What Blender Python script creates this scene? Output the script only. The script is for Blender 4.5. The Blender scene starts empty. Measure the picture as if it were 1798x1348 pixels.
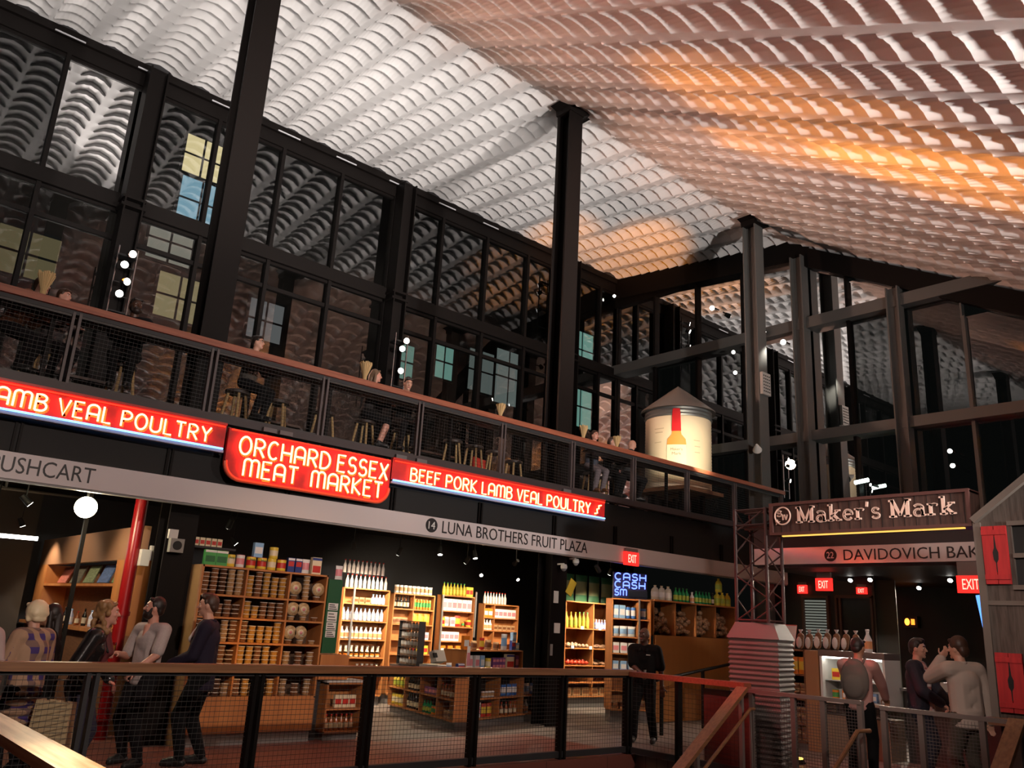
import bpy, bmesh, math, random
import numpy as np
from mathutils import Vector, Matrix, Euler
PI = math.pi
SC = bpy.context.scene
COL = SC.collection
rng = random.Random(7)
# ---------------------------------------------------------------- camera, world, exposure, key lights
F_PX = 1459.67
cam_d = bpy.data.cameras.new('camera')
cam_d.sensor_fit = 'HORIZONTAL'
cam_d.sensor_width = 36.0
cam_d.lens = F_PX * 36.0 / 1798.0
cam_d.clip_start = 0.05
cam_d.clip_end = 300
cam = bpy.data.objects.new('camera', cam_d)
COL.objects.link(cam)
yaw, pitch, roll = math.radians(49.209), math.radians(16.2068), math.radians(3.2177)
fw = Vector((math.cos(yaw) * math.cos(pitch), math.sin(yaw) * math.cos(pitch), math.sin(pitch)))
r0 = fw.cross(Vector((0, 0, 1))).normalized()
u0 = r0.cross(fw)
r1 = math.cos(roll) * r0 + math.sin(roll) * u0
u1 = -math.sin(roll) * r0 + math.cos(roll) * u0
M = Matrix((r1, u1, -fw)).transposed().to_4x4()
M.translation = (0, 0, 1.7)
cam.matrix_world = M
SC.camera = cam

world = bpy.data.worlds.new('night')
SC.world = world
world.use_nodes = True
world.node_tree.nodes['Background'].inputs[0].default_value = (0.010, 0.011, 0.010, 1)
world.node_tree.nodes['Background'].inputs[1].default_value = 0.25
vs = SC.view_settings
SC.display_settings.display_device = 'sRGB'
vs.view_transform = 'Standard'
vs.look = 'None'
vs.gamma = 1
vs.use_curve_mapping = False
vs.exposure = 0.0
SC.cycles.max_bounces = 6
SC.cycles.diffuse_bounces = 2
SC.cycles.glossy_bounces = 3
SC.cycles.transmission_bounces = 4
SC.cycles.transparent_max_bounces = 12
SC.cycles.caustics_reflective = False
SC.cycles.caustics_refractive = False
SC.cycles.sample_clamp_indirect = 4.0

def light(kind, name, loc, target, power, color, size=0.3, angle=60, blend=0.5, sy=None):
    d = bpy.data.lights.new(name, kind)
    d.energy = power
    d.color = color
    if kind == 'SPOT':
        d.spot_size = math.radians(angle)
        d.spot_blend = blend
        d.shadow_soft_size = size
    elif kind == 'AREA':
        d.size = size
        if sy:
            d.shape = 'RECTANGLE'
            d.size_y = sy
    else:
        d.shadow_soft_size = size
    o = bpy.data.objects.new(name, d)
    COL.objects.link(o)
    o.location = loc
    if target is not None:
        o.rotation_euler = (Vector(target) - Vector(loc)).to_track_quat('-Z', 'Y').to_euler()
    return o

WHITE = (1.0, 0.90, 0.84)
ORANGE = (1.0, 0.30, 0.02)
PINK = (1.0, 0.53, 0.37)
FILL_WARM = (1.0, 0.80, 0.70)
# white floods mounted low on the street side wash the upper ceiling
for i, (x, tx) in enumerate(((-1, 2.5), (4, 7.0), (9, 11.5), (13.0, 15.0))):
    light('SPOT', 'flood_light', (x, -4.6, 4.9), (tx, 14.6, 13.4), 14500 if i < 3 else 2600, WHITE, 1.3, 44, 0.9)
for x in (-0.5, 2.6, 5.7, 8.8, 11.9, 15.0):  # added fill without fixtures, softens the shading of the upper ceiling
    light('SPOT', 'fill_up_light', (x, 8.95, 4.0), (x + 0.9, 15.2, 13.4), 1150 if x < 11 else (700 if x < 14 else 200), WHITE, 0.5, 36, 1.0)
light('SPOT', 'flood_light', (8.5, -5.3, 3.3), (10.0, 5.0, 9.4), 9500, WHITE, 0.25, 80, 0.9)
# coloured projectors on the window columns colour the lower slope
light('SPOT', 'pink_projector', (4.3, 17.6, 8.6), (11.0, 5.0, 9.2), 3000, PINK, 0.2, 75, 0.9)
light('SPOT', 'pink_projector', (11.2, 17.6, 8.6), (17.0, 7.5, 10.2), 2600, PINK, 0.2, 75, 0.9)
light('SPOT', 'orange_projector', (4.3, 17.6, 8.2), (10.9, 6.4, 10.0), 9500, ORANGE, 0.1, 18, 0.9)
light('SPOT', 'orange_projector', (11.2, 17.6, 8.2), (13.2, 4.2, 9.0), 11000, ORANGE, 0.1, 19, 0.9)
light('SPOT', 'orange_projector', (11.2, 17.6, 8.2), (12.6, 7.6, 10.8), 3800, ORANGE, 0.1, 14, 0.8)
light('SPOT', 'orange_projector', (9.5, 4.0, 4.4), (17.0, 17.6, 13.6), 8000, (1.0, 0.30, 0.0), 0.1, 9, 0.9)
light('SPOT', 'orange_projector', (9.5, 4.0, 4.4), (19.2, 16.3, 13.5), 9000, (1.0, 0.30, 0.0), 0.1, 12, 0.8)
# fixtureless fill spots added for sign bands and people, then red and rail lamps
light('SPOT', 'fill_spot', (1.0, -3.0, 5.6), (3.0, 10.0, 1.7), 2600, FILL_WARM, 0.12, 46, 0.8)
light('SPOT', 'fill_spot', (6.0, -3.0, 5.6), (10.0, 10.0, 2.6), 1500, FILL_WARM, 0.12, 44, 0.8)
light('SPOT', 'fill_spot', (3.6, 2.2, 4.4), (11.8, 5.0, 1.7), 800, FILL_WARM, 0.12, 30, 0.8)
light('SPOT', 'red_projector', (6.0, 10.6, 5.4), (10.5, 7.0, 1.5), 1600, (1.0, 0.05, 0.06), 0.08, 22, 0.8)
light('SPOT', 'rail_spot', (2.6, 3.0, 5.2), (1.08, 3.5, 1.1), 3000, (1.0, 0.9, 0.72), 0.05, 24, 0.9)

# ---------------------------------------------------------------- materials
MATS = {}
def mat(name, col, rough=0.6, metal=0.0, emis=None, es=1.0, spec=0.5, bump=None, noise=None, alpha=None):
    if name in MATS:
        return MATS[name]
    m = bpy.data.materials.new(name)
    m.use_nodes = True
    nt = m.node_tree
    b = nt.nodes['Principled BSDF']
    b.inputs['Base Color'].default_value = (*col, 1)
    b.inputs['Roughness'].default_value = rough
    b.inputs['Metallic'].default_value = metal
    b.inputs['Specular IOR Level'].default_value = spec
    if emis:
        b.inputs['Emission Color'].default_value = (*emis, 1)
        b.inputs['Emission Strength'].default_value = es
    if noise:
        # noise = (scale, second colour, stretch)
        tc = nt.nodes.new('ShaderNodeTexCoord')
        mp = nt.nodes.new('ShaderNodeMapping')
        mp.inputs['Scale'].default_value = noise[2]
        nz = nt.nodes.new('ShaderNodeTexNoise')
        nz.inputs['Scale'].default_value = noise[0]
        nz.inputs['Detail'].default_value = 4
        rp = nt.nodes.new('ShaderNodeValToRGB')
        rp.color_ramp.elements[0].color = (*col, 1)
        rp.color_ramp.elements[1].color = (*noise[1], 1)
        rp.color_ramp.elements[0].position = 0.38
        rp.color_ramp.elements[1].position = 0.66
        nt.links.new(tc.outputs['Object'], mp.inputs[0])
        nt.links.new(mp.outputs[0], nz.inputs['Vector'])
        nt.links.new(nz.outputs['Fac'], rp.inputs[0])
        nt.links.new(rp.outputs[0], b.inputs['Base Color'])
        if bump:
            bp = nt.nodes.new('ShaderNodeBump')
            bp.inputs['Strength'].default_value = bump
            bp.inputs['Distance'].default_value = 0.01
            nt.links.new(nz.outputs['Fac'], bp.inputs['Height'])
            nt.links.new(bp.outputs[0], b.inputs['Normal'])
    MATS[name] = m
    return m

def emat(name, col, s):
    if name in MATS:
        return MATS[name]
    m = bpy.data.materials.new(name)
    m.use_nodes = True
    nt = m.node_tree
    nt.nodes.clear()
    e = nt.nodes.new('ShaderNodeEmission')
    o = nt.nodes.new('ShaderNodeOutputMaterial')
    e.inputs[0].default_value = (*col, 1)
    e.inputs[1].default_value = s
    nt.links.new(e.outputs[0], o.inputs[0])
    MATS[name] = m
    return m

def glassmat(name, tint=(0.75, 0.8, 0.8), refl=1.0, ior=2.1):
    if name in MATS:
        return MATS[name]
    m = bpy.data.materials.new(name)
    m.use_nodes = True
    nt = m.node_tree
    nt.nodes.clear()
    o = nt.nodes.new('ShaderNodeOutputMaterial')
    mx = nt.nodes.new('ShaderNodeMixShader')
    tr = nt.nodes.new('ShaderNodeBsdfTransparent')
    gl = nt.nodes.new('ShaderNodeBsdfGlossy')
    fr = nt.nodes.new('ShaderNodeFresnel')
    fr.inputs[0].default_value = ior
    tr.inputs[0].default_value = (*tint, 1)
    gl.inputs[0].default_value = (refl, refl, refl, 1)
    gl.inputs['Roughness'].default_value = 0.0
    nt.links.new(fr.outputs[0], mx.inputs[0])
    nt.links.new(tr.outputs[0], mx.inputs[1])
    nt.links.new(gl.outputs[0], mx.inputs[2])
    nt.links.new(mx.outputs[0], o.inputs[0])
    MATS[name] = m
    return m

STEEL = mat('black_steel', (0.007, 0.0055, 0.005), 0.5, 0.0, spec=0.12)
GREYSTEEL = mat('grey_lit_steel', (0.10, 0.10, 0.095), 0.5)
DARK = mat('near_black', (0.006, 0.006, 0.006), 0.7)
CHARCOAL = mat('charcoal', (0.02, 0.02, 0.022), 0.6)
CEIL = mat('white_ceiling_metal', (0.86, 0.85, 0.84), 0.45, spec=0.3)
GLASS = glassmat('window_glass')
ORANGEWOOD = mat('orange_wood', (0.50, 0.20, 0.06), 0.5, noise=(6, (0.40, 0.15, 0.045), (1, 1, 0.15)))
BROWNWOOD = mat('brown_wood', (0.22, 0.10, 0.045), 0.5, noise=(8, (0.15, 0.065, 0.03), (1, 1, 8)))
RAILWOOD = mat('rail_wood', (0.26, 0.125, 0.055), 0.45, noise=(5, (0.18, 0.08, 0.035), (0.3, 6, 6)))
REDWOOD = mat('reddish_rail_wood', (0.30, 0.095, 0.05), 0.45, noise=(5, (0.22, 0.065, 0.035), (0.3, 6, 6)))
PALEWOOD = mat('pale_oak', (0.55, 0.40, 0.25), 0.4, noise=(3, (0.28, 0.17, 0.08), (9, 0.5, 9)))
BARNWOOD = mat('weathered_barn_wood', (0.11, 0.085, 0.07), 0.8, noise=(5, (0.055, 0.04, 0.032), (6, 6, 0.6)), bump=0.3)
SIGNBROWN = mat('dark_brown_boards', (0.085, 0.045, 0.035), 0.7, noise=(5, (0.045, 0.024, 0.02), (6, 6, 0.6)))
WIRE = mat('wire_mesh', (0.03, 0.028, 0.026), 0.5)
WIREGREY = mat('grey_wire_mesh', (0.10, 0.085, 0.08), 0.5)
BANDWHITE = mat('white_sign_band', (0.62, 0.56, 0.55), 0.35)
BLACKTEXT = mat('black_lettering', (0.012, 0.01, 0.01), 0.5)
CHROME = mat('chrome', (0.8, 0.8, 0.82), 0.2, 1.0)
GALV = mat('galvanised_metal', (0.36, 0.37, 0.36), 0.42, 0.85)
LAMPWHITE = emat('lamp_glow', (1.0, 0.95, 0.86), 14)
PAPER = mat('white_paper', (0.75, 0.74, 0.70), 0.7)

# ---------------------------------------------------------------- mesh helpers
class MB:
    def __init__(s):
        s.v = []
        s.f = []
        s.m = []
        s.k = 0
    def add(s, vs, fs, k=None):
        n = len(s.v)
        s.v += [tuple(p) for p in vs]
        s.f += [tuple(i + n for i in f) for f in fs]
        s.m += [s.k if k is None else k] * len(fs)
        return s
    def box(s, c, d, rz=0.0, k=None, mtx=None):
        x, y, z = d[0] / 2, d[1] / 2, d[2] / 2
        P = [Vector((a, b, e)) for a in (-x, x) for b in (-y, y) for e in (-z, z)]
        if rz:
            R = Matrix.Rotation(rz, 3, 'Z')
            P = [R @ p for p in P]
        if mtx is not None:
            P = [mtx @ p for p in P]
        P = [p + Vector(c) for p in P]
        return s.add(P, [(0, 1, 3, 2), (4, 6, 7, 5), (0, 4, 5, 1), (2, 3, 7, 6), (0, 2, 6, 4), (1, 5, 7, 3)], k)
    def bb(s, a, b, k=None):
        return s.box([(p + q) / 2 for p, q in zip(a, b)], [abs(q - p) for p, q in zip(a, b)], 0, k)
    def bar(s, a, b, w, h, k=None, up=(0, 0, 1)):
        a, b = Vector(a), Vector(b)
        d = b - a
        L = d.length
        d.normalize()
        u = Vector(up)
        if abs(d.dot(u)) > 0.98:
            u = Vector((0, 1, 0))
        r = d.cross(u).normalized()
        u = r.cross(d)
        m = Matrix((r, d, u)).transposed()
        return s.box((a + b) / 2, (w, L, h), 0, k, m)
    def cyl(s, a, b, ra, rb=None, n=12, k=None, cap=True):
        rb = ra if rb is None else rb
        a, b = Vector(a), Vector(b)
        d = (b - a).normalized()
        u = Vector((0, 0, 1)) if abs(d.z) < 0.9 else Vector((1, 0, 0))
        r = d.cross(u).normalized()
        q = d.cross(r)
        P = []
        for c, rad in ((a, ra), (b, rb)):
            for i in range(n):
                t = 2 * PI * i / n
                P.append(c + r * math.cos(t) * rad + q * math.sin(t) * rad)
        F = [(i, (i + 1) % n, n + (i + 1) % n, n + i) for i in range(n)]
        if cap:
            F += [tuple(range(n))[::-1], tuple(range(n, 2 * n))]
        return s.add(P, F, k)
    def tube(s, path, r, n=8, k=None, closed=False):
        P = [Vector(p) for p in path]
        N = len(P)
        V = []
        pu = None
        for i, p in enumerate(P):
            if closed:
                d = P[(i + 1) % N] - P[i - 1]
            else:
                d = P[min(i + 1, N - 1)] - P[max(i - 1, 0)]
            d = d.normalized() if d.length > 1e-9 else Vector((1, 0, 0))
            if pu is None:
                pu = Vector((0, 1, 0)) if abs(d.y) < 0.9 else Vector((0, 0, 1))
            rr = d.cross(pu)
            rr = rr.normalized() if rr.length > 1e-6 else d.orthogonal().normalized()
            uu = rr.cross(d)
            pu = uu
            rad = r[i] if isinstance(r, (list, tuple)) else r
            V += [p + rr * math.cos(2 * PI * j / n) * rad + uu * math.sin(2 * PI * j / n) * rad for j in range(n)]
        F = []
        for i in range(N if closed else N - 1):
            for j in range(n):
                a, b = i * n + j, i * n + (j + 1) % n
                c, d = ((i + 1) % N) * n + (j + 1) % n, ((i + 1) % N) * n + j
                F.append((a, b, c, d))
        if not closed:
            F += [tuple(range(n))[::-1], tuple(range((N - 1) * n, N * n))]
        return s.add(V, F, k)
    def lathe(s, prof, c=(0, 0, 0), n=14, k=None, ks=None, sx=1.0, sy=1.0):
        V = []
        F = []
        K = []
        for (r, z) in prof:
            V += [(c[0] + sx * r * math.cos(2 * PI * j / n), c[1] + sy * r * math.sin(2 * PI * j / n), c[2] + z) for j in range(n)]
        for i in range(len(prof) - 1):
            for j in range(n):
                F.append((i * n + j, i * n + (j + 1) % n, (i + 1) * n + (j + 1) % n, (i + 1) * n + j))
                K.append((ks[i] if ks else (s.k if k is None else k)))
        F.append(tuple(range(n))[::-1])
        K.append(K[0])
        F.append(tuple(range((len(prof) - 1) * n, len(prof) * n)))
        K.append(K[-2])
        b = len(s.v)
        s.v += V
        s.f += [tuple(i + b for i in f) for f in F]
        s.m += K
        return s
    def ell(s, c, r, n=10, k=None, mtx=None):
        V = []
        for i in range(n + 1):
            t = PI * i / n
            for j in range(2 * n):
                a = PI * j / n
                p = Vector((r[0] * math.sin(t) * math.cos(a), r[1] * math.sin(t) * math.sin(a), r[2] * math.cos(t)))
                if mtx is not None:
                    p = mtx @ p
                V.append(p + Vector(c))
        F = []
        for i in range(n):
            for j in range(2 * n):
                a, b = i * 2 * n + j, i * 2 * n + (j + 1) % (2 * n)
                F.append((a, a + 2 * n, b + 2 * n, b))
        return s.add(V, F, k)
    def cap(s, a, b, ra, rb, n=10, k=None):
        a, b = Vector(a), Vector(b)
        d = b - a
        L = d.length
        if L < 1e-6:
            return s.ell(a, (ra, ra, ra), 6, k)
        d /= L
        prof = []
        for i in range(5):
            t = PI / 2 * i / 4
            prof.append((ra * math.sin(t) + 1e-5, -ra * math.cos(t)))
        for i in range(5):
            t = PI / 2 * i / 4
            prof.append((rb * math.cos(t) + 1e-5, L + rb * math.sin(t)))
        q = d.to_track_quat('Z', 'Y').to_matrix()
        V = []
        for (r, z) in prof:
            for j in range(n):
                V.append(q @ Vector((r * math.cos(2 * PI * j / n), r * math.sin(2 * PI * j / n), z)) + a)
        F = []
        for i in range(len(prof) - 1):
            for j in range(n):
                F.append((i * n + j, i * n + (j + 1) % n, (i + 1) * n + (j + 1) % n, (i + 1) * n + j))
        F += [tuple(range(n))[::-1], tuple(range((len(prof) - 1) * n, len(prof) * n))]
        return s.add(V, F, k)
    def prism(s, poly, z0, z1, k=None, mtx=None):
        n = len(poly)
        V = [Vector((p[0], p[1], z0)) for p in poly] + [Vector((p[0], p[1], z1)) for p in poly]
        if mtx is not None:
            V = [mtx @ p for p in V]
        F = [tuple(range(n))[::-1], tuple(range(n, 2 * n))] + [(i, (i + 1) % n, n + (i + 1) % n, n + i) for i in range(n)]
        return s.add(V, F, k)
    def mesh(s, name, mats, smooth=False, ang=None):
        me = bpy.data.meshes.new(name)
        me.from_pydata(s.v, [], s.f)
        for m in (mats if isinstance(mats, (list, tuple)) else [mats]):
            me.materials.append(m)
        if any(s.m):
            me.polygons.foreach_set('material_index', s.m)
        if smooth:
            me.polygons.foreach_set('use_smooth', [True] * len(me.polygons))
        me.update()
        return me
    def build(s, name, mats, parent=None, smooth=False, loc=None, rz=None):
        bm = bmesh.new()
        me = s.mesh(name, mats, smooth)
        bm.from_mesh(me)
        bmesh.ops.recalc_face_normals(bm, faces=bm.faces)
        bm.to_mesh(me)
        bm.free()
        if smooth:
            me.polygons.foreach_set('use_smooth', [True] * len(me.polygons))
            try:
                me.set_sharp_from_angle(angle=math.radians(42))
            except Exception:
                pass
        o = bpy.data.objects.new(name, me)
        COL.objects.link(o)
        if loc is not None:
            o.location = loc
        if rz is not None:
            o.rotation_euler = (0, 0, rz)
        if parent is not None:
            o.parent = parent
            if loc is None:
                o.matrix_parent_inverse = parent.matrix_basis.inverted()
        return o

def tag(o, label, cat, group=None):
    o['label'] = label
    o['category'] = cat
    if group:
        o['group'] = group
    return o
def thing(name, label, cat, loc=(0, 0, 0), rz=0.0, group=None):
    o = bpy.data.objects.new(name, None)
    o.empty_display_size = 0.1
    COL.objects.link(o)
    o.location = loc
    o.rotation_euler = (0, 0, rz)
    return tag(o, label, cat, group)
def struct(o):
    o['kind'] = 'structure'
    return o
def dup(src, loc, rz=None, label=None, group=None, scale=None):
    c = src.copy()
    COL.objects.link(c)
    c.location = loc
    if rz is not None:
        c.rotation_euler = (0, 0, rz)
    if label:
        c['label'] = label
    if group:
        c['group'] = group
    if scale:
        c.scale = scale
    for ch in list(src.children):
        d = ch.copy()
        COL.objects.link(d)
        d.parent = c
        for g in list(ch.children):
            e = g.copy()
            COL.objects.link(e)
            e.parent = d
    return c
def text_mb(txt, size, depth, mtx, align='LEFT', bold=0.0):
    cu = bpy.data.curves.new('t', 'FONT')
    cu.body = txt
    cu.size = size
    cu.extrude = depth
    cu.offset = bold
    cu.align_x = align
    cu.resolution_u = 3
    o = bpy.data.objects.new('t', cu)
    me = bpy.data.meshes.new_from_object(o)
    mb = MB()
    mb.add([mtx @ v.co for v in me.vertices], [tuple(p.vertices) for p in me.polygons])
    bpy.data.objects.remove(o)
    bpy.data.curves.remove(cu)
    bpy.data.meshes.remove(me)
    return mb
def split_words(mb, axis, gap):
    # cut a lettering mesh into one mesh per word along an axis
    us = sorted(set(round(p[axis], 4) for p in mb.v))
    # true gaps: positions not covered by any face
    iv = sorted((min(mb.v[i][axis] for i in f), max(mb.v[i][axis] for i in f)) for f in mb.f)
    cuts, hi = [], iv[0][1]
    for a, b in iv:
        if a - hi > gap:
            cuts.append((a + hi) / 2)
        hi = max(hi, b)
    out = []
    edges = [-1e9] + cuts + [1e9]
    for lo, up in zip(edges[:-1], edges[1:]):
        w = MB()
        idx = {}
        for f in mb.f:
            if lo < mb.v[f[0]][axis] < up:
                for i in f:
                    if i not in idx:
                        idx[i] = len(w.v)
                        w.v.append(mb.v[i])
                w.f.append(tuple(idx[i] for i in f))
                w.m.append(0)
        out.append(w)
    return out
def fit_text(txt, x0, x1, z0, z1, place, depth=0.006, bold=0.0):
    # text stretched to a rectangle; place maps (u, v, w) to the world
    cu_m = text_mb(txt, 1.0, 0.0, Matrix(), 'LEFT', bold)
    xs = [p[0] for p in cu_m.v]
    ys = [p[1] for p in cu_m.v]
    a, b, c, d = min(xs), max(xs), min(ys), max(ys)
    mb = MB()
    t = text_mb(txt, 1.0, 0.5, Matrix(), 'LEFT', bold)
    mb.add([place(x0 + (p[0] - a) / (b - a) * (x1 - x0), z0 + (p[1] - c) / (d - c) * (z1 - z0), p[2] * depth) for p in t.v], t.f)
    return mb
# ---------------------------------------------------------------- ceiling
XB = [-4.0, -3.05, -2.3, -1.35, -0.6, 0.35, 1.1, 2.06, 2.92, 3.8, 4.95, 5.85, 6.7, 7.5, 8.33, 9.22, 10.06, 11.0, 11.93, 12.9, 13.65, 14.6, 15.35, 16.28, 17.0, 17.95, 18.7, 19.65, 20.77]
S_R = math.tan(math.radians(28.0))
S_L = math.tan(math.radians(6.35))
YF, ZF, YE = 11.72, 13.0, 18.56
def ceiling_panel(name, y_hi, y_lo, slope_fn, pitch, D, ex, rz):
    # columns across X
    xs, h, flat, sd = [], [], [], []
    for i in range(len(XB) - 1):
        a, b = XB[i], XB[i + 1]
        wide = (b - a) > 0.86
        rib0, rib1 = (0.15, 0.035) if wide else (0.035, 0.06)
        nfl = 4 if wide else 9
        amp = 0.016 if wide else 0.008
        rise = rz * (b - a) / 0.85
        xs += [a]; h += [0.0]; flat += [0.0]; sd += [0.0]
        n = nfl * 7
        for k in range(n + 1):
            t = k / n
            x = a + rib0 + (b - a - rib0 - rib1) * t
            arch = rise * (1 - (2 * t - 1) ** 2)
            fl = amp * abs(math.sin(PI * t * nfl))
            xs.append(x); h.append(arch - fl + amp * 0.3); flat.append(1.0); sd.append(max(0.0, math.sin(PI * t)) ** 0.35)
    xs.append(XB[-1]); h.append(0.0); flat.append(0.0); sd.append(0.0)
    xs, h, flat = np.array(xs), np.array(h), np.array(flat)
    ys, d = [], []
    y = y_hi
    while y > y_lo + 1e-6:
        for u in (0.0, 0.06, 0.14, 0.25, 0.4, 0.58, 0.78, 1.0):
            ys.append(y - u * pitch * 0.985)
            d.append(D * (1 - u) ** ex)
        y -= pitch
    ys, d = np.array(ys), np.array(d)
    nx, ny = len(xs), len(ys)
    X = np.tile(xs, ny)
    Yv = np.repeat(ys, nx)
    side = np.tile(np.array(sd), ny)
    Z = np.array([slope_fn(v) for v in ys]).repeat(nx) + np.tile(h * flat, ny) - np.repeat(d, nx) * side * np.tile(flat, ny)
    co = np.stack([X, Yv, Z], 1).astype(np.float32)
    i = np.arange((ny - 1) * nx).reshape(ny - 1, nx)[:, :-1].ravel()
    q = np.stack([i, i + 1, i + nx + 1, i + nx], 1)
    me = bpy.data.meshes.new(name)
    me.vertices.add(len(co))
    me.vertices.foreach_set('co', co.ravel())
    me.loops.add(q.size)
    me.loops.foreach_set('vertex_index', q.ravel().astype(np.int32))
    me.polygons.add(len(q))
    me.polygons.foreach_set('loop_start', np.arange(0, q.size, 4, dtype=np.int32))
    me.polygons.foreach_set('loop_total', np.full(len(q), 4, dtype=np.int32))
    me.materials.append(CEIL)
    me.update()
    me.validate()
    me.polygons.foreach_set('use_smooth', [True] * len(me.polygons))
    try:
        me.set_sharp_from_angle(angle=math.radians(38))
    except Exception:
        pass
    o = bpy.data.objects.new(name, me)
    COL.objects.link(o)
    return struct(o)
ceiling_panel('ceiling', YE, YF - 0.02, lambda y: ZF + (y - YF) * S_L, 0.40, 0.095, 1.7, 0.20)
ceiling_panel('ceiling', YF, -0.6, lambda y: ZF + (y - YF) * S_R, 0.407, 0.085, 1.7, 0.13)

# ---------------------------------------------------------------- floor and the stairwell opening
FLOOR = bpy.data.materials.new('floor_tiles')
FLOOR.use_nodes = True
nt = FLOOR.node_tree
b = nt.nodes['Principled BSDF']
b.inputs['Roughness'].default_value = 0.42
tc = nt.nodes.new('ShaderNodeTexCoord')
br = nt.nodes.new('ShaderNodeTexBrick')
br.inputs['Scale'].default_value = 1.0
br.inputs['Brick Width'].default_value = 1.2
br.inputs['Row Height'].default_value = 0.16
br.inputs['Mortar Size'].default_value = 0.006
br.inputs['Color1'].default_value = (0.20, 0.065, 0.045, 1)
br.inputs['Color2'].default_value = (0.15, 0.05, 0.038, 1)
br.inputs['Mortar'].default_value = (0.05, 0.02, 0.018, 1)
nt.links.new(tc.outputs['Object'], br.inputs['Vector'])
nt.links.new(br.outputs['Color'], b.inputs['Base Color'])
FLOOR2 = bpy.data.materials.new('grey_floor_planks')
FLOOR2.use_nodes = True
nt = FLOOR2.node_tree
b = nt.nodes['Principled BSDF']
b.inputs['Roughness'].default_value = 0.45
tc = nt.nodes.new('ShaderNodeTexCoord')
br = nt.nodes.new('ShaderNodeTexBrick')
br.inputs['Scale'].default_value = 1.0
br.inputs['Brick Width'].default_value = 1.4
br.inputs['Row Height'].default_value = 0.2
br.inputs['Mortar Size'].default_value = 0.006
br.inputs['Color1'].default_value = (0.16, 0.135, 0.12, 1)
br.inputs['Color2'].default_value = (0.20, 0.17, 0.15, 1)
br.inputs['Mortar'].default_value = (0.07, 0.06, 0.055, 1)
nt.links.new(tc.outputs['Object'], br.inputs['Vector'])
nt.links.new(br.outputs['Color'], b.inputs['Base Color'])
m = MB()
m.bb((-4, 8.6, -0.3), (10.2, 10.9, 0.0), 0)
m.bb((-4, 10.9, -0.3), (7.2, 18.5, 0.0), 0)
m.bb((7.2, 10.9, -0.3), (20.7, 18.5, 0.0), 1)
m.bb((10.2, -2, -0.3), (20.7, 10.9, 0.0), 1)
m.bb((-4, -2, -0.3), (1.15, 8.6, 0.0), 0)
struct(m.build('floor', [FLOOR, FLOOR2]))
m = MB()
m.bb((1.15, 8.6, -3.5), (10.2, 8.75, -0.3))
struct(m.build('wall_stairwell_north', CHARCOAL))
m = MB()
m.bb((1.0, -2, -3.5), (1.15, 8.6, -0.3))
struct(m.build('wall_stairwell_west', CHARCOAL))
m = MB()
m.bb((1.15, -2, -3.6), (10.2, 8.6, -3.5))
struct(m.build('floor_basement', CHARCOAL))

# ---------------------------------------------------------------- glazed north wall: eave, columns, windows
m = MB()
m.bb((-4, 18.45, 13.22), (20.77, 18.75, 13.78))
m.bb((-4, 18.36, 13.55), (20.77, 18.45, 13.74))
struct(m.build('trim_eave', STEEL))
m = MB()
m.v_ = None
pts = []
for i in range(len(XB) - 1):
    a, b_ = XB[i], XB[i + 1]
    n = 8
    for k in range(n):
        t0, t1 = k / n, (k + 1) / n
        za = 13.76 + 0.17 * (b_ - a) / 0.85 * (1 - (2 * t0 - 1) ** 2) - 0.03
        zb = 13.76 + 0.17 * (b_ - a) / 0.85 * (1 - (2 * t1 - 1) ** 2) - 0.03
        xa, xb = a + (b_ - a) * t0, a + (b_ - a) * t1
        m.add([(xa, 18.5, 13.7), (xb, 18.5, 13.7), (xb, 18.5, zb), (xa, 18.5, za), (xa, 18.7, 13.7), (xb, 18.7, 13.7), (xb, 18.7, zb), (xa, 18.7, za)],
              [(0, 1, 2, 3), (7, 6, 5, 4), (3, 2, 6, 7)])
struct(m.build('trim_scalloped_filler', CHARCOAL))
SLOT = mat('pale_metal_slot', (0.55, 0.55, 0.58), 0.4)
for x in (2.2, 3.95, 5.7, 7.45, 9.15, 10.85, 12.6, 14.3):
    m = MB()
    m.bb((x, 18.34, 13.56), (x + 0.62, 18.365, 13.59))
    tag(m.build('air_diffuser', SLOT), 'thin pale slot diffuser set in the black beam under the ceiling edge', 'diffuser', 'slot diffusers under the eave')
struct(MB().bb((-4, 18.40, 10.08), (20.77, 18.72, 10.40)).build('trim_transom_beam', STEEL))
struct(MB().bb((-4, 18.45, 4.1), (20.77, 18.75, 4.55)).build('trim_sill_beam', STEEL))
struct(MB().bb((-4, 18.5, 0), (20.77, 18.8, 4.1)).build('wall_north_lower', CHARCOAL))
MOD = 1.72
X0 = 4.3
k = -4
wn = 0
while X0 + k * MOD < 20.5:
    xa = X0 + k * MOD
    xb = min(xa + MOD, 20.77)
    for (za, zb) in ((4.55, 10.08), (10.40, 13.22)):
        wn += 1
        w = MB()
        t = 0.045
        w.bb((xa, 18.44, za), (xa + t, 18.66, zb))
        w.bb((xb - t, 18.44, za), (xb, 18.66, zb))
        w.bb((xa + t, 18.5, za), (xb - t, 18.62, za + 0.07))
        w.bb((xa + t, 18.5, zb - 0.07), (xb - t, 18.62, zb))
        if za < 5:
            w.bb((xa + t, 18.5, 9.35), (xb - t, 18.62, 9.45))
        root = struct(w.build('window_%d' % wn, STEEL))
        g = MB()
        g.add([(xa + t, 18.56, za), (xb - t, 18.56, za), (xb - t, 18.56, zb), (xa + t, 18.56, zb)], [(0, 1, 2, 3)])
        g.build('pane', GLASS, root)
    if zb and False:
        pass
    k += 1
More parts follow.
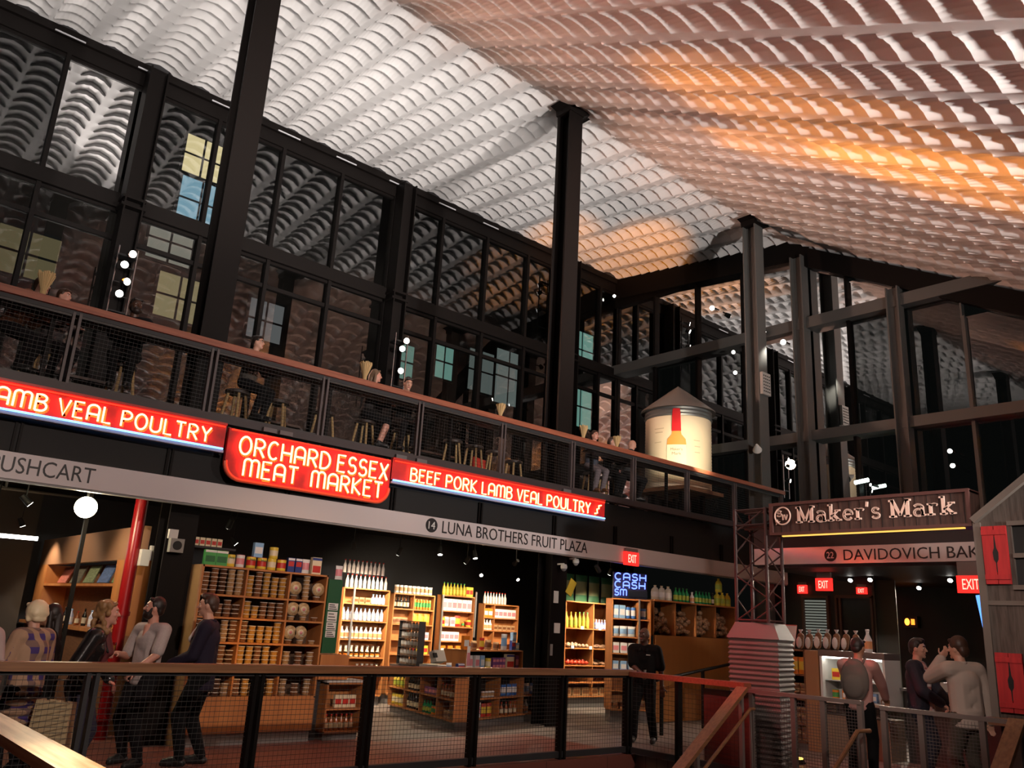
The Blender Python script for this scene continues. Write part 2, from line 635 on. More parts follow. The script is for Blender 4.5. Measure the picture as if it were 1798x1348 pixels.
def hcol(name, label, x, y, z0, z1, w=0.36, rz=0.0, mt=STEEL, group=None, sizey=None):
    t = thing(name, label, 'column', (x, y, z0), rz, group)
    h = z1 - z0
    m = MB()
    wy = sizey or w
    m.bb((-w / 2, -wy / 2, 0), (w / 2, -wy / 2 + 0.035, h))
    m.bb((-w / 2, wy / 2 - 0.035, 0), (w / 2, wy / 2, h))
    m.build('flange', mt, t, loc=(0, 0, 0))
    m = MB()
    m.bb((-0.03, -wy / 2 + 0.035, 0), (0.03, wy / 2 - 0.035, h))
    m.build('web', mt, t, loc=(0, 0, 0))
    return t
for x, lab in ((-2.58, 'black steel window column at the far left edge of the glass wall'), (4.36, 'thick black steel window column behind the upper floor, left of the tallest post'),
          (11.36, 'thick black steel window column behind the upper floor, middle of the glass wall'), (18.1, 'thick black steel window column near the far corner of the glass wall')):
    t = hcol('window_column', lab, x, 18.2, 4.2, 13.55, 0.42, PI / 2, STEEL)
    m = MB()
    m.bb((-0.20, -0.24, 6.0), (0.20, 0.24, 6.06))
    m.bb((-0.22, -0.26, 5.8), (0.22, 0.26, 5.86))
    m.build('splice_plate', STEEL, t, loc=(0, 0, 0))

# ---------------------------------------------------------------- east wall (back)
EX = 20.77
struct(MB().bb((EX - 0.12, 8.6, 12.7), (EX + 0.3, 18.6, 13.7)).build('trim_roof_beam_east', STEEL))
m = MB()
def roof_z(y):
    return ZF + (y - YF) * (S_L if y > YF else S_R)
m.add([(EX, y, z) for y, z in ((18.56, roof_z(18.56)), (11.72, roof_z(11.72)), (-0.6, roof_z(-0.6)), (-0.6, roof_z(-0.6) - 0.7), (11.72, roof_z(11.72) - 0.65), (18.56, 13.0))]
      + [(EX - 0.25, y, z) for y, z in ((18.56, roof_z(18.56) - 0.03), (11.72, roof_z(11.72) - 0.05), (-0.6, roof_z(-0.6) - 0.05), (-0.6, roof_z(-0.6) - 0.7), (11.72, roof_z(11.72) - 0.65), (18.56, 13.0))],
      [(6, 7, 10, 11), (7, 8, 9, 10), (4, 3, 9, 10), (5, 4, 10, 11)])
struct(m.build('trim_roof_edge_east', STEEL))
for i, (z0, z1) in enumerate(((10.18, 10.5), (6.95, 7.22))):
    struct(MB().bb((EX - 0.3, -0.6, z0), (EX + 0.15, 18.5, z1)).build('trim_beam_east_%d' % (i + 1), GREYSTEEL))
ys = [-0.6, 0.8, 2.3, 3.9, 5.5, 7.2, 8.8, 10.1, 11.46, 13.4, 15.1, 16.8, 18.5]
for j in range(len(ys) - 1):
    ya, yb = ys[j], ys[j + 1]
    for (za, zb) in ((4.2, 6.95), (7.22, 10.18), (10.5, 14)):
        zb = min(zb, roof_z(ya) - 0.1)
        if zb - za < 0.4:
            continue
        wn += 1
        w = MB()
        t = 0.04
        w.bb((EX - 0.12, ya, za), (EX + 0.06, ya + t, zb))
        w.bb((EX - 0.12, yb - t, za), (EX + 0.06, yb, zb))
        w.bb((EX - 0.08, ya + t, za), (EX + 0.04, yb - t, za + 0.06))
        root = struct(w.build('window_%d' % wn, GREYSTEEL if ya < 8.5 else STEEL))
        g = MB()
        g.add([(EX, ya + t, za), (EX, yb - t, za), (EX, yb - t, zb), (EX, ya + t, zb)], [(0, 1, 2, 3)])
        g.build('pane', GLASS, root)
hcol('wall_column', 'grey steel column on the back wall where the ceiling folds', EX - 0.25, 11.4, 3.4, 12.4, 0.36, 0, GREYSTEEL)
hcol('wall_column', 'dark steel column on the back wall above the bakery sign', EX - 0.25, 8.75, 3.4, 10.7, 0.32, 0, GREYSTEEL)

# ---------------------------------------------------------------- tall posts carrying the fold
for x, lab, mt in ((4.19, 'tall black steel post, nearest of the three', STEEL), (11.4, 'tall black steel post in the middle of the ceiling fold', STEEL), (18.68, 'tall grey lit steel post, farthest of the three', GREYSTEEL)):  # farthest post takes a paler grey to stand for the light on it
    t = hcol('steel_post', lab, x, 11.72, 0, 12.95, 0.40, PI / 2 if False else 0, mt)
    m = MB()
    n = 10
    for s in (-1, 1):
        P = [(0, 0.03)]
    poly = [(-0.22, -0.02), (0.22, -0.02)] + [(0.22 + 0.35 * i / n, 0.0 + 0.16 * math.sin(PI / 2 * i / n)) for i in range(n + 1)] + [(-0.22 - 0.2 * (n - i) / n, 0.16 - 0.05 * i / n) for i in range(n)]
    mt2 = Matrix.Rotation(PI / 2, 4, 'X')
    m.prism([(p[0], 12.80 + p[1]) for p in poly], -0.22, 0.22, None, mt2)
    m.build('cap_plate', STEEL, t, loc=(0, 0, 0))

# ---------------------------------------------------------------- upper floor slab, fascia, sign band
def around_posts(name, z0, z1, ya):
    q = MB()
    q.bb((-4, 11.945, z0), (20.6, 18.5, z1))
    q.bb((-4, ya, z0), (20.6, 11.495, z1))
    xs_ = [-4, 3.975, 4.405, 11.185, 11.615, 18.465, 18.895, 20.6]
    for a, b_ in zip(xs_[::2], xs_[1::2]):
        q.bb((a, 11.495, z0), (b_, 11.945, z1))
    return struct(q.build(name, DARK))
around_posts('floor_upper', 3.85, 4.15, 11.25)
struct(MB().bb((-4, 11.22, 3.34), (20.0, 11.30, 4.15)).build('trim_fascia', DARK))
around_posts('ceiling_market', 3.75, 3.85, 11.35)
for x in (1.95, 3.75, 5.5, 7.3, 9.1, 10.9, 12.6, 14.4, 16.2):
    m = MB()
    m.bb((x - 0.045, 11.18, 3.36), (x - 0.015, 11.22, 3.72))
    m.bb((x + 0.015, 11.18, 3.36), (x + 0.045, 11.22, 3.72))
    struct(m.build('trim_fascia_joint', STEEL))
# ---------------------------------------------------------------- guard rails
def wire_panel(mb, a, b, z0, z1, step, r, vert=True):
    # woven wire between two points in plan
    a, b = Vector(a), Vector(b)
    L = (b - a).length
    n = int((z1 - z0) / step)
    for i in range(1, n):
        z = z0 + (z1 - z0) * i / n
        mb.bar((a.x, a.y, z), (b.x, b.y, z), r * 2, r * 2)
    if vert:
        n = int(L / step)
        for i in range(1, n):
            p = a + (b - a) * i / n
            mb.bar((p.x, p.y, z0), (p.x, p.y, z1), r * 1.1, r * 1.1)
UP = [0.55, 2.29, 4.08, 5.82, 7.6, 9.42, 11.2, 13.0, 14.8, 16.6, 18.6]
UP = [-1.2] + UP
ru = thing('upper_guard_rail', 'long guard rail of the upper floor with reddish wood top and wire mesh bays', 'railing', (0, 11.1, 4.15))
MBX = MB()
MBX.bb((-1.2, 11.02, 5.20), (18.7, 11.18, 5.29))
MBX.build('top_rail', REDWOOD, ru)
MBX = MB()
MBX.bb((-1.2, 11.07, 5.15), (18.7, 11.13, 5.20))
MBX.build('rail_channel', CHARCOAL, ru)
MBX = MB()
MBX.bb((-1.2, 11.04, 4.16), (18.7, 11.20, 4.27))
MBX.build('bottom_rail', mat('dark_mauve_steel', (0.035, 0.025, 0.026), 0.5), ru)
POSTM = mat('mauve_grey_steel', (0.075, 0.06, 0.06), 0.45)
for i, x in enumerate(UP):
    q = MB()
    q.bb((x - 0.055, 11.06, 4.24), (x - 0.022, 11.13, 5.18))
    q.bb((x + 0.022, 11.06, 4.24), (x + 0.055, 11.13, 5.18))
    q.build('post', POSTM, ru)
    if i:
        q = MB()
        xa, xb = UP[i - 1] + 0.06, x - 0.06
        wire_panel(q, (xa, 11.095), (xb, 11.095), 4.29, 5.14, 0.05, 0.0016)
        q.bb((xa, 11.08, 4.27), (xb, 11.11, 4.295))
        q.bb((xa, 11.08, 5.12), (xb, 11.11, 5.15))
        q.build('mesh_panel', WIRE, ru)

# lower rail in front of the market, along the stairwell
rl = thing('stairwell_guard_rail', 'long low guard rail with brown wood top and wire mesh in front of the market', 'railing', (5.0, 8.69, 0))
q = MB()
q.bb((-1.5, 8.61, 1.085), (10.23, 8.77, 1.165))
q.build('top_rail', RAILWOOD, rl)
q = MB()
q.bb((-1.5, 8.66, 0.02), (10.15, 8.72, 0.10))
q.bb((-1.5, 8.665, 1.05), (10.15, 8.715, 1.085))
q.build('rail_channel', CHARCOAL, rl)
LP = [-0.6, 0.95, 2.55, 4.2, 5.58, 7.16, 8.74, 10.12]
for i, x in enumerate(LP):
    q = MB()
    q.bb((x - 0.058, 8.64, 0), (x - 0.02, 8.74, 1.085))
    q.bb((x + 0.02, 8.64, 0), (x + 0.058, 8.74, 1.085))
    q.build('post', STEEL if i not in (2,) else CHARCOAL, rl)
    if i:
        q = MB()
        wire_panel(q, (LP[i - 1] + 0.07, 8.69), (x - 0.07, 8.69), 0.11, 1.06, 0.05, 0.0022)
        q.build('mesh_panel', WIRE, rl)
rs = thing('side_guard_rail', 'short reddish wood-topped guard rail running back from the corner post by the man in black', 'railing', (10.12, 7.6, 0))
q = MB()
q.bb((10.04, 6.62, 1.075), (10.2, 8.60, 1.145))
q.build('top_rail', REDWOOD, rs)
q = MB()
q.bb((10.09, 6.7, 0.02), (10.15, 8.60, 0.1))
q.build('rail_channel', CHARCOAL, rs)
for y in (7.75,):
    q = MB()
    q.bb((10.07, y - 0.03, 0), (10.17, y + 0.03, 1.075))
    q.build('post', STEEL, rs)
for ya, yb in ((6.72, 7.7), (7.8, 8.58)):
    q = MB()
    wire_panel(q, (10.12, ya), (10.12, yb), 0.11, 1.05, 0.06, 0.002)
    q.build('mesh_panel', WIRE, rs)
# metal gate rail to the right, at the head of the stairs
rg = thing('stair_head_rail', 'grey metal guard rail with wire mesh panels beside the tower-like pedestal', 'railing', (10.1, 6.2, 0))
GR = mat('grey_brown_steel', (0.17, 0.14, 0.125), 0.45)
q = MB()
q.bb((10.06, 5.05, 1.03), (10.14, 6.60, 1.075))
q.build('top_rail', GR, rg)
for y in (6.55, 5.95, 5.55, 5.08):
    q = MB()
    q.bb((10.07, y - 0.03, 0), (10.13, y + 0.03, 1.03))
    q.build('post', GR, rg)
for ya, yb in ((5.98, 6.52), (5.58, 5.92), (5.12, 5.52)):
    q = MB()
    wire_panel(q, (10.1, ya), (10.1, yb), 0.08, 1.0, 0.035, 0.0028)
    q.build('mesh_panel', WIREGREY, rg)
rg2 = thing('stair_head_rail', 'grey metal guard rail with wire mesh in front of the man in the pale shirt', 'railing', (10.1, 4.1, 0))
q = MB()
q.bb((10.06, 3.42, 1.0), (10.14, 4.83, 1.045))
q.build('top_rail', GR, rg2)
for y in (4.8, 4.38, 3.74, 3.45):
    q = MB()
    q.bb((10.07, y - 0.03, -0.3), (10.13, y + 0.03, 1.0))
    q.build('post', GR, rg2)
for ya, yb in ((4.42, 4.76), (3.78, 4.34)):
    q = MB()
    wire_panel(q, (10.1, ya), (10.1, yb), 0.05, 0.98, 0.035, 0.0028)
    q.build('mesh_panel', WIREGREY, rg2)
# sloping hand rails of the descending stair
def slope_rail(name, label, a, b, w, h, m, posts=()):
    t = thing(name, label, 'handrail', (a[0], a[1], 0))
    q = MB()
    q.bar(a, b, w, h)
    q.build('rail_board', m, t)
    for f in posts:
        p = Vector(a) + (Vector(b) - Vector(a)) * f
        q = MB()
        q.bb((p.x - 0.025, p.y - 0.025, p.z - 1.0), (p.x + 0.025, p.y + 0.025, p.z - h / 2))
        q.build('post', GR, t)
    return t
slope_rail('stair_handrail', 'wide brown wooden handrail sloping down left from the corner of the metal gate', (10.0, 6.62, 1.08), (8.0, 6.62, -0.25), 0.16, 0.05, RAILWOOD, (0.02, 0.5, 0.98))
slope_rail('stair_handrail', 'wide brown wooden handrail sloping down under the red barn shutter', (10.0, 3.36, 1.05), (8.2, 3.38, -0.3), 0.16, 0.05, RAILWOOD, (0.02, 0.6))
def grip_rail(label, pts, r, mt):
    t = thing('grip_rail', label, 'handrail', (pts[0][0], pts[0][1], 0))
    MB().tube(pts, r, 8).build('rail', mt, t, True)
    q = MB()
    for p in pts[1:-1]:
        q.cyl((p[0], p[1], p[2]), (p[0] + 0.02, p[1], p[2] - 0.9), 0.015)
    q.build('post', GR, t)
grip_rail('thin round brown handrail just below the wide sloping board', [(10.04, 6.48, 0.84), (9.95, 6.48, 0.84), (8.2, 6.48, -0.3)], 0.022, RAILWOOD)
grip_rail('thin brown handrail between the two metal guard rails behind the backpack man', [(10.04, 4.95, 0.76), (9.8, 4.98, 0.76), (8.3, 5.0, -0.25)], 0.025, RAILWOOD)
# brown boarded cheek wall of the stair
CHEEK = mat('red_brown_boards', (0.085, 0.028, 0.018), 0.6, noise=(4, (0.05, 0.016, 0.012), (1, 1, 10)))
tag(MB().bb((10.16, 6.62, 0.0), (10.22, 7.35, 1.02)).build('board_panel', CHEEK), 'dark red brown boarded panel behind the sloping handrail', 'panel')
# foreground cap
q = MB()
q.bb((1.0, -0.6, 1.055), (1.16, 6.6, 1.10))
o = thing('foreground_guard_rail', 'close pale oak guard rail cap glowing in the light at lower left', 'railing', (1.08, 3, 0))
q.build('top_rail', PALEWOOD, o)
q = MB()
for y in (0.5, 2.3, 4.1, 5.9):
    q.bb((1.06, y - 0.03, -0.0), (1.12, y + 0.03, 1.055))
q.build('posts', STEEL, o)['label'] = 'black steel posts of the near rail'
q = MB()
q.tube([(6.75, 6.9, -1.2), (6.9, 6.9, -0.1), (7.2, 6.9, -0.75)], 0.018, 8)
tag(q.build('bent_rod', mat('white_rod', (0.8, 0.8, 0.8), 0.4)), 'white bent metal rod rising from the stairwell at the bottom edge', 'rod')

# ---------------------------------------------------------------- sign bands
def at_y(y, sgn=1):
    return lambda u, v, w: (u, y - w, v)
def at_x(x):
    # lettering read from -X: u runs along -Y
    return lambda u, v, w: (x - w, -u, v)
b1 = thing('sign_band', 'long white sign band over the market stalls with black stall names', 'sign', (8, 11.1, 3.03))
MB().bb((-3, 11.10, 3.03), (18.8, 11.2, 3.34)).build('band', BANDWHITE, b1)
MB().bb((-3, 11.12, 3.005), (18.8, 11.2, 3.03)).build('edge_trim', mat('band_trim', (0.25, 0.24, 0.23), 0.4), b1)
fit_text('PUSHCART', 1.72, 2.86, 3.10, 3.29, at_y(11.098)).build('lettering', BLACKTEXT, b1)
for _w in split_words(fit_text('LUNA BROTHERS FRUIT PLAZA', 8.24, 11.70, 3.10, 3.30, at_y(11.098)), 0, .06):
    _w.build('lettering', BLACKTEXT, b1)
q = MB()
q.cyl((8.02, 11.1, 3.2), (8.02, 11.088, 3.2), 0.115, None, 28)
q.build('number_disc', BLACKTEXT, b1)
fit_text('14', 7.955, 8.085, 3.14, 3.26, at_y(11.087)).build('numeral', PAPER, b1)
b2 = thing('sign_band', 'white sign band above the bakery with a black number disc and red reflections', 'sign', (14, 6.5, 3.06))
BAND2 = mat('glossy_white_band', (0.66, 0.60, 0.58), 0.12, spec=0.8)
MB().bb((14.0, 2.0, 3.05), (14.1, 8.95, 3.345)).build('band', BAND2, b2)
for _w in split_words(fit_text('DAVIDOVICH BAKERY', -7.18, -4.52, 3.10, 3.285, at_x(13.998)), 1, .06):
    _w.build('lettering', BLACKTEXT, b2)
q = MB()
q.cyl((14.0, 7.42, 3.195), (13.988, 7.42, 3.195), 0.11, None, 28)
q.build('number_disc', BLACKTEXT, b2)
fit_text('22', -7.485, -7.355, 3.14, 3.25, at_x(13.987)).build('numeral', BAND2, b2)
struct(MB().bb((14.1, 1.0, 3.0), (20.6, 8.95, 3.30)).build('ceiling_bakery', CHARCOAL))
struct(MB().bb((14.0, 1.0, 3.345), (14.3, 8.95, 3.75)).build('trim_bakery_fascia', CHARCOAL))

# ---------------------------------------------------------------- neon signs
def arc(cx, cy, rx, ry, a0, a1, n=8):
    return [(cx + rx * math.cos(math.radians(a0 + (a1 - a0) * i / n)), cy + ry * math.sin(math.radians(a0 + (a1 - a0) * i / n))) for i in range(n + 1)]
G = {
 'A': (0.5, [[(0, 0), (0, 0.72)] + arc(0.25, 0.72, 0.25, 0.28, 180, 0)[1:] + [(0.5, 0)], [(0, 0.4), (0.5, 0.4)]]),
 'B': (0.45, [[(0, 0), (0, 1), (0.2, 1)] + arc(0.2, 0.78, 0.22, 0.22, 90, -90)[1:] + [(0, 0.55)], [(0.2, 0.55)] + arc(0.22, 0.275, 0.24, 0.275, 90, -90) + [(0, 0)]]),
 'C': (0.48, [arc(0.26, 0.5, 0.26, 0.5, 50, 310, 14)]),
 'D': (0.5, [[(0, 0), (0, 1), (0.12, 1)] + arc(0.14, 0.5, 0.36, 0.5, 90, -90, 12) + [(0, 0)]]),
 'E': (0.4, [[(0.4, 1), (0, 1), (0, 0), (0.4, 0)], [(0, 0.55), (0.32, 0.55)]]),
 'F': (0.4, [[(0.4, 1), (0, 1), (0, 0)], [(0, 0.55), (0.32, 0.55)]]),
 'H': (0.48, [[(0, 0), (0, 1)], [(0.48, 0), (0.48, 1)], [(0, 0.5), (0.48, 0.5)]]),
 'K': (0.45, [[(0, 0), (0, 1)], [(0.43, 1), (0.03, 0.5), (0.45, 0)]]),
 'L': (0.36, [[(0, 1), (0, 0), (0.36, 0)]]),
 'M': (0.7, [[(0, 0), (0, 0.8)] + arc(0.175, 0.8, 0.175, 0.2, 180, 0)[1:] + [(0.35, 0)], [(0.35, 0.8)] + arc(0.525, 0.8, 0.175, 0.2, 180, 0)[1:] + [(0.7, 0)]]),
 'O': (0.54, [arc(0.27, 0.5, 0.27, 0.5, 0, 360, 20)]),
 'P': (0.44, [[(0, 0), (0, 1), (0.2, 1)] + arc(0.2, 0.74, 0.24, 0.26, 90, -90)[1:] + [(0, 0.48)]]),
 'R': (0.46, [[(0, 0), (0, 1), (0.2, 1)] + arc(0.2, 0.74, 0.24, 0.26, 90, -90)[1:] + [(0, 0.48)], [(0.2, 0.48), (0.46, 0)]]),
 'S': (0.42, [arc(0.22, 0.74, 0.2, 0.26, 30, 250, 10) + arc(0.2, 0.27, 0.22, 0.27, 70, -150, 10)]),
 'T': (0.46, [[(0, 1), (0.46, 1)], [(0.23, 1), (0.23, 0)]]),
 'U': (0.48, [[(0, 1), (0, 0.26)] + arc(0.24, 0.26, 0.24, 0.26, 180, 360)[1:] + [(0.48, 1)]]),
 'V': (0.48, [[(0, 1), (0.24, 0), (0.48, 1)]]),
 'X': (0.46, [[(0, 1), (0.46, 0)], [(0.46, 1), (0, 0)]]),
 'Y': (0.48, [[(0, 1), (0.24, 0.5), (0.24, 0)], [(0.48, 1), (0.24, 0.5)]]),
 'Z': (0.44, [[(0, 1), (0.44, 1), (0, 0), (0.44, 0)]]),
 'G': (0.48, [arc(0.26, 0.5, 0.26, 0.5, 50, 330, 14) + [(0.5, 0.45), (0.3, 0.45)]]),
 '~': (0.7, [[(0, 0.1), (0.3, 0.18), (0.22, 0.55), (0.45, 0.62), (0.42, 0.9), (0.7, 0.98)]]),
}
NEONRED = emat('red_neon', (1.0, 0.11, 0.055), 17)
NEONEDGE = emat('red_neon_border', (1.0, 0.035, 0.015), 2.2)
NEONBLUE = emat('blue_neon', (0.16, 0.42, 1.0), 4.2)
SIGNRED = mat('red_sign_face', (0.62, 0.016, 0.012), 0.55, noise=(3.2, (0.26, 0.012, 0.010), (1, 1, 1)))
SIGNDARK = mat('aged_sign_face', (0.055, 0.022, 0.02), 0.6, noise=(7, (0.02, 0.014, 0.012), (1, 1, 1)))
PAINTORANGE = mat('orange_sign_paint', (0.85, 0.30, 0.03), 0.6)
def word_layout(words, x0, x1, gap=0.18, space=0.42):
    # relative positions of glyphs filling x0..x1
    tot = 0
    out = []
    for w in words:
        for ch in w:
            out.append((ch, tot))
            tot += G[ch][0] + gap
        tot += space - gap
    tot -= space
    s = (x1 - x0) / tot
    return [(ch, x0 + p * s, s) for ch, p in out]
def neon_words(root, words, x0, x1, z0, z1, y, r=0.013, gap=0.2, space=0.5):
    for ch, x, s in word_layout(words, x0, x1, gap, space):
        h = z1 - z0
        q = MB()
        p = MB()
        for st in G[ch][1]:
            path = [(x + a * s, y, z0 + b * h) for a, b in st]
            q.tube(path, r, 8)
            for i in range(len(path) - 1):
                a, b = Vector(path[i]), Vector(path[i + 1])
                a = a + Vector((0.022, 0.035, -0.01))
                b = b + Vector((0.022, 0.035, -0.01))
                p.bar(a, b, 0.004, r * 3.4, None, (b - a).normalized().cross(Vector((0, 1, 0))))
        q.build('neon_letter', NEONRED, root, True)
        p.build('painted_letter', PAINTORANGE, root)
YS = 10.93
def neon_board(label, x0, x1, z0, z1, words, tx0, tx1, tz0, tz1):
    t = thing('neon_sign', label, 'neon sign', ((x0 + x1) / 2, 10.98, z0))
    q = MB()
    q.bb((x0, 10.97, z0 + 0.06), (x1, 11.03, z1))
    q.build('sign_face', SIGNRED, t)
    q = MB()
    q.bb((x0, 10.95, z1), (x1, 11.03, z1 + 0.03))
    q.build('top_edge', mat('red_edge', (0.5, 0.03, 0.02), 0.4), t)
    q = MB()
    q.tube([(x0 + 0.03, 10.945, z1 - 0.025), (x1 - 0.03, 10.945, z1 - 0.025)], 0.011, 8)
    q.build('border_tube', NEONEDGE, t)
    q = MB()
    q.tube([(x0 + 0.02, 10.94, z0 + 0.05), (x1 - 0.02, 10.94, z0 + 0.05)], 0.013, 8)
    q.build('blue_tube', NEONBLUE, t)['label'] = 'glowing blue neon tube'
    q = MB()
    q.bb((x0, 10.955, z0), (x1, 11.03, z0 + 0.035))
    q.build('ledge', mat('pale_ledge', (0.35, 0.33, 0.36), 0.5), t)
    neon_words(t, words, tx0, tx1, tz0, tz1, YS)
    return t
neon_board('left red neon strip sign reading LAMB VEAL POULTRY, cut by the photo edge', 0.2, 4.36, 3.74, 4.12, ['LAMB', 'VEAL', 'POULTRY'], 1.46, 4.14, 3.845, 4.04)
nb = neon_board('right red neon strip sign starting with BEEF PORK beside the middle board', 7.08, 12.02, 3.74, 4.12, ['BEEF', 'PORK', 'LAMB', 'VEAL', 'POULTRY', '~'], 7.42, 11.88, 3.83, 4.03)
t = thing('neon_sign', 'large middle red neon board with two lines reading ORCHARD ESSEX MEAT MARKET', 'neon sign', (5.7, 10.98, 3.38))
xa, xb, za, zb, rr = 4.40, 7.05, 3.40, 4.10, 0.24
poly = [(xa, zb), (xa, za + rr)] + arc(xa + rr, za + rr, rr, rr, 180, 270) + arc(xb - rr, za + rr, rr, rr, 270, 360) + [(xb, za + rr), (xb, zb)]
mt2 = Matrix(((1, 0, 0, 0), (0, 0, 1, 0), (0, 1, 0, 0), (0, 0, 0, 1)))
MB().prism(poly, 10.96, 11.03, None, mt2).build('sign_face', SIGNRED, t)
MB().tube([(p[0], 10.95, p[1]) for p in poly[1:-1]] , 0.02, 8).build('rim', mat('orange_red_rim', (0.75, 0.10, 0.04), 0.4), t)
MB().tube([(p[0] * 0.985 + 0.015 * 5.72, 10.945, p[1] * 0.94 + 0.06 * 3.75) for p in poly[2:-2]], 0.009, 8).build('border_tube', NEONEDGE, t)
MB().tube([(xa + 0.03, 10.945, zb - 0.02), (xb - 0.03, 10.945, zb - 0.02)], 0.011, 8).build('border_tube', NEONEDGE, t)
neon_words(t, ['ORCHARD', 'ESSEX'], 4.56, 6.97, 3.765, 4.01, 10.915, 0.015, 0.2, 0.45)
neon_words(t, ['MEAT', 'MARKET'], 4.66, 6.90, 3.475, 3.71, 10.915, 0.015, 0.2, 0.75)
for x in (4.9, 5.15, 7.15, 7.55, 10.9):
    tag(MB().bb((x, 10.985, 4.153), (x + 0.2, 11.036, 4.215)).build('sign_bracket', mat('bracket_grey', (0.12, 0.11, 0.11), 0.5)), 'small grey bracket holding the neon signs to the upper rail', 'bracket', 'neon sign brackets')

# exit signs
EXITRED = emat('exit_red', (1.0, 0.02, 0.015), 2.2)
EXITLET = emat('exit_letter_glow', (1.0, 0.30, 0.22), 3.0)
def exit_sign(label, place, u0, u1, v0, v1, hang=0.07):
    P = [place(u, v, w) for u in (u0, u1) for v in (v0, v1) for w in (0.0, 0.06)]
    t = thing('exit_sign', label, 'exit sign', P[0])
    a = place(u0, v0, 0.0)
    b = place(u1, v1, 0.06)
    lo = [min(p, q) for p, q in zip(a, b)]
    hi = [max(p, q) for p, q in zip(a, b)]
    MB().bb(lo, hi).build('face', EXITRED, t)
    a = place(u0 + 0.02, v1, 0.0)
    b = place(u1 - 0.02, v1 + hang, 0.05)
    MB().bb([min(p, q) for p, q in zip(a, b)], [max(p, q) for p, q in zip(a, b)]).build('mount', mat('grey_mount', (0.2, 0.18, 0.17), 0.5), t)
    du, dv = (u1 - u0), (v1 - v0)
    fit_text('EXIT', u0 + du * 0.2, u1 - du * 0.2, v0 + dv * 0.2, v1 - dv * 0.2, lambda u, v, w: place(u, v, 0.062 + w)).build('lettering', EXITLET, t)
exit_sign('red lit exit sign hanging on the long white band', at_y(11.08), 12.72, 13.12, 2.98, 3.24)
exit_sign('small red lit exit sign left of the bakery under its white band', at_x(15.2), -8.36, -8.04, 2.66, 2.89, .115)
exit_sign('large red lit exit sign beside the barn shutter', at_x(14.06), -5.36, -4.95, 2.57, 2.83, .217)
exit_sign('tiny red exit sign far left under the bakery ceiling', at_x(19.28), -11.1, -10.86, 2.85, 3.05)
exit_sign('tiny red exit sign far right under the bakery ceiling', at_x(19.28), -9.6, -9.36, 2.85, 3.0)
# ---------------------------------------------------------------- market: protos
def pm(c, rough=0.45, name=None):
    return mat(name or 'paint_%02d_%02d_%02d' % tuple(int(x * 99) for x in c), c, rough)
C_WHITE, C_CREAM, C_RED, C_GREEN, C_DGREEN = pm((.75, .74, .72)), pm((.72, .62, .42)), pm((.5, .03, .02)), pm((.06, .33, .08)), pm((.02, .13, .04))
C_YELLOW, C_ORANGE, C_BLUE, C_DBLUE, C_BROWN = pm((.72, .52, .05)), pm((.75, .22, .02)), pm((.04, .16, .5)), pm((.02, .04, .2)), pm((.18, .07, .025))
C_DBROWN, C_PINK, C_PURPLE, C_BLACK, C_LBLUE = pm((.05, .02, .012)), pm((.7, .25, .28)), pm((.2, .07, .22)), pm((.01, .01, .01)), pm((.25, .45, .7))
C_TAN, C_LIME, C_AMBER, C_GREY = pm((.45, .28, .14)), pm((.4, .5, .06)), pm((.42, .16, .03), 0.3), pm((.3, .3, .3))
LIDM = mat('clear_lid', (.55, .48, .40), 0.15)
PROTO = {}
def tub(name, content):
    m = MB()
    m.lathe([(0.040, 0), (0.043, 0.003), (0.050, 0.046), (0.051, 0.047)], n=14, ks=[0, 0, 0])
    m.lathe([(0.053, 0.044), (0.0535, 0.047), (0.0535, 0.052), (0.047, 0.055)], n=14, k=1)
    PROTO[name] = m.mesh('deli_tub', [content, LIDM], True)
tub('tub_brown', mat('brown_sweets', (.16, .06, .025), .4, noise=(60, (.30, .14, .06), (1, 1, 1))))
tub('tub_tan', mat('tan_nuts', (.38, .22, .10), .4, noise=(60, (.55, .36, .18), (1, 1, 1))))
tub('tub_amber', mat('amber_fruit', (.45, .20, .04), .3, noise=(60, (.62, .36, .08), (1, 1, 1))))
tub('tub_dark', mat('dark_dates', (.05, .02, .012), .4, noise=(60, (.12, .05, .02), (1, 1, 1))))
m = MB()
m.cyl((0, 0, 0.098), (0, 0.035, 0.098), 0.090, 0.098, 28, 0)
m.cyl((0, -0.006, 0.098), (0, 0.0, 0.098), 0.092, 0.092, 28, 1)
m.cyl((0, -0.010, 0.098), (0, -0.006, 0.098), 0.046, 0.046, 24, 2)
m.cyl((0, -0.012, 0.098), (0, -0.010, 0.098), 0.022, 0.022, 16, 3)
PROTO['platter'] = m.mesh('platter', [LIDM, mat('nut_platter', (.42, .27, .13), .5, noise=(45, (.62, .45, .24), (1, 1, 1))), C_CREAM, C_PINK], True)
def box(name, w, d, h, c, lab=None, band=(0.25, 0.7), top=None):
    m = MB()
    m.bb((-w / 2, 0, 0), (w / 2, d, h), 0)
    if lab:
        m.bb((-w * .42, -0.002, h * band[0]), (w * .42, 0.0, h * band[1]), 1)
    if top:
        m.bb((-w / 2, -0.003, h * .82), (w / 2, 0.0, h * .97), 2)
    PROTO[name] = m.mesh('carton', [c] + ([lab] if lab else [C_WHITE]) + ([top] if top else []))
def can(name, r, h, c, lab=None, lid=None):
    m = MB()
    m.lathe([(r * .95, 0), (r, h * .02), (r, h * .25), (r, h * .72), (r, h * .96), (r * .97, h)], n=18, ks=[2, 0, 1, 0, 2])
    PROTO[name] = m.mesh('tin', [c, lab or c, lid or CHROME], True)
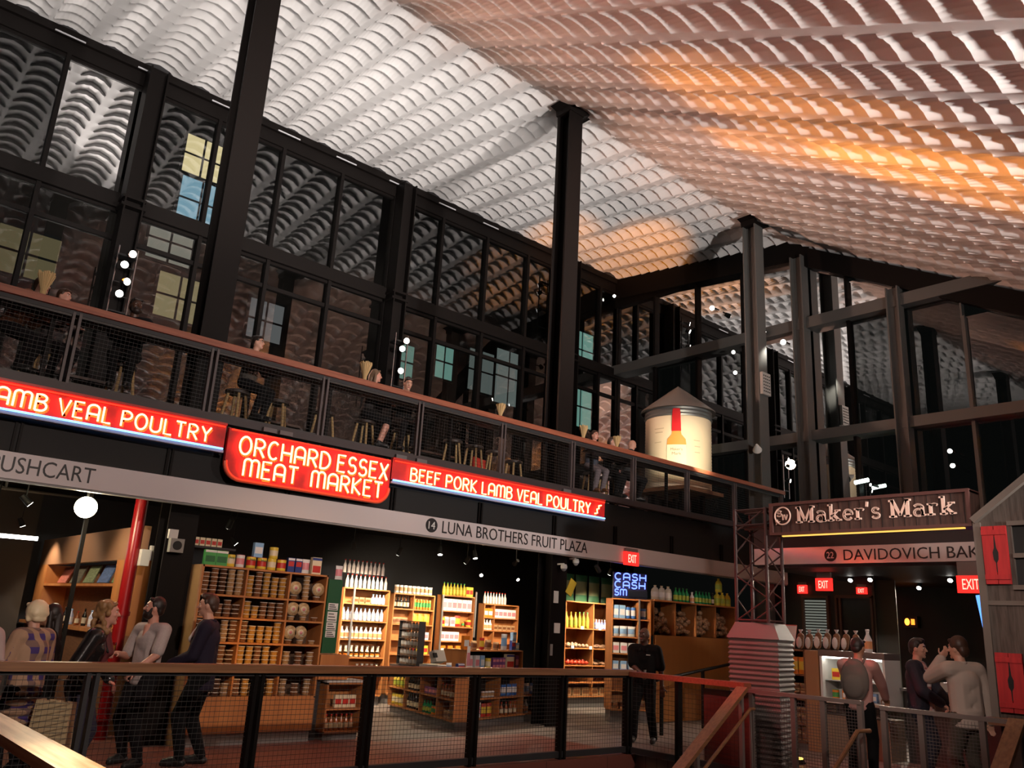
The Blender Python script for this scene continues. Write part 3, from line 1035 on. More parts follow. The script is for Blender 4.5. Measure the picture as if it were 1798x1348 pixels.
def bottle(name, r, h, c, lab, capm, neck=0.35):
    m = MB()
    m.lathe([(r * .9, 0), (r, h * .02), (r, h * .15), (r, h * .48), (r, h * (.93 - neck)), (r * neck, h * (1 - neck * .55)), (r * neck, h * .92)], n=14, ks=[0, 0, 1, 0, 0, 0])
    m.lathe([(r * neck * 1.2, h * .91), (r * neck * 1.2, h * .995), (r * neck, h)], n=12, k=2)
    PROTO[name] = m.mesh('bottle', [c, lab, capm], True)
def jug(name, r, h, c, lab, capm):
    m = MB()
    m.lathe([(r * .92, 0), (r, h * .03), (r, h * .2), (r, h * .55), (r * .85, h * .72), (r * .3, h * .88), (r * .28, h * .93)], n=14, ks=[0, 0, 1, 0, 0, 0], sx=1.1, sy=.8)
    m.lathe([(r * .33, h * .92), (r * .33, h * .99), (r * .25, h)], n=12, k=2)
    m.tube([(r * .8, 0, h * .45), (r * 1.12, 0, h * .6), (r * .9, 0, h * .8), (r * .35, 0, h * .86)], r * .13, 6, 0)
    PROTO[name] = m.mesh('jug', [c, lab, capm], True)
def bag(name, w, h, d, c, lab, crimp=True, kind='bag'):
    m = MB()
    nu, nv = 8, 8
    for side in (-1, 1):
        V = []
        for j in range(nv + 1):
            for i in range(nu + 1):
                u, v = i / nu, j / nv
                bul = (max(0.0, math.sin(PI * u)) ** .6) * (max(0.0, math.sin(PI * min(1, .12 + v * .88))) ** .6)
                V.append(((u - .5) * w * (1 - .08 * math.sin(PI * v)), side * d / 2 * bul + d / 2, v * h))
        F = []
        for j in range(nv):
            for i in range(nu):
                a = j * (nu + 1) + i
                f = (a, a + 1, a + nu + 2, a + nu + 1)
                F.append(f if side < 0 else f[::-1])
        b = len(m.v)
        m.v += V
        for f in F:
            m.f.append(tuple(q + b for q in f))
            jj = (f[0] if side < 0 else f[0]) // (nu + 1)
            m.m.append(1 if (side < 0 and 2 <= jj <= 5) else 0)
    PROTO[name] = m.mesh(kind, [c, lab], True)
bottle('milk', .05, .24, C_WHITE, pm((.75, .36, .16)), C_WHITE, .4)
bottle('water', .042, .25, pm((.55, .6, .75), .15), C_WHITE, C_LBLUE)
bottle('soup', .045, .22, C_CREAM, C_ORANGE, C_WHITE, .6)
bottle('redsauce', .036, .27, pm((.65, .58, .52)), pm((.62, .55, .5)), C_RED, .4)
bottle('dark_bottle', .036, .27, pm((.015, .012, .01), .15), C_CREAM, C_BLACK)
bottle('oil', .042, .28, pm((.55, .42, .05), .2), C_YELLOW, C_GREEN)
bottle('green_bottle', .052, .30, pm((.01, .24, .08), .2), C_LIME, C_DGREEN)
bottle('blue_bottle', .036, .22, pm((.3, .38, .75), .2), C_WHITE, C_WHITE)
bottle('yellow_bottle', .05, .27, C_YELLOW, C_LIME, C_YELLOW)
bottle('amber_bottle', .035, .22, pm((.3, .08, .02), .2), C_CREAM, C_RED)
jug('milk_jug', .09, .30, pm((.6, .58, .5)), C_WHITE, C_CREAM)
jug('yellow_jug', .085, .30, pm((.65, .55, .05)), C_LIME, C_YELLOW)
can('yellow_can', .062, .16, C_YELLOW, C_CREAM, C_YELLOW)
can('redyellow_can', .066, .16, C_YELLOW, C_RED, C_RED)
can('pink_can', .058, .17, C_WHITE, C_PINK, C_PINK)
can('small_can', .034, .10, C_RED, C_CREAM)
can('white_can', .034, .11, C_WHITE, C_TAN)
can('green_can', .034, .11, C_ORANGE, C_GREEN, C_GREEN)
can('blue_can', .05, .13, C_BLUE, C_WHITE)
box('green_box', .155, .07, .20, C_GREEN, C_DGREEN, (.2, .6), C_WHITE)
box('blue_box', .10, .06, .20, C_DBLUE, C_RED, (.4, .75), C_WHITE)
box('bluetop_box', .15, .07, .24, C_CREAM, C_RED, (.1, .5), C_DBLUE)
box('yellow_box', .15, .07, .18, C_YELLOW, C_RED)
box('orange_box', .14, .06, .2, C_ORANGE, C_WHITE)
box('white_box', .14, .06, .2, C_WHITE, C_PINK)
box('purple_box', .16, .06, .1, C_PURPLE, C_PINK)
box('small_box', .07, .05, .12, C_CREAM, C_RED)
box('brown_box', .12, .08, .12, C_TAN, C_BROWN)
box('lblue_box', .13, .07, .2, C_LBLUE, C_WHITE)
bag('rice_bag', .40, .62, .16, pm((.03, .12, .06)), pm((.22, .24, .12)), kind='rice_sack')
bag('chips', .15, .2, .05, pm((.16, .10, .07)), C_GREY, kind='snack_bag')
bag('red_chips', .17, .24, .06, C_RED, C_YELLOW, kind='snack_bag')
bag('orange_chips', .17, .24, .06, C_ORANGE, C_YELLOW, kind='snack_bag')
bag('flour', .12, .2, .08, C_WHITE, C_PINK, kind='flour_bag')
bag('bluebag', .18, .2, .08, C_BLUE, C_WHITE, kind='bag')
bag('whitebag', .18, .2, .08, C_WHITE, C_LBLUE, kind='bag')
bag('brownbag', .16, .13, .1, C_TAN, C_BROWN, kind='bag')
KINDNAME = {'tub': 'deli_tub'}
def put(proto, name, loc, rz, label, cat, group=None, sc=None):
    o = bpy.data.objects.new(name, PROTO[proto])
    COL.objects.link(o)
    o.location = Vector(loc) + Vector((0, 0, .002))
    o.rotation_euler = (0, 0, rz)
    if sc:
        o.scale = sc
    return tag(o, label, cat, group)

# ---------------------------------------------------------------- shelf units
class Unit:
    def __init__(s, name, label, cat, org, rz, xs, zs, depth, wood=ORANGEWOOD, kick=0.12, t=0.025, back=True, root=None, base=None, backmat=None):
        s.org, s.rz = Vector(org), rz
        s.R = Matrix.Rotation(rz, 3, 'Z')
        s.root = root or thing(name, label, cat, org, 0)
        W = xs[-1]
        s.part('side_panel', [((0, 0, zs[0]), (t, depth, zs[-1]))], wood)
        s.part('side_panel', [((W - t, 0, zs[0]), (W, depth, zs[-1]))], wood)
        for z in zs:
            s.part('shelf', [((t, 0, z - t), (W - t, depth, z))] if z not in (zs[-1],) else [((0, 0, z - t), (W, depth, z))], wood)
        for x in xs[1:-1]:
            for a, b in zip(zs[:-1], zs[1:]):
                s.part('divider', [((x - t / 2, 0.004, a), (x + t / 2, depth, b - t))], wood)
        if back:
            s.part('back_panel', [((t, depth - 0.01, zs[0]), (W - t, depth, zs[-1] - t))], backmat or wood)
        if kick:
            s.part('kick_plate', [((0.03, 0.05, 0), (W - 0.03, depth, zs[0] - t))], mat('kick_grey', (.16, .15, .145), .4))
    def part(s, name, boxes, m):
        q = MB()
        for a, b in boxes:
            c = Vector([(i + j) / 2 for i, j in zip(a, b)])
            q.box(s.org + s.R @ c, [abs(j - i) for i, j in zip(a, b)], s.rz)
        return q.build(name, m, s.root)
    def at(s, x, y, z):
        return s.org + s.R @ Vector((x, y, z))
    def row(s, proto, name, n, x0, x1, y, z, label, cat, group, jit=0.0, rows=1, sc=None, gap=0.09):
        for k in range(rows):
            for i in range(n):
                x = x0 + (x1 - x0) * (i + .5) / n + rng.uniform(-jit, jit)
                put(proto, name, s.at(x, y + k * gap, z), s.rz + rng.uniform(-jit, jit) * 3, label, cat, group, sc)

# ---------------------------------------------------------------- tall rack of sweets (left of the market)
TS = Unit('display_rack', 'tall orange wood rack of sweets and nuts behind the man in the dark suit', 'rack', (4.42, 11.2, 0), 0, [0, .64, 1.29, 1.89],
          [.60, .885, .965, 1.29, 1.61, 1.90, 2.27], .42, kick=None, back=True, backmat=mat('rack_back', (.10, .055, .03), .5))
TS.part('base_panel', [((0, 0.0, .15), (.94, .40, .575))], ORANGEWOOD)
TS.part('base_panel', [((.95, 0.0, .15), (1.89, .40, .575))], ORANGEWOOD)
TS.part('kick_plate', [((0.02, 0.03, 0), (1.87, .40, .15))], mat('kick_steel', (.30, .29, .28), .35, .4))
TS.part('side_panel', [((-.02, 0.0, 0.0), (0.0, .45, 2.27))], mat('pale_side_wood', (.42, .24, .11), .5))
rown = {.60: 'bottom', .965: 'fifth', 1.29: 'fourth', 1.61: 'third', 1.90: 'top'}
rown = {.60: 'lowest', .965: 'fourth', 1.29: 'third', 1.61: 'second', 1.90: 'top'}
kinds = [['tub_brown', 'tub_tan', 'tub_dark'], ['tub_brown', 'tub_amber', 'tub_amber'], ['tub_tan', 'tub_brown', 'tub_tan']]
for z in (1.90, 1.61, 1.29, .965, .60):
    free = {1.90: .34, 1.61: .26, 1.29: .29, .965: .29, .60: .25}[z]
    for c, (xa, xb) in enumerate(((.03, .62), (.66, 1.27), (1.31, 1.86))):
        colw = ('left', 'middle', 'right')[c]
        g = '%s column tubs, %s shelf of the tall rack' % (colw, rown[z])
        lab = 'lidded deli tub of sweets stacked in the %s column, %s shelf of the tall rack' % (colw, rown[z])
        nst = 5 if c < 2 else 3
        if c == 0 and z in (1.61, 1.29, .965):
            nst = 5
        for i in range(nst):
            hmax = int(free / .056)
            n = max(1, hmax - rng.randint(0, 1))
            x = xa + (xb - xa) * (i + .5) / nst
            kd = rng.choice(kinds[c])
            if c == 2 and z > 1.2 and z < 2.2:
                n = 1 if i != 1 else max(1, hmax - 2)
                if z == 1.90 and i == 1:
                    n = hmax
            for k in range(n):
                put(kd, 'deli_tub', TS.at(x + rng.uniform(-.004, .004), .075, z + k * .0555), 0, lab, 'food tub', g)
        if c == 2 and z in (1.90, 1.61, 1.29):
            for i in ((0, 2) if z == 1.90 else (0, 1)):
                x = xa + (xb - xa) * (i + .5) / 3 - (0.02 if i == 1 else 0)
                put('platter', 'platter', TS.at(x, .035, z + .056), 0, 'round nut platter propped in the right column of the tall rack, %s shelf, %s' % (rown[z], 'left' if i == 0 else 'right'), 'platter')
# goods along the top of the tall rack
tops = [('green_box', .10, 'green carton'), ('green_box', .26, 'green carton'), ('yellow_can', .40, 'pale yellow tin'), ('pink_can', .54, 'white and pink tin'), ('redyellow_can', .70, 'red and yellow tin'),
        ('redyellow_can', .86, 'red and yellow tin'), ('yellow_can', 1.01, 'pale yellow tin'), ('redyellow_can', 1.16, 'orange and yellow tin'), ('blue_box', 1.29, 'blue carton with red patch'), ('blue_box', 1.41, 'blue carton with red patch'),
        ('flour', 1.545, 'white and pink paper bag'), ('bluetop_box', 1.70, 'cream pouch with blue top')]
ordn = ['leftmost', 'second from the left', 'third from the left', 'fourth from the left', 'fifth from the left', 'sixth from the left', 'seventh from the left', 'eighth from the left', 'fourth from the right', 'third from the right', 'second from the right', 'rightmost']
for (p, x, w), od in zip(tops, ordn):
    put(p, {'green_box': 'carton', 'blue_box': 'carton', 'bluetop_box': 'pouch', 'flour': 'paper_bag'}.get(p, 'tin'), TS.at(x, .04 if 'box' in p or p == 'flour' else .09, 2.27), rng.uniform(-.05, .05), '%s on the top of the tall rack, %s' % (w, od), 'packaged food')
for x in (.40, .70, .86):
    o = fit_text('Nido', -.04, .04, .105, .135, lambda u, v, w: (u, -.069 - w, v), .002).build('lettering', C_DGREEN)
    o.location = TS.at(x, .09, 2.27)
    for p in bpy.data.objects:
        if p.name.startswith('tin') and (p.location - o.location).length < 4e-3:
            o.parent = p
            o.matrix_parent_inverse = Matrix()
            o.location = (0, 0, 0)
            break
put('yellow_can', 'tin', TS.at(1.02, .09, 2.431), 0, 'pale yellow tin standing on another tin on top of the tall rack', 'packaged food')
put('lblue_box', 'carton', TS.at(.78, .06, 2.431), 0, 'blue carton standing on the tins on top of the tall rack', 'packaged food')
# second tier behind on the left: grey packs seen under the band
for i in range(5):
    put('small_box', 'carton', (4.55 + i * .085, 11.9, 2.55), 0, 'small pale carton on the dark high ledge behind the tall rack', 'packaged food', 'pale cartons on the high ledge')
tag(MB().bb((4.45, 11.8, 2.52), (5.1, 12.2, 2.55)).build('ledge_board', CHARCOAL), 'dark high ledge behind the tall rack carrying small cartons', 'ledge')

# green end panel with notices
gp = thing('end_panel', 'green end panel with paper notices right of the tall rack', 'panel', (6.44, 11.2, 1.18))
MB().bb((6.34, 11.22, 1.18), (6.57, 11.26, 2.22)).build('board', pm((.012, .085, .03), .5), gp)
for i, (z0, z1) in enumerate(((1.78, 1.88), (1.62, 1.76), (1.50, 1.61), (1.40, 1.49))):
    MB().bb((6.37, 11.214, z0), (6.53, 11.22, z1)).build('notice', PAPER, gp)
    q = MB()
    for k in range(3):
        zz = z0 + (z1 - z0) * (k + .6) / 3.4
        q.bb((6.385, 11.212, zz - .006), (6.515 - .02 * k, 11.214, zz + .006))
    q.build('notice_print', C_BLACK, gp)
put('flour', 'paper_bag', (6.48, 11.17, 2.222), 0, 'white paper bag standing on top of the green panel', 'packaged food')
q = thing('counter_end', 'orange wood counter end below the green panel', 'counter', (6.5, 11.3, 0))
MB().bb((6.33, 11.2, .82), (6.8, 11.65, 1.16)).build('counter_box', ORANGEWOOD, q)
MB().bb((6.33, 11.3, 0), (6.42, 11.6, .82)).build('leg', CHARCOAL, q)
SU = Unit('low_cabinet', 'small low orange shelf cabinet with white top under the counter end', 'cabinet', (6.48, 11.18, 0), 0, [0, .62], [.12, .43, .78], .4, kick=.1)
SU.part('top_slab', [((-.02, -.02, .782), (.64, .4, .81))], mat('pale_slab', (.5, .48, .45), .35))
SU.row('amber_bottle', 'bottle', 6, .06, .56, .12, .12, 'small amber bottle lined up on the bottom shelf of the low cabinet', 'bottle', 'amber bottles in the low cabinet')
SU.row('small_box', 'carton', 3, .2, .56, .1, .43, 'small carton on the upper shelf of the low cabinet', 'packaged food', 'cartons in the low cabinet', sc=(1.6, 1, 1.4))

# ---------------------------------------------------------------- dairy rack and wall racks
SILV = mat('shelf_upright', (.35, .34, .33), .35, .6)
DR = Unit('dairy_rack', 'brightly lit rack of white bottles at the back left of the market', 'rack', (8.95, 15.2, 0), .05, [0, 1.15], [.2, .58, .93, 1.28, 1.64, 1.98, 2.28], .30)
DR.part('upright', [((.22, -.03, .9), (.26, -.005, 2.28))], SILV)
DR.row('soup', 'bottle', 8, .05, 1.1, .1, .93, 'white bottle with pale orange label, lowest visible row of the lit dairy rack', 'bottle', 'lowest row of the dairy rack')
DR.row('milk', 'bottle', 9, .05, 1.1, .1, 1.28, 'white milk bottle with orange label on the middle shelf of the lit dairy rack', 'bottle', 'middle row of the dairy rack')
DR.row('water', 'bottle', 10, .05, 1.1, .1, 1.64, 'pale blue capped bottle on the second shelf of the lit dairy rack', 'bottle', 'pale blue row of the dairy rack')
DR.row('brown_box', 'carton', 3, .3, .75, .1, 1.98, 'tan carton on the top shelf of the lit dairy rack', 'packaged food', 'tan cartons of the dairy rack')
DR.row('water', 'bottle', 4, .75, 1.1, .1, 1.98, 'pale bottle on the top shelf of the lit dairy rack', 'bottle', 'pale bottles at the top of the dairy rack', sc=(1, 1, .8))
DR.row('soup', 'bottle', 5, .5, 1.1, .1, .58, 'white bottle on a low shelf of the dairy rack below the guard rail', 'bottle', 'low row of the dairy rack')
DR.row('redsauce', 'bottle', 10, .05, 1.12, .08, 2.28, 'red capped bottle in the lower tier on top of the dairy rack', 'bottle', 'red capped bottles, lower tier')
DR.part('riser_board', [((0, .14, 2.555), (1.15, .34, 2.575))], CHARCOAL)
DR.part('riser_support', [((0, .14, 2.28), (.02, .34, 2.555)), ((1.13, .14, 2.28), (1.15, .34, 2.555))], CHARCOAL)
DR.row('redsauce', 'bottle', 10, .05, 1.12, .22, 2.575, 'red capped bottle in the upper tier above the dairy rack', 'bottle', 'red capped bottles, upper tier')
R2 = Unit('wall_rack', 'cubby rack of cans and bags between the dairy rack and the white box rack', 'rack', (10.4, 15.55, 0), .05, [0, .56, 1.15], [.2, .6, 1.0, 1.3, 1.62, 1.94, 2.26], .2)
R2.row('white_can', 'tin', 9, .05, 1.1, .08, 2.26, 'small pale tin in the row on top of the cubby rack', 'tin', 'tins on top of the cubby rack', sc=(1.4, 1.4, 1.6))
R2.row('dark_bottle', 'bottle', 5, .05, .5, .1, 1.94, 'dark bottle in the upper left cubby of the cubby rack', 'bottle', 'dark bottles, upper left cubby')
R2.row('green_can', 'tin', 6, .6, 1.1, .08, 1.94, 'green and orange tin in the upper right cubby of the cubby rack', 'tin', 'green tins, upper right cubby', sc=(1, 1, 1.9))
R2.row('brownbag', 'bag', 3, .05, .5, .06, 1.62, 'brown bag in the second left cubby of the cubby rack', 'packaged food', 'brown bags in the cubby rack')
R2.row('orange_chips', 'snack_bag', 3, .6, 1.1, .06, 1.62, 'orange bag in the second right cubby of the cubby rack', 'packaged food', 'orange bags in the cubby rack')
R2.row('white_box', 'carton', 3, .6, 1.1, .06, 1.3, 'white carton in the third right cubby of the cubby rack', 'packaged food', 'white cartons in the cubby rack', sc=(1, 1, .8))
R2.row('yellow_box', 'carton', 3, .6, 1.1, .06, 1.0, 'yellow carton in the low right cubby of the cubby rack', 'packaged food', 'yellow cartons in the cubby rack')
R3 = Unit('wall_rack', 'bright rack with white boxes on its top shelf in the middle of the market', 'rack', (11.72, 15.55, 0), .05, [0, .98], [.2, .6, 1.0, 1.3, 1.62, 1.96, 2.30], .2)
R3.row('oil', 'bottle', 7, .04, .75, .1, 2.30, 'yellow oil bottle on top of the bright middle rack', 'bottle', 'oil bottles on the middle rack')
R3.row('yellow_box', 'carton', 2, .76, .97, .08, 2.30, 'yellow carton on top of the bright middle rack', 'packaged food', 'yellow cartons on the middle rack', sc=(.7, 1, 1.2))
R3.row('white_box', 'carton', 6, .04, .94, .06, 1.96, 'white carton on the upper shelf of the bright middle rack', 'packaged food', 'white cartons of the middle rack', sc=(1, 1, 1.3))
for i, (p, w) in enumerate((('yellow_box', 'yellow'), ('flour', 'white'), ('white_box', 'white'), ('red_chips', 'red'), ('green_can', 'green'), ('redyellow_can', 'red and yellow'))):
    put(p, 'carton' if 'box' in p else 'pack', R3.at(.09 + i * .155, .07, 1.62), .05, '%s pack on the second shelf of the bright middle rack, %s from left' % (w, ('first', 'second', 'third', 'fourth', 'fifth', 'sixth')[i]), 'packaged food')
R3.row('white_box', 'carton', 4, .04, .6, .06, 1.3, 'white carton on the third shelf of the bright middle rack', 'packaged food', 'third shelf cartons of the middle rack')
R3.row('orange_box', 'carton', 4, .04, .94, .06, 1.0, 'orange carton on the low shelf of the bright middle rack', 'packaged food', 'orange cartons of the middle rack')
R3.part('upright', [((-.03, -.03, .9), (.01, -.005, 2.3))], SILV)
R3.part('upright', [((.97, -.03, 1.4), (1.01, -.005, 2.42))], SILV)
R4 = Unit('wall_rack', 'rack of small boxes just left of the black post in the market', 'rack', (12.95, 15.55, 0), .05, [0, .35, 1.15], [.2, .6, 1.0, 1.3, 1.58, 1.87, 2.18], .2)
R4.row('redsauce', 'bottle', 8, .04, .8, .1, 2.18, 'red labelled bottle on top of the rack left of the black post', 'bottle', 'bottles on the rack left of the post')
R4.row('orange_box', 'carton', 2, .04, .33, .05, 1.87, 'orange carton in the upper left cubby of the rack left of the black post', 'packaged food', 'orange cartons left of the post')
R4.row('white_box', 'carton', 5, .38, 1.1, .05, 1.87, 'white carton in the upper right cubby of the rack left of the black post', 'packaged food', 'white cartons left of the post')
R4.row('milk', 'bottle', 3, .04, .33, .08, 1.58, 'white bottle in the second left cubby of the rack left of the black post', 'bottle', 'white bottles left of the post')
R4.row('brown_box', 'carton', 5, .38, 1.1, .05, 1.58, 'brown carton in the second right cubby of the rack left of the black post', 'packaged food', 'brown cartons left of the post')

# ---------------------------------------------------------------- island counter
A0 = Vector((9.1, 11.54, 0))
rzF = math.radians(16.5)
L0 = Vector((9.66, 14.35, 0))
dl = A0 - L0
rzL = math.atan2(dl.y, dl.x)
LW = dl.length
isl = thing('island_counter', 'long orange wood island counter with two rows of open cubbies at the market entrance', 'counter', (10.5, 12.6, 0))
IF = Unit('', '', '', A0 + Vector((.288, .085, 0)), rzF, [0, .32, 1.08, 1.90, 2.76], [.15, .47, .83], .32, root=isl, backmat=DARK)
IL = Unit('', '', '', L0, rzL, [0, .75, 1.45, 2.15, LW - .02], [.15, .47, .83], .30, root=isl, backmat=DARK)
E1 = IF.at(2.76, 0, 0)
E2 = IF.at(2.76, 1.5, 0)
top = [(A0.x - .03, A0.y - .03), (E1.x + .02, E1.y - .03), (E2.x, E2.y), (L0.x + .9, L0.y + .4), (L0.x - .02, L0.y)]
MB().prism(top, .832, .872).build('counter_top', mat('dark_counter', (.06, .045, .04), .35), isl)
zz = lambda a: a
def fill(unit, cells, off=0.0):
    for (p, name, n, x0, x1, z, lab, cat, grp, sc, rows) in cells:
        unit.row(p, name, n, x0 - off, x1 - off, .08, z, lab, cat, grp, .004, rows, sc)
fill(IL, [
 ('yellow_can', 'tin', 4, .05, .7, .15, 'yellow tin in the far lower cubby of the island left face', 'tin', 'yellow tins of the island', (.8, .8, 1.2), 1),
 ('yellow_bottle', 'bottle', 4, .05, .7, .47, 'yellow bottle in the far upper cubby of the island left face', 'bottle', 'yellow bottles of the island', (.8, .8, .9), 1),
 ('dark_bottle', 'bottle', 6, .78, 1.42, .15, 'dark bottle with cream label in the second lower cubby of the island left face', 'bottle', 'dark sauce bottles of the island', None, 1),
 ('dark_bottle', 'bottle', 5, .78, 1.42, .47, 'dark bottle in the second upper cubby of the island left face', 'bottle', 'dark bottles, upper cubby', (1, 1, .85), 1),
 ('green_bottle', 'bottle', 3, 1.48, 1.85, .15, 'green bottle in the third lower cubby of the island left face', 'bottle', 'green bottles of the island', (.8, .8, .7), 1),
 ('green_can', 'tin', 3, 1.86, 2.12, .15, 'green topped tin in the third lower cubby of the island left face', 'tin', 'green tins of the island', (1.1, 1.1, 1.3), 1),
 ('purple_box', 'carton', 4, 1.48, 2.12, .47, 'purple carton in the third upper cubby of the island left face', 'packaged food', 'purple cartons of the island', (1, 1, 1.1), 1),
 ('amber_bottle', 'bottle', 5, 2.18, 2.75, .47, 'amber bottle in the near upper cubby of the island left face', 'bottle', 'amber bottles of the island', None, 1),
 ('brown_box', 'carton', 3, 2.3, 2.75, .15, 'brown carton in the near lower cubby of the island left face', 'packaged food', 'brown cartons of the island', None, 1)])
fill(IF, [
 ('brown_box', 'carton', 2, .33, .6, .15, 'brown carton in the lower corner cubby of the island front', 'packaged food', 'brown cartons in the corner cubby', None, 1),
 ('dark_bottle', 'bottle', 3, .33, .6, .47, 'dark bottle in the upper corner cubby of the island front', 'bottle', 'dark bottles in the corner cubby', (1, 1, .9), 1),
 ('white_box', 'carton', 2, .66, .9, .15, 'white carton in the second lower cubby of the island front', 'packaged food', 'white cartons of the island', (.8, 1, 1.2), 1),
 ('red_chips', 'snack_bag', 2, .95, 1.3, .15, 'red bag in the second lower cubby of the island front', 'packaged food', 'red bags of the island', (.9, 1, .9), 1),
 ('white_can', 'tin', 4, .9, 1.3, .47, 'small white tin in the second upper cubby of the island front', 'tin', 'white tins of the island front', (1.1, 1.1, 1), 1),
 ('flour', 'paper_bag', 1, .68, .82, .47, 'cream paper bag in the second upper cubby of the island front', 'packaged food', None, None, 1),
 ('bluebag', 'bag', 4, 1.42, 2.15, .47, 'blue and white bag in the third upper cubby of the island front', 'packaged food', 'blue bags of the island, third cubby', (.9, 1, 1), 1),
 ('amber_bottle', 'bottle', 4, 1.5, 2.1, .15, 'dark amber bottle in the third lower cubby of the island front', 'bottle', 'bottles in the third lower cubby', None, 1),
 ('whitebag', 'bag', 2, 2.25, 2.6, .47, 'puffy white bag in the last upper cubby of the island front', 'packaged food', 'white bags of the island, last cubby', None, 1),
 ('bluebag', 'bag', 2, 2.62, 3.0, .47, 'blue bag in the last upper cubby of the island front', 'packaged food', 'blue bags of the island, last cubby', None, 1),
 ('milk', 'bottle', 1, 2.35, 2.5, .15, 'white bottle in the last lower cubby of the island front', 'bottle', None, None, 1),
 ('whitebag', 'bag', 1, 2.75, 3.0, .15, 'white bag in the last lower cubby of the island front', 'packaged food', None, None, 1)], .30)
# raised display on the island
RD = Unit('counter_display', 'raised open orange wood display standing on the island counter by the black post', 'shelf', IF.at(.65, .5, .872), rzF, [0, 2.0], [.03, .37], .5, kick=None, back=True, backmat=DARK)
dz = 0
for i, (p, w, s) in enumerate((('yellow_box', 'yellow carton', None), ('flour', 'pink and white bag', None), ('white_box', 'white carton', None), ('lblue_box', 'pale blue carton', None), ('yellow_can', 'yellow tin', None))):
    put(p, 'carton' if 'box' in p else 'pack', RD.at(.14 + .17 * i, .06, .03), rzF, '%s inside the raised counter display, %s from its left' % (w, ('first', 'second', 'third', 'fourth', 'fifth')[i]), 'packaged food', None, (1, 1, 1.2))
RD.row('purple_box', 'carton', 4, 1.0, 1.45, .06, .03, 'purple carton lower stack inside the raised counter display', 'packaged food', 'purple cartons in the raised display', sc=(.65, 1, 1))
RD.row('purple_box', 'carton', 4, 1.0, 1.45, .06, .13, 'purple carton upper stack inside the raised counter display', 'packaged food', 'upper purple cartons in the raised display', sc=(.65, 1, 1))
put('bluetop_box', 'carton', RD.at(1.62, .05, .03), rzF, 'big cream carton with green print at the right of the raised display', 'packaged food', None, (1.9, 1, 1.1))
RD.row('purple_box', 'carton', 1, 1.8, 1.96, .06, .03, 'tall purple carton at the far right of the raised display', 'packaged food', None, sc=(.8, 1, 2.4))
for i, (p, n, x, w, s) in enumerate((('orange_box', 'carton', .12, 'orange carton with black square', (1.3, 1, 1.2)), ('brownbag', 'bag', .42, 'grey brown bread bag', (1.3, 1, 1.2)), ('red_chips', 'snack_bag', .66, 'red bag', (1, 1, .9)),
        ('brownbag', 'bag', .9, 'brown bread bag', (1.4, 1, 1.4)), ('brownbag', 'bag', 1.18, 'brown roll bag', (1.3, 1, 1.1)), ('whitebag', 'bag', 1.45, 'shiny white bag', (1.2, 1, 1.5)), ('blue_box', 'carton', 1.76, 'dark blue carton', (1.4, 1, .9)), ('lblue_box', 'carton', 1.9, 'light blue carton', (.9, 1, .7)))):
    put(p, n, RD.at(x, .08, .37), rzF, '%s on top of the raised counter display' % w + (', right of the red bag' if i == 3 else ', left of the shiny white bag' if i == 4 else ''), 'packaged food', None, s)
put('lblue_box', 'carton', RD.at(1.78, .08, .37 + .182), rzF, 'blue carton stacked on the dark blue carton of the raised display', 'packaged food', None, (1, 1, .8))
# things on the counter left of the display
rg_ = thing('cash_register', 'beige cash register with slanted screen on the island counter', 'cash register', (9.25, 12.35, .872), rzF)
q = MB(); q.bb((-.2, -.2, 0), (.2, .2, .11)); q.build('drawer', mat('beige_plastic', (.42, .40, .36), .5), rg_, loc=(0, 0, 0))
q = MB(); q.box((0.05, 0, .24), (.3, .12, .2), 0, None, Matrix.Rotation(-.4, 3, 'X')); q.build('screen_case', mat('beige_plastic', (.42, .40, .36), .5), rg_, loc=(0, 0, 0))
q = MB(); q.box((-.12, -.07, .27), (.1, .02, .08), 0, None, Matrix.Rotation(-.4, 3, 'X')); q.build('screen', C_BLACK, rg_, loc=(0, 0, 0))
put('blue_box', 'carton', IF.at(.25, .3, .872), rzF, 'dark navy carton on the counter beside the cash register', 'packaged food', None, (1.9, 1, .75))
put('whitebag', 'bag', IF.at(.0, .35, .872), rzF, 'pale pink bag on the counter beside the cash register', 'packaged food', None, (.9, 1, .8))
put('flour', 'paper_bag', IF.at(.52, .32, .872), rzF, 'tall light blue pack beside the raised counter display', 'packaged food', None, (.8, .8, 2.2))
rk = Unit('snack_rack', 'dark rack full of small snack bags on the far end of the island counter', 'rack', IL.at(.15, .05, .872), rzL, [0, .95], [.02, .18, .34, .50, .66, .82], .13, wood=CHARCOAL, kick=None, t=.012, back=False)
for j, z in enumerate((.02, .18, .34, .50, .66)):
    rk.row('chips', 'snack_bag', 6, .02, .93, .03, z, 'small dark snack bag on the %s tier of the wire snack rack' % ('lowest', 'second', 'third', 'fourth', 'top')[j], 'packaged food', 'snack bags, %s tier' % ('lowest', 'second', 'third', 'fourth', 'top')[j], sc=(.9, 1, .7))

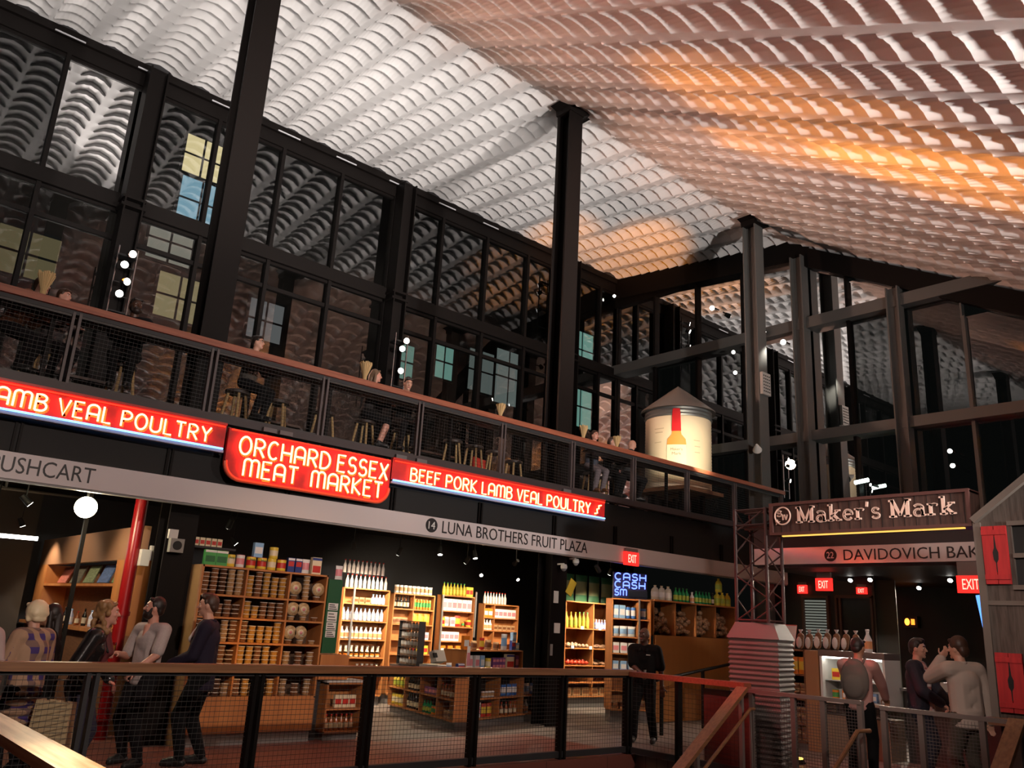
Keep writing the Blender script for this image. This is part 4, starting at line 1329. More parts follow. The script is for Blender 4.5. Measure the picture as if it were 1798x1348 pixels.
# ---------------------------------------------------------------- right part: sacks, produce, blue rack, long shelf
BS = Unit('produce_rack', 'tall shelf with green sacks on top and produce bins right of the black post', 'rack', (14.1, 14.0, 0), 0, [0, .95, 1.9], [.25, .55, .92, 1.30, 1.74, 2.34], .55, kick=.2)
for i in range(4):
    put('rice_bag', 'rice_sack', BS.at(.25 + i * .45, .12, 2.34), rng.uniform(-.1, .1), 'big dark green sack with pale print standing on the produce rack', 'sack', 'green sacks on the produce rack')
BS.row('yellow_bottle', 'bottle', 3, .05, .5, .1, 1.74, 'yellow green bottle on the upper shelf of the produce rack', 'bottle', 'yellow green bottles of the produce rack', sc=(1, 1, 1.3))
BS.row('oil', 'bottle', 3, .5, .9, .1, 1.74, 'oil bottle on the upper shelf of the produce rack', 'bottle', 'oil bottles of the produce rack', sc=(1, 1, 1.3))
BS.row('blue_bottle', 'bottle', 8, 1.1, 1.88, .1, 1.74, 'pale blue water bottle on the upper shelf of the produce rack', 'bottle', 'pale blue bottles of the produce rack', rows=2)
for i in range(6):
    tag(MB().bb((14.3 + i * .3, 13.985, 1.72 if i % 2 else 1.28), (14.40 + i * .3, 13.995, 1.79 if i % 2 else 1.35)).build('price_card', PAPER), 'small white price card on the edge of a produce shelf', 'price card', 'price cards of the produce rack')
RED_F = mat('red_fruit', (.6, .05, .02), .35)
BRN_R = mat('brown_roots', (.20, .11, .06), .7)
PALE_R = mat('pale_roots', (.5, .32, .2), .6)
def produce(n, x0, x1, y0, y1, z, kind, mt, r, label, group, long=1.0):
    m = MB()
    m.ell((0, 0, r * .8), (r * long, r, r * .85), 6)
    if long > 1.5:
        m.ell((r * long * .8, 0, r * .8), (r * .5, r * .5, r * .5), 4)
    else:
        m.cyl((0, 0, r * 1.55), (.2 * r, 0, r * 1.9), r * .08, None, 5)
    me = m.mesh(kind, mt, True)
    for i in range(n):
        o = bpy.data.objects.new(kind, me)
        COL.objects.link(o)
        nc = max(2, int((x1 - x0) / (r * 2.25 * max(1.0, long * .92))))
        t = i // nc
        o.location = BS.at(x0 + (x1 - x0) * (i % nc + .5) / nc, y0 + t * r * 2.2, z + .006 + t * r * .55)
        o.rotation_euler = (0, 0, rng.uniform(-.12, .12))
        tag(o, label, 'produce', group)
produce(14, .1, .85, .06, .35, .92, 'tomato', RED_F, .055, 'shiny red fruit heaped in the lower left produce bin', 'red fruit in the bin')
produce(14, 1.0, 1.8, .06, .35, .92, 'root', BRN_R, .032, 'brown root heaped in the lower right produce bin', 'brown roots in the lower bin', 3.2)
produce(12, 1.0, 1.8, .06, .35, 1.30, 'root', BRN_R, .03, 'brown root heaped in the upper right produce bin', 'brown roots in the upper bin', 3.2)
produce(10, .1, .85, .06, .35, 1.30, 'turnip', PALE_R, .05, 'pale round root in the upper left produce bin', 'pale roots in the bin')
BS.row('brown_box', 'carton', 6, .05, 1.85, .06, .25, 'flat carton stacked in the base of the produce rack', 'packaged food', 'cartons in the base of the produce rack', sc=(2, 1, 1.5))
BR = Unit('blue_goods_rack', 'narrow rack of blue packs under the blue neon sign', 'rack', (13.05, 11.65, 0), -.42, [0, .60, .87], [.25, .6, .95, 1.3, 1.62, 1.97, 2.36], .3)
BR.part('upright', [((.585, -.03, .3), (.615, -.005, 2.36))], SILV)
BR.row('lblue_box', 'carton', 2, .04, .33, .06, 1.97, 'blue and white carton on the top shelf of the blue goods rack', 'packaged food', 'cartons of the blue goods rack', sc=(1, 1, 1.3))
BR.row('blue_can', 'tin', 2, .335, .575, .1, 1.97, 'blue tin on the top shelf of the blue goods rack', 'tin', 'blue tins of the blue goods rack', sc=(1.05, 1.05, 1.8))
BR.row('bluebag', 'bag', 1, .63, .85, .06, 1.97, 'blue bag in the right column of the blue goods rack', 'packaged food', 'blue bags of the blue goods rack', sc=(.8, 1, 1.1))
BR.row('whitebag', 'bag', 3, .04, .575, .06, 1.62, 'white and blue bag on the second shelf of the blue goods rack', 'packaged food', 'white bags of the blue goods rack', sc=(.95, 1, 1))
BR.row('white_box', 'carton', 3, .04, .57, .06, 1.3, 'white carton on the third shelf of the blue goods rack', 'packaged food', 'white cartons of the blue goods rack')
BR.row('lblue_box', 'carton', 3, .04, .57, .06, .95, 'light blue carton on the fourth shelf of the blue goods rack', 'packaged food', 'light blue cartons of the blue goods rack')
BR.row('brownbag', 'bag', 4, .05, .83, .06, .25, 'brown bag on the lowest shelf of the blue goods rack', 'packaged food', 'brown bags of the blue goods rack', sc=(1, 1, 1.2))
_bn0 = set(COL.objects)
bn = thing('blue_neon_sign', 'bright blue neon lettering sign on top of the narrow blue goods rack', 'neon sign', (13.25, 11.45, 2.36))
MB().bb((12.86, 11.52, 2.37), (13.74, 11.55, 2.88)).build('backing', mat('blue_black_board', (.01, .01, .03), .5), bn)
NB2 = emat('blue_neon_letters', (.10, .16, 1.0), 4.5)
for ww, x0, x1, z0, z1 in (('CASH', 12.90, 13.70, 2.73, 2.86), ('CASH', 12.90, 13.68, 2.57, 2.70), ('SM', 12.90, 13.2, 2.42, 2.54)):
    for ch, x, s in word_layout([ww], x0, x1, .2, .4):
        q = MB()
        for st in G[ch][1]:
            q.tube([(x + a * s, 11.505, z0 + b * (z1 - z0)) for a, b in st], .013, 6)
        q.build('letter', NB2, bn, True)
MB().bb((13.24, 11.49, 2.40), (13.74, 11.51, 2.53)).build('message_strip', mat('dark_strip', (.01, .012, .02), .3), bn)
_mv = Matrix.Translation((13.05, 11.65, 0)) @ Matrix.Rotation(-.42, 4, 'Z') @ Matrix.Diagonal((.86, 1, 1, 1)) @ Matrix.Translation((-12.83, -11.50, 0))
for _o in [o for o in COL.objects if o not in _bn0 and o.type == 'MESH']:
    _o.data.transform(_mv)
LS = thing('long_shelf', 'long low wood fronted counter with baskets and bottles right of the man in black', 'counter', (15.5, 11.4, 0))
MB().bb((14.0, 11.3, 0.02), (16.95, 11.36, 1.68)).build('front_panel', mat('honey_wood', (.40, .17, .05), .5, noise=(3, (.46, .20, .06), (1, 1, .1))), LS)
for x in (14.0, 14.72, 15.44, 16.16, 16.9):
    MB().bb((x, 11.36, 1.68), (x + .03, 11.75, 2.36)).build('divider', ORANGEWOOD, LS)
MB().bb((13.97, 11.3, 2.36), (16.97, 11.8, 2.39)).build('top_shelf', ORANGEWOOD, LS)
MB().bb((14.0, 11.36, 1.66), (16.95, 11.8, 1.69)).build('basket_shelf', BROWNWOOD, LS)
MB().bb((14.0, 11.78, 1.69), (16.95, 11.8, 2.36)).build('back_panel', DARK, LS)
NET = mat('dried_goods_net', (.22, .11, .06), .4, noise=(30, (.55, .36, .2), (1, 1, 1)), bump=.6)
for i in range(4):
    m = MB()
    rr = random.Random(i)
    for k in range(60):
        a, b = rr.random(), rr.random()
        m.ell((-.25 + .50 * a, .07 + .21 * b, .065 + .46 * rr.random() * (1 - 1.2 * abs(a - .5) ** 1.5)), (.075, .06, .055), 5)
    o = m.build('dried_food_heap', NET, None, True, (14.39 + i * .72, 11.42, 1.70))
    o['kind'] = 'stuff'
    tag(o, 'heap of shiny bagged dried goods in the %s compartment of the long counter' % ('first', 'second', 'third', 'fourth')[i], 'dried food')
LSU = type('o', (), {})()
xx = 14.15
for i in range(3):
    put('milk_jug', 'jug', (14.22 + i * .22, 11.5, 2.39), 0, 'cloudy white jug at the left end of the long counter top', 'jug', 'white jugs on the long counter')
for i in range(4):
    put('green_bottle', 'bottle', (14.92 + i * .13, 11.5, 2.39), 0, 'dark green soda bottle in the left group on the long counter top', 'bottle', 'left green bottles on the long counter')
put('milk', 'bottle', (15.5, 11.5, 2.39), 0, 'single white bottle between the green bottle groups on the long counter', 'bottle')
for i in range(5):
    put('green_bottle', 'bottle', (15.65 + i * .12, 11.5, 2.39), 0, 'dark green soda bottle in the right group on the long counter top', 'bottle', 'right green bottles on the long counter', (.95, .95, .92))
put('dark_bottle', 'bottle', (16.25, 11.5, 2.39), 0, 'black bottle right of the green bottles on the long counter', 'bottle', None, (1.2, 1.2, 1))
for i in range(3):
    put('yellow_jug', 'jug', (16.43 + i * .2, 11.5, 2.39), 0, 'yellow jug at the right end of the long counter top, lower layer', 'jug', 'yellow jugs on the long counter')
put('yellow_jug', 'jug', (16.5, 11.5, 2.695), 0, 'yellow jug stacked on top of the other yellow jugs', 'jug')
# black ramp rail in front of the long counter
t = thing('ramp_rail', 'black pipe rail sloping along the ramp in front of the wood counter', 'railing', (13, 10.2, 0))
MB().tube([(12.3, 9.9, .92), (16.4, 10.9, 1.22)], .03, 8).build('top_pipe', STEEL, t, True)
for f in (.05, .5, .95):
    MB().bb((12.3 + 4.1 * f - .025, 9.9 + f - .025, 0), (12.3 + 4.1 * f + .025, 9.9 + f + .025, .92 + .3 * f)).build('post', STEEL, t)

# ---------------------------------------------------------------- market spot heads
def spot_head(label, loc, aim, power, color, hang=.55, angle=70, lit=True, group=None, glow=None, r=.05):
    t = thing('spotlight', label, 'spotlight', loc, 0, group)
    d = (Vector(aim) - Vector(loc)).normalized()
    q = MB(); q.cyl(-d * .16, (0, 0, 0), r * .75, r, 14); q.build('housing', DARK, t, True, loc=(0, 0, 0))
    q = MB(); q.cyl(-d * .003, d * .004, r * .88, None, 14); q.build('lens', glow or LAMPWHITE, t, loc=(0, 0, 0))
    q = MB(); q.bar(-d * .08, -d * .08 + Vector((0, 0, hang)), .014, .014); q.build('stem', DARK, t, loc=(0, 0, 0))
    if power:
        l = light('SPOT', 'spot_beam', Vector(loc) + d * .02, aim, power, color, .05, angle, .6)
    return t
WARM = (1.0, .80, .58)
for i, (x, y, ax, ay, az, p) in enumerate(((5.4, 12.9, 5.4, 14.5, 1, 160), (6.9, 16.0, 8.5, 15.5, 1.2, 130), (8.3, 13.9, 9.4, 15.2, 1.3, 430), (9.5, 14.2, 9.5, 15.3, 1.4, 460), (11.3, 14.3, 11.1, 15.6, 1.6, 330), (9.8, 13.2, 9.5, 12.6, .9, 220),
        (10.6, 13.1, 10.6, 12.6, 1.2, 230), (11.9, 13.4, 12.2, 15.6, 1.7, 420), (14.4, 17.5, 13.4, 15.6, 1.9, 120), (13.2, 14.0, 13.4, 15.6, 1.6, 260), (15.9, 17.7, 15.5, 15, 1, 60), (15.0, 13.0, 15.0, 14.1, 1.2, 330), (14.56, 13.1, 14.6, 14.1, 1.1, 330), (12.1, 11.15, 13.4, 11.5, 1.8, 170))):
    spot_head('small white ceiling spotlight hanging in the dark market ceiling', (x, y, 2.95 if y > 11.5 else 2.8), (ax, ay, az), p, WARM, .75 if y > 11.5 else .15, 85, group='market ceiling spotlights')
for (x, y) in ((7.2, 13.0), (12.5, 12.9), (9.9, 11.9)):
    light('AREA', 'aisle_lamp', (x, y, 3.6), (x, y, 0), 14, WARM, .5)
# orange projector hitting the tall rack from across the hall
light('SPOT', 'orange_projector', (2.5, 2.0, 4.6), (5.30, 11.25, 1.15), 2000, (1.0, .46, .04), .05, 7, .8)
light('SPOT', 'rack_fill', (5.0, 8.0, 3.9), (5.3, 11.2, 1.5), 85, (1.0, .62, .40), .1, 65, .8)  # added fill for the front of the tall rack, no fixture
for i, (x, y, z, w) in enumerate(((16.2, 8.2, 2.93, 'left'), (16.1, 7.75, 2.93, 'middle'), (17.9, 8.3, 2.9, 'far left'), (17.9, 7.6, 2.9, 'far right'), (16.3, 6.35, 2.93, 'right'))):
    spot_head('%s white spotlight under the bakery ceiling' % w, (x, y, z), (x - 2.0, y - .3, 1.2), 160, (1, .86, .7), .1, 90, glow=LAMPWHITE)
# ---------------------------------------------------------------- people
def remesh(mb, name, mats, voxel, it=4, parent=None):
    me = mb.mesh(name, mats)
    o = bpy.data.objects.new('tmp', me)
    COL.objects.link(o)
    r = o.modifiers.new('r', 'REMESH')
    r.mode = 'VOXEL'
    r.voxel_size = voxel
    s = o.modifiers.new('s', 'SMOOTH')
    s.iterations = it
    s.factor = 0.5
    dg = bpy.context.evaluated_depsgraph_get()
    m2 = bpy.data.meshes.new_from_object(o.evaluated_get(dg))
    bpy.data.objects.remove(o)
    bpy.data.meshes.remove(me)
    m2.name = name
    m2.materials.clear()
    m2.materials.append(mats)
    m2.polygons.foreach_set('material_index', [0] * len(m2.polygons))
    m2.polygons.foreach_set('use_smooth', [True] * len(m2.polygons))
    p = bpy.data.objects.new(name, m2)
    COL.objects.link(p)
    if parent is not None:
        p.parent = parent
    return p
def ik(a, b, l1, l2, pole):
    a, b, pole = Vector(a), Vector(b), Vector(pole)
    d = b - a
    L = min(d.length, (l1 + l2) * .995)
    d = d.normalized()
    b = a + d * L
    x = (l1 * l1 - l2 * l2 + L * L) / (2 * L)
    h = math.sqrt(max(0, l1 * l1 - x * x))
    p = pole - d * pole.dot(d)
    p = p.normalized() if p.length > 1e-5 else d.orthogonal().normalized()
    return a + d * x + p * h, b
SKINS = {'light': mat('light_skin', (.56, .30, .21), .5), 'rosy': mat('rosy_skin', (.60, .29, .21), .5), 'tan': mat('tan_skin', (.38, .19, .11), .5), 'dark': mat('dark_skin', (.085, .04, .025), .45)}
EYEW, EYED, LIPS = mat('eye_white', (.7, .68, .65), .3), mat('eye_dark', (.02, .015, .01), .2), mat('lips', (.40, .12, .10), .5)
def person(label, loc, heading, H, skin='light', sex='m', lean=0.0, side=0.0, twist=0.0, head=(0, 0, 0), hl=None, hr=None, pl=None, pr=None, fl=None, fr=None, kl=None, kr=None, hip=None,
           top=None, inner=None, bottom=None, shoes=None, hair=None, beard=None, glasses=False, extra=None, vox=.0085, pelv=(0, 0), group=None, finger=True, grip=(False, False)):
    root = thing('person', label, 'person', loc, math.atan2(heading[1], heading[0]) - PI / 2, group)
    V = lambda *p: Vector(p) * H
    hz = hip or .522
    P = Vector((pelv[0], pelv[1], hz))
    sp = Vector((math.sin(side), math.sin(lean) * math.cos(side), math.cos(lean) * math.cos(side)))
    Rt = Matrix.Rotation(twist, 3, 'Z')
    rgt = Rt @ Vector((math.cos(side), 0, -math.sin(side)))
    fwd = sp.cross(-rgt).normalized() if False else rgt.cross(-sp).normalized()
    if fwd.y < 0 and abs(twist) < 1.5:
        fwd = -fwd
    sw = .112 if sex == 'm' else .095
    W = P + sp * .10
    C = P + sp * .205
    S = P + sp * .275
    N = P + sp * .305
    SL, SR = S - rgt * sw, S + rgt * sw
    hw = .05
    HL, HR = P + Vector((-hw, 0, -.015)), P + Vector((hw, 0, -.015))
    fl = Vector(fl or (-.07, .0, .04)); fr = Vector(fr or (.07, .02, .04))
    KL, AL = ik(HL, fl, .245, .245, kl or (-.05, 1, .1))
    KR, AR = ik(HR, fr, .245, .245, kr or (.05, 1, .1))
    hl = Vector(hl or (-.155, .02, hz - .04)); hr = Vector(hr or (.155, .02, hz - .04))
    EL, WL = ik(SL, hl, .172, .150, pl or (-.5, -1, -.4))
    ER, WR = ik(SR, hr, .172, .150, pr or (.5, -1, -.4))
    ht = Euler((head[1], head[2], head[0]), 'XYZ').to_matrix()
    HC = N + sp * .035 + Vector((0, .012, .012)) + ht @ Vector((0, .006, .058))
    HD = lambda *p: (HC + ht @ Vector(p)) * H
    Rh = ht
    b = MB()
    q3 = Matrix((rgt, fwd, sp)).transposed()
    def E(c, r, m=None):
        b.ell(c * H, [x * H for x in r], 9, None, m)
    def Cp(a, c, ra, rb):
        b.cap(Vector(a) * H, Vector(c) * H, ra * H, rb * H, 10)
    # trunk
    Cp(P - sp*.01, C, .056, .060); E(P, (.088, .062, .06), q3); E(W, (.078, .056, .075), q3); E(C, (.092 if sex == 'm' else .082, .062, .088), q3)
    Cp(SL * .8 + S * .2, SR * .8 + S * .2, .042, .042)
    Cp(N - sp * .02, HC - Vector((0, 0, .03)), .036, .031)
    # head
    E(HC, (.0435, .054, .066), Rh)
    b.ell(HD(0, .012, -.030), [x * H for x in (.036, .041, .040)], 9, None, Rh)
    b.ell(HD(0, .043, -.056), [x * H for x in (.015, .012, .012)], 6, None, Rh)
    b.cap(HD(0, .050, .008), HD(0, .062, -.014), .006 * H, .0085 * H, 8)
    b.ell(HD(0, .046, .022), [x * H for x in (.030, .008, .007)], 6, None, Rh)
    for s in (-1, 1):
        b.ell(HD(.044 * s, -.004, -.006), [x * H for x in (.006, .014, .019)], 6, None, Rh)
        b.ell(HD(.022 * s, .038, -.012), [x * H for x in (.014, .012, .012)], 6, None, Rh)
    # arms and legs
    for (s, e, w) in ((SL, EL, WL), (SR, ER, WR)):
        Cp(s, e, .031, .024); Cp(e, w, .025, .016)
    for (h, k, a) in ((HL, KL, AL), (HR, KR, AR)):
        Cp(h, k, .055, .036); Cp(k, k + (a - k) * .35, .036, .034); Cp(k + (a - k) * .3, a, .035, .021)
        Cp(a, a + Vector((0, .09, -.022)), .02, .016)
    # hands
    for s, e, w, gp in ((-1, EL, WL, grip[0]), (1, ER, WR, grip[1])):
        d = (w - e).normalized()
        out = Vector((s, 0, 0))
        nrm = d.cross(out)
        if nrm.length < .2:
            nrm = d.cross(Vector((0, 1, 0)))
        nrm = nrm.normalized() * s
        wid = d.cross(nrm).normalized()
        pm_ = w + d * .03
        for t in (-.016, -.005, .006, .016):
            Cp(w + wid * t * .6, w + d * .045 + wid * t, .0115, .0095)
        if finger:
            for t, L in ((-.017, .034), (-.006, .042), (.005, .044), (.016, .038)):
                p0 = w + d * .048 + wid * t
                cu = .9 if gp else .35
                d1 = (d * math.cos(cu) + nrm * math.sin(cu)).normalized()
                d2 = (d * math.cos(cu * 2.2) + nrm * math.sin(cu * 2.2)).normalized()
                p1 = p0 + d1 * L * .5
                Cp(p0, p1, .0056, .0052); Cp(p1, p1 + d2 * L * .5, .0052, .0046)
            tb = w + d * .015 + wid * .016
            Cp(tb, tb + (d * .6 + wid * .7 + nrm * .3) * .03, .0075, .0062)
            Cp(tb + (d * .6 + wid * .7 + nrm * .3) * .03, tb + (d * .6 + wid * .7 + nrm * .3) * .03 + (d * .8 + nrm * .6) * .022, .0062, .005)
    remesh(b, 'body', SKINS[skin], vox, 3, root)
    # face parts
    for s in (-1, 1):
        q = MB()
        q.k = 0
        q.ell(HD(.0175 * s, .0445, .006), [x * H for x in (.0085, .006, .0048)], 6, 0, Rh)
        q.ell(HD(.0175 * s, .0485, .006), [x * H for x in (.004, .0028, .004)], 6, 1, Rh)
        q.build('eye', [EYEW, EYED], root, True, loc=(0, 0, 0))
    q = MB()
    q.ell(HD(0, .0515, -.035), [x * H for x in (.016, .0045, .0055)], 6, None, Rh)
    q.build('mouth', LIPS, root, True, loc=(0, 0, 0))
    hm = hair[1] if hair else C_DBROWN
    q = MB()
    for s in (-1, 1):
        q.cap(HD(.008 * s, .0525, .0185), HD(.028 * s, .0455, .019), .0032 * H, .0026 * H, 6)
    q.build('eyebrows', hm, root, True, loc=(0, 0, 0))
    if glasses:
        q = MB()
        for s in (-1, 1):
            q.tube([HD(.0175 * s + .013 * math.cos(t), .0535, .006 + .010 * math.sin(t)) for t in [2 * PI * i / 12 for i in range(12)]], .0014 * H, 5, None, True)
            q.tube([HD(.0305 * s, .053, .009), HD(.043 * s, .02, .01), HD(.045 * s, -.008, .004)], .0013 * H, 5)
        q.tube([HD(-.005, .054, .008), HD(.005, .054, .008)], .0014 * H, 5)
        q.build('glasses', C_BLACK, root, True, loc=(0, 0, 0))
    # hair
    if hair:
        q = MB()
        st = hair[0]
        if st != 'bald':
            q.ell(HD(0, -.014, .017), [x * H for x in (.0485, .053, .0605)], 9, None, Rh)
            q.cap(HD(-.03, .030, .052), HD(.03, .032, .050), .013 * H, .013 * H, 8)
            q.ell(HD(0, -.036, -.012), [x * H for x in (.040, .028, .034)], 8, None, Rh)
            for s in (-1, 1):
                q.cap(HD(.043 * s, .010, .03), HD(.044 * s, .006, .004), .007 * H, .004 * H, 6)
        if st == 'quiff':
            q.ell(HD(0, .012, .062), [x * H for x in (.038, .038, .018)], 8, None, Rh)
        if st == 'thick':
            q.ell(HD(0, -.012, .026), [x * H for x in (.054, .058, .060)], 9, None, Rh)
            q.ell(HD(0, -.044, -.016), [x * H for x in (.044, .03, .042)], 8, None, Rh)
        if st == 'bob':
            q.ell(HD(0, -.016, .014), [x * H for x in (.064, .062, .068)], 9, None, Rh)
            for s in (-1, 1):
                q.cap(HD(.044 * s, -.005, .02), HD(.046 * s, -.008, -.035), .019 * H, .015 * H, 8)
            q.cap(HD(-.03, -.045, .0), HD(.03, -.045, -.0), .026 * H, .026 * H, 8)
            q.cap(HD(-.02, -.045, -.03), HD(.02, -.045, -.03), .022 * H, .022 * H, 8)
        if st == 'long':
            for s in (-1, 1):
                q.cap(HD(.042 * s, -.008, .02), HD(.046 * s, -.016, -.10), .015 * H, .018 * H, 8)
            q.cap(HD(0, -.045, .0), HD(0, -.052, -.13), .034 * H, .034 * H, 8)
        if st == 'bun':
            q.ell(HD(0, -.05, .05), [x * H for x in (.024, .024, .022)], 8, None, Rh)
        if st == 'pony':
            q.cap(HD(0, -.055, .0), HD(0, -.062, -.10), .018 * H, .013 * H, 8)
        if st == 'curly':
            rr = random.Random(5)
            for k in range(46):
                a = rr.uniform(-2.0, 2.0) - PI / 2
                z = rr.uniform(-.11, .055)
                rad = .048 + .012 * (z < 0)
                q.ell(HD(math.cos(a) * rad * .98, math.sin(a) * rad * 1.05 - .008, z), [x * H for x in (.017, .017, .02)], 5, None, Rh)
        remesh(q, 'hair', hm, .009 if vox < .01 else .011, 2, root)
    if beard:
        q = MB()
        q.ell(HD(0, .020, -.046), [x * H for x in (.038, .042, .032)], 9, None, Rh)
        for s in (-1, 1):
            q.cap(HD(.040 * s, .014, -.006), HD(.034 * s, .026, -.046), .008 * H, .014 * H, 8)
        q.cap(HD(-.018, .051, -.024), HD(.018, .051, -.024), .0055 * H, .0055 * H, 6)
        remesh(q, 'beard', beard, .008, 2, root)
    # trousers
    if bottom:
        q = MB()
        q.ell(P * H, [x * H for x in (.096, .072, .062)], 9, None, q3)
        for (h, k, a) in ((HL, KL, AL), (HR, KR, AR)):
            q.cap(h * H, k * H, .064 * H, .046 * H, 10)
            a2 = k + (a - k) * (.98 if bottom[0] != 'shorts' else .01)
            q.cap(k * H, a2 * H, .046 * H, (.036 if bottom[0] != 'slim' else .03) * H, 10)
        remesh(q, 'trousers', bottom[1], .013, 4, root)
    for (a, kn) in ((AL, KL), (AR, KR)):
        q = MB()
        q.cap((a + Vector((0, -.018, -.018))) * H, (a + Vector((0, .095, -.026))) * H, .023 * H, .018 * H, 10)
        q.cap(a * H, (a + (kn - a) * .08) * H, .025 * H, .026 * H, 10)
        q.cap((a + Vector((0, .012, -.002))) * H, (a + Vector((0, .09, -.018))) * H, .027 * H, .021 * H, 10)
        q.ell((a + Vector((0, .06, -.022))) * H, (.026 * H, .05 * H, .02 * H), 7)
        remesh(q, 'shoe', shoes or C_BLACK, .010, 2, root)
    def garment(nm, m, infl, sleeve, hem, flare=0.0, open_=False, vx=.012):
        q = MB()
        q.ell(P * H, [x * H for x in (.092 + infl, .066 + infl, .06)], 9, None, q3)
        q.ell(W * H, [x * H for x in (.084 + infl, .06 + infl, .08)], 9, None, q3)
        q.ell(C * H, [x * H for x in ((.096 if sex == 'm' else .087) + infl, .068 + infl, .092)], 9, None, q3)
        for sx in (-1, 1):
            q.cap((P + rgt * .036 * sx) * H, (C + rgt * .036 * sx) * H, (.056 + infl) * H, (.058 + infl) * H, 10)
        q.cap((SL * .9 + S * .1) * H, (SR * .9 + S * .1) * H, (.043 + infl) * H, (.043 + infl) * H, 10)
        if sex == 'f':
            for s in (-1, 1):
                q.ell((C + rgt * .04 * s + fwd * .052) * H, [x * H for x in (.036, .030, .036)], 7, None, q3)
        for (s, e, w) in ((SL, EL, WL), (SR, ER, WR)):
            if sleeve == 'long':
                q.cap(s * H, e * H, (.037 + infl) * H, (.030 + infl) * H, 10)
                q.cap(e * H, (e + (w - e) * .96) * H, (.030 + infl) * H, (.021 + infl) * H, 10)
            elif sleeve == 'rolled':
                q.cap(s * H, e * H, (.038 + infl) * H, (.032 + infl) * H, 10)
                q.cap(e * H, (e + (w - e) * .25) * H, (.032 + infl) * H, (.031 + infl) * H, 10)
            else:
                q.cap(s * H, (s + (e - s) * .82) * H, (.037 + infl) * H, (.036 + infl) * H, 10)
        if hem:
            n = 5
            for i in range(n + 1):
                t = i / n
                c = P + Vector((0, 0, .02)) - sp * 0 - Vector((0, 0, hem * t))
                q.ell(c * H, [x * H for x in (.094 + infl + flare * t, .068 + infl + flare * t, .03)], 8, None, None)
        return remesh(q, nm, m, vx, 4, root)
    if inner:
        garment('shirt', inner[0], .002, 'short', inner[1] if len(inner) > 1 else 0)
        # collar strip visible in the opening
        q = MB()
        q.cap((N + fwd * .034 - sp * .012) * H, (C + fwd * .09) * H, .030 * H, .026 * H, 8)
        q.cap((C + fwd * .078) * H, (W + fwd * .072) * H, .024 * H, .016 * H, 8)
        if len(inner) > 2:
            q.cap((W + fwd * .072) * H, (P + fwd * .078 - Vector((0, 0, inner[2]))) * H, .020 * H, .034 * H, 8)
        remesh(q, 'shirt_front', inner[0], .010, 2, root)
    if top:
        garment(top[0], top[1], top[2], top[3], top[4], top[5] if len(top) > 5 else 0)
        if top[0] in ('jacket', 'coat', 'blazer', 'shirt', 'polo_shirt'):
            q = MB()
            for s in (-1, 1):
                q.cap((N + rgt * .035 * s + fwd * -.01 + sp * .012) * H, (C + rgt * (.018 if top[0] != 'polo_shirt' else .03) * s + fwd * (.075 + top[2]) + sp * (.0 if top[0] != 'polo_shirt' else .06)) * H, .012 * H, .010 * H, 8)
                q.cap((N + rgt * .035 * s + fwd * -.01 + sp * .012) * H, (N - fwd * .035 + sp * .012) * H, .012 * H, .012 * H, 8)
            remesh(q, 'collar', top[1], .009, 2, root)
    info = dict(root=root, H=H, WL=WL * H, WR=WR * H, EL=EL * H, ER=ER * H, C=C * H, W=W * H, S=S * H, N=N * H, P=P * H, fwd=fwd, rgt=rgt, sp=sp, HD=HD, HC=HC * H, SL=SL * H, SR=SR * H)
    return info
def plaid(name, a, b_, c, s=14):
    m = bpy.data.materials.new(name)
    m.use_nodes = True
    nt = m.node_tree
    bs = nt.nodes['Principled BSDF']
    bs.inputs['Roughness'].default_value = .85
    tc = nt.nodes.new('ShaderNodeTexCoord')
    sx = nt.nodes.new('ShaderNodeSeparateXYZ')
    nt.links.new(tc.outputs['Object'], sx.inputs[0])
    outs = []
    ad = nt.nodes.new('ShaderNodeMath'); ad.operation = 'ADD'
    nt.links.new(sx.outputs[0], ad.inputs[0]); nt.links.new(sx.outputs[1], ad.inputs[1])
    for src in (ad.outputs[0], sx.outputs[2]):
        mu = nt.nodes.new('ShaderNodeMath'); mu.operation = 'MULTIPLY'; mu.inputs[1].default_value = s
        fr_ = nt.nodes.new('ShaderNodeMath'); fr_.operation = 'FRACT'
        gt = nt.nodes.new('ShaderNodeMath'); gt.operation = 'GREATER_THAN'; gt.inputs[1].default_value = .5
        nt.links.new(src, mu.inputs[0]); nt.links.new(mu.outputs[0], fr_.inputs[0]); nt.links.new(fr_.outputs[0], gt.inputs[0])
        outs.append(gt.outputs[0])
    m1 = nt.nodes.new('ShaderNodeMix'); m1.data_type = 'RGBA'
    m1.inputs[6].default_value = (*a, 1); m1.inputs[7].default_value = (*b_, 1)
    m2 = nt.nodes.new('ShaderNodeMix'); m2.data_type = 'RGBA'
    m2.inputs[7].default_value = (*c, 1)
    mu = nt.nodes.new('ShaderNodeMath'); mu.operation = 'MULTIPLY'
    nt.links.new(outs[0], m1.inputs[0]); nt.links.new(m1.outputs[2], m2.inputs[6])
    nt.links.new(outs[0], mu.inputs[0]); nt.links.new(outs[1], mu.inputs[1]); nt.links.new(mu.outputs[0], m2.inputs[0])
    nt.links.new(m2.outputs[2], bs.inputs['Base Color'])
    return m
LEFTV, RIGHTV, TOCAM, AWAY = Vector((-.757, .653)), Vector((.757, -.653)), Vector((-.653, -.757)), Vector((.653, .757))
def hd(l=0, r=0, t=0, a=0):
    v = LEFTV * l + RIGHTV * r + TOCAM * t + AWAY * a
    return (v.x, v.y)
HAIR_DK, HAIR_BR, HAIR_BL, HAIR_CU = mat('dark_hair', (.018, .011, .008), .5), mat('brown_hair', (.05, .022, .012), .5), mat('blond_hair', (.80, .66, .42), .5), mat('curly_fair_hair', (.28, .15, .06), .5)
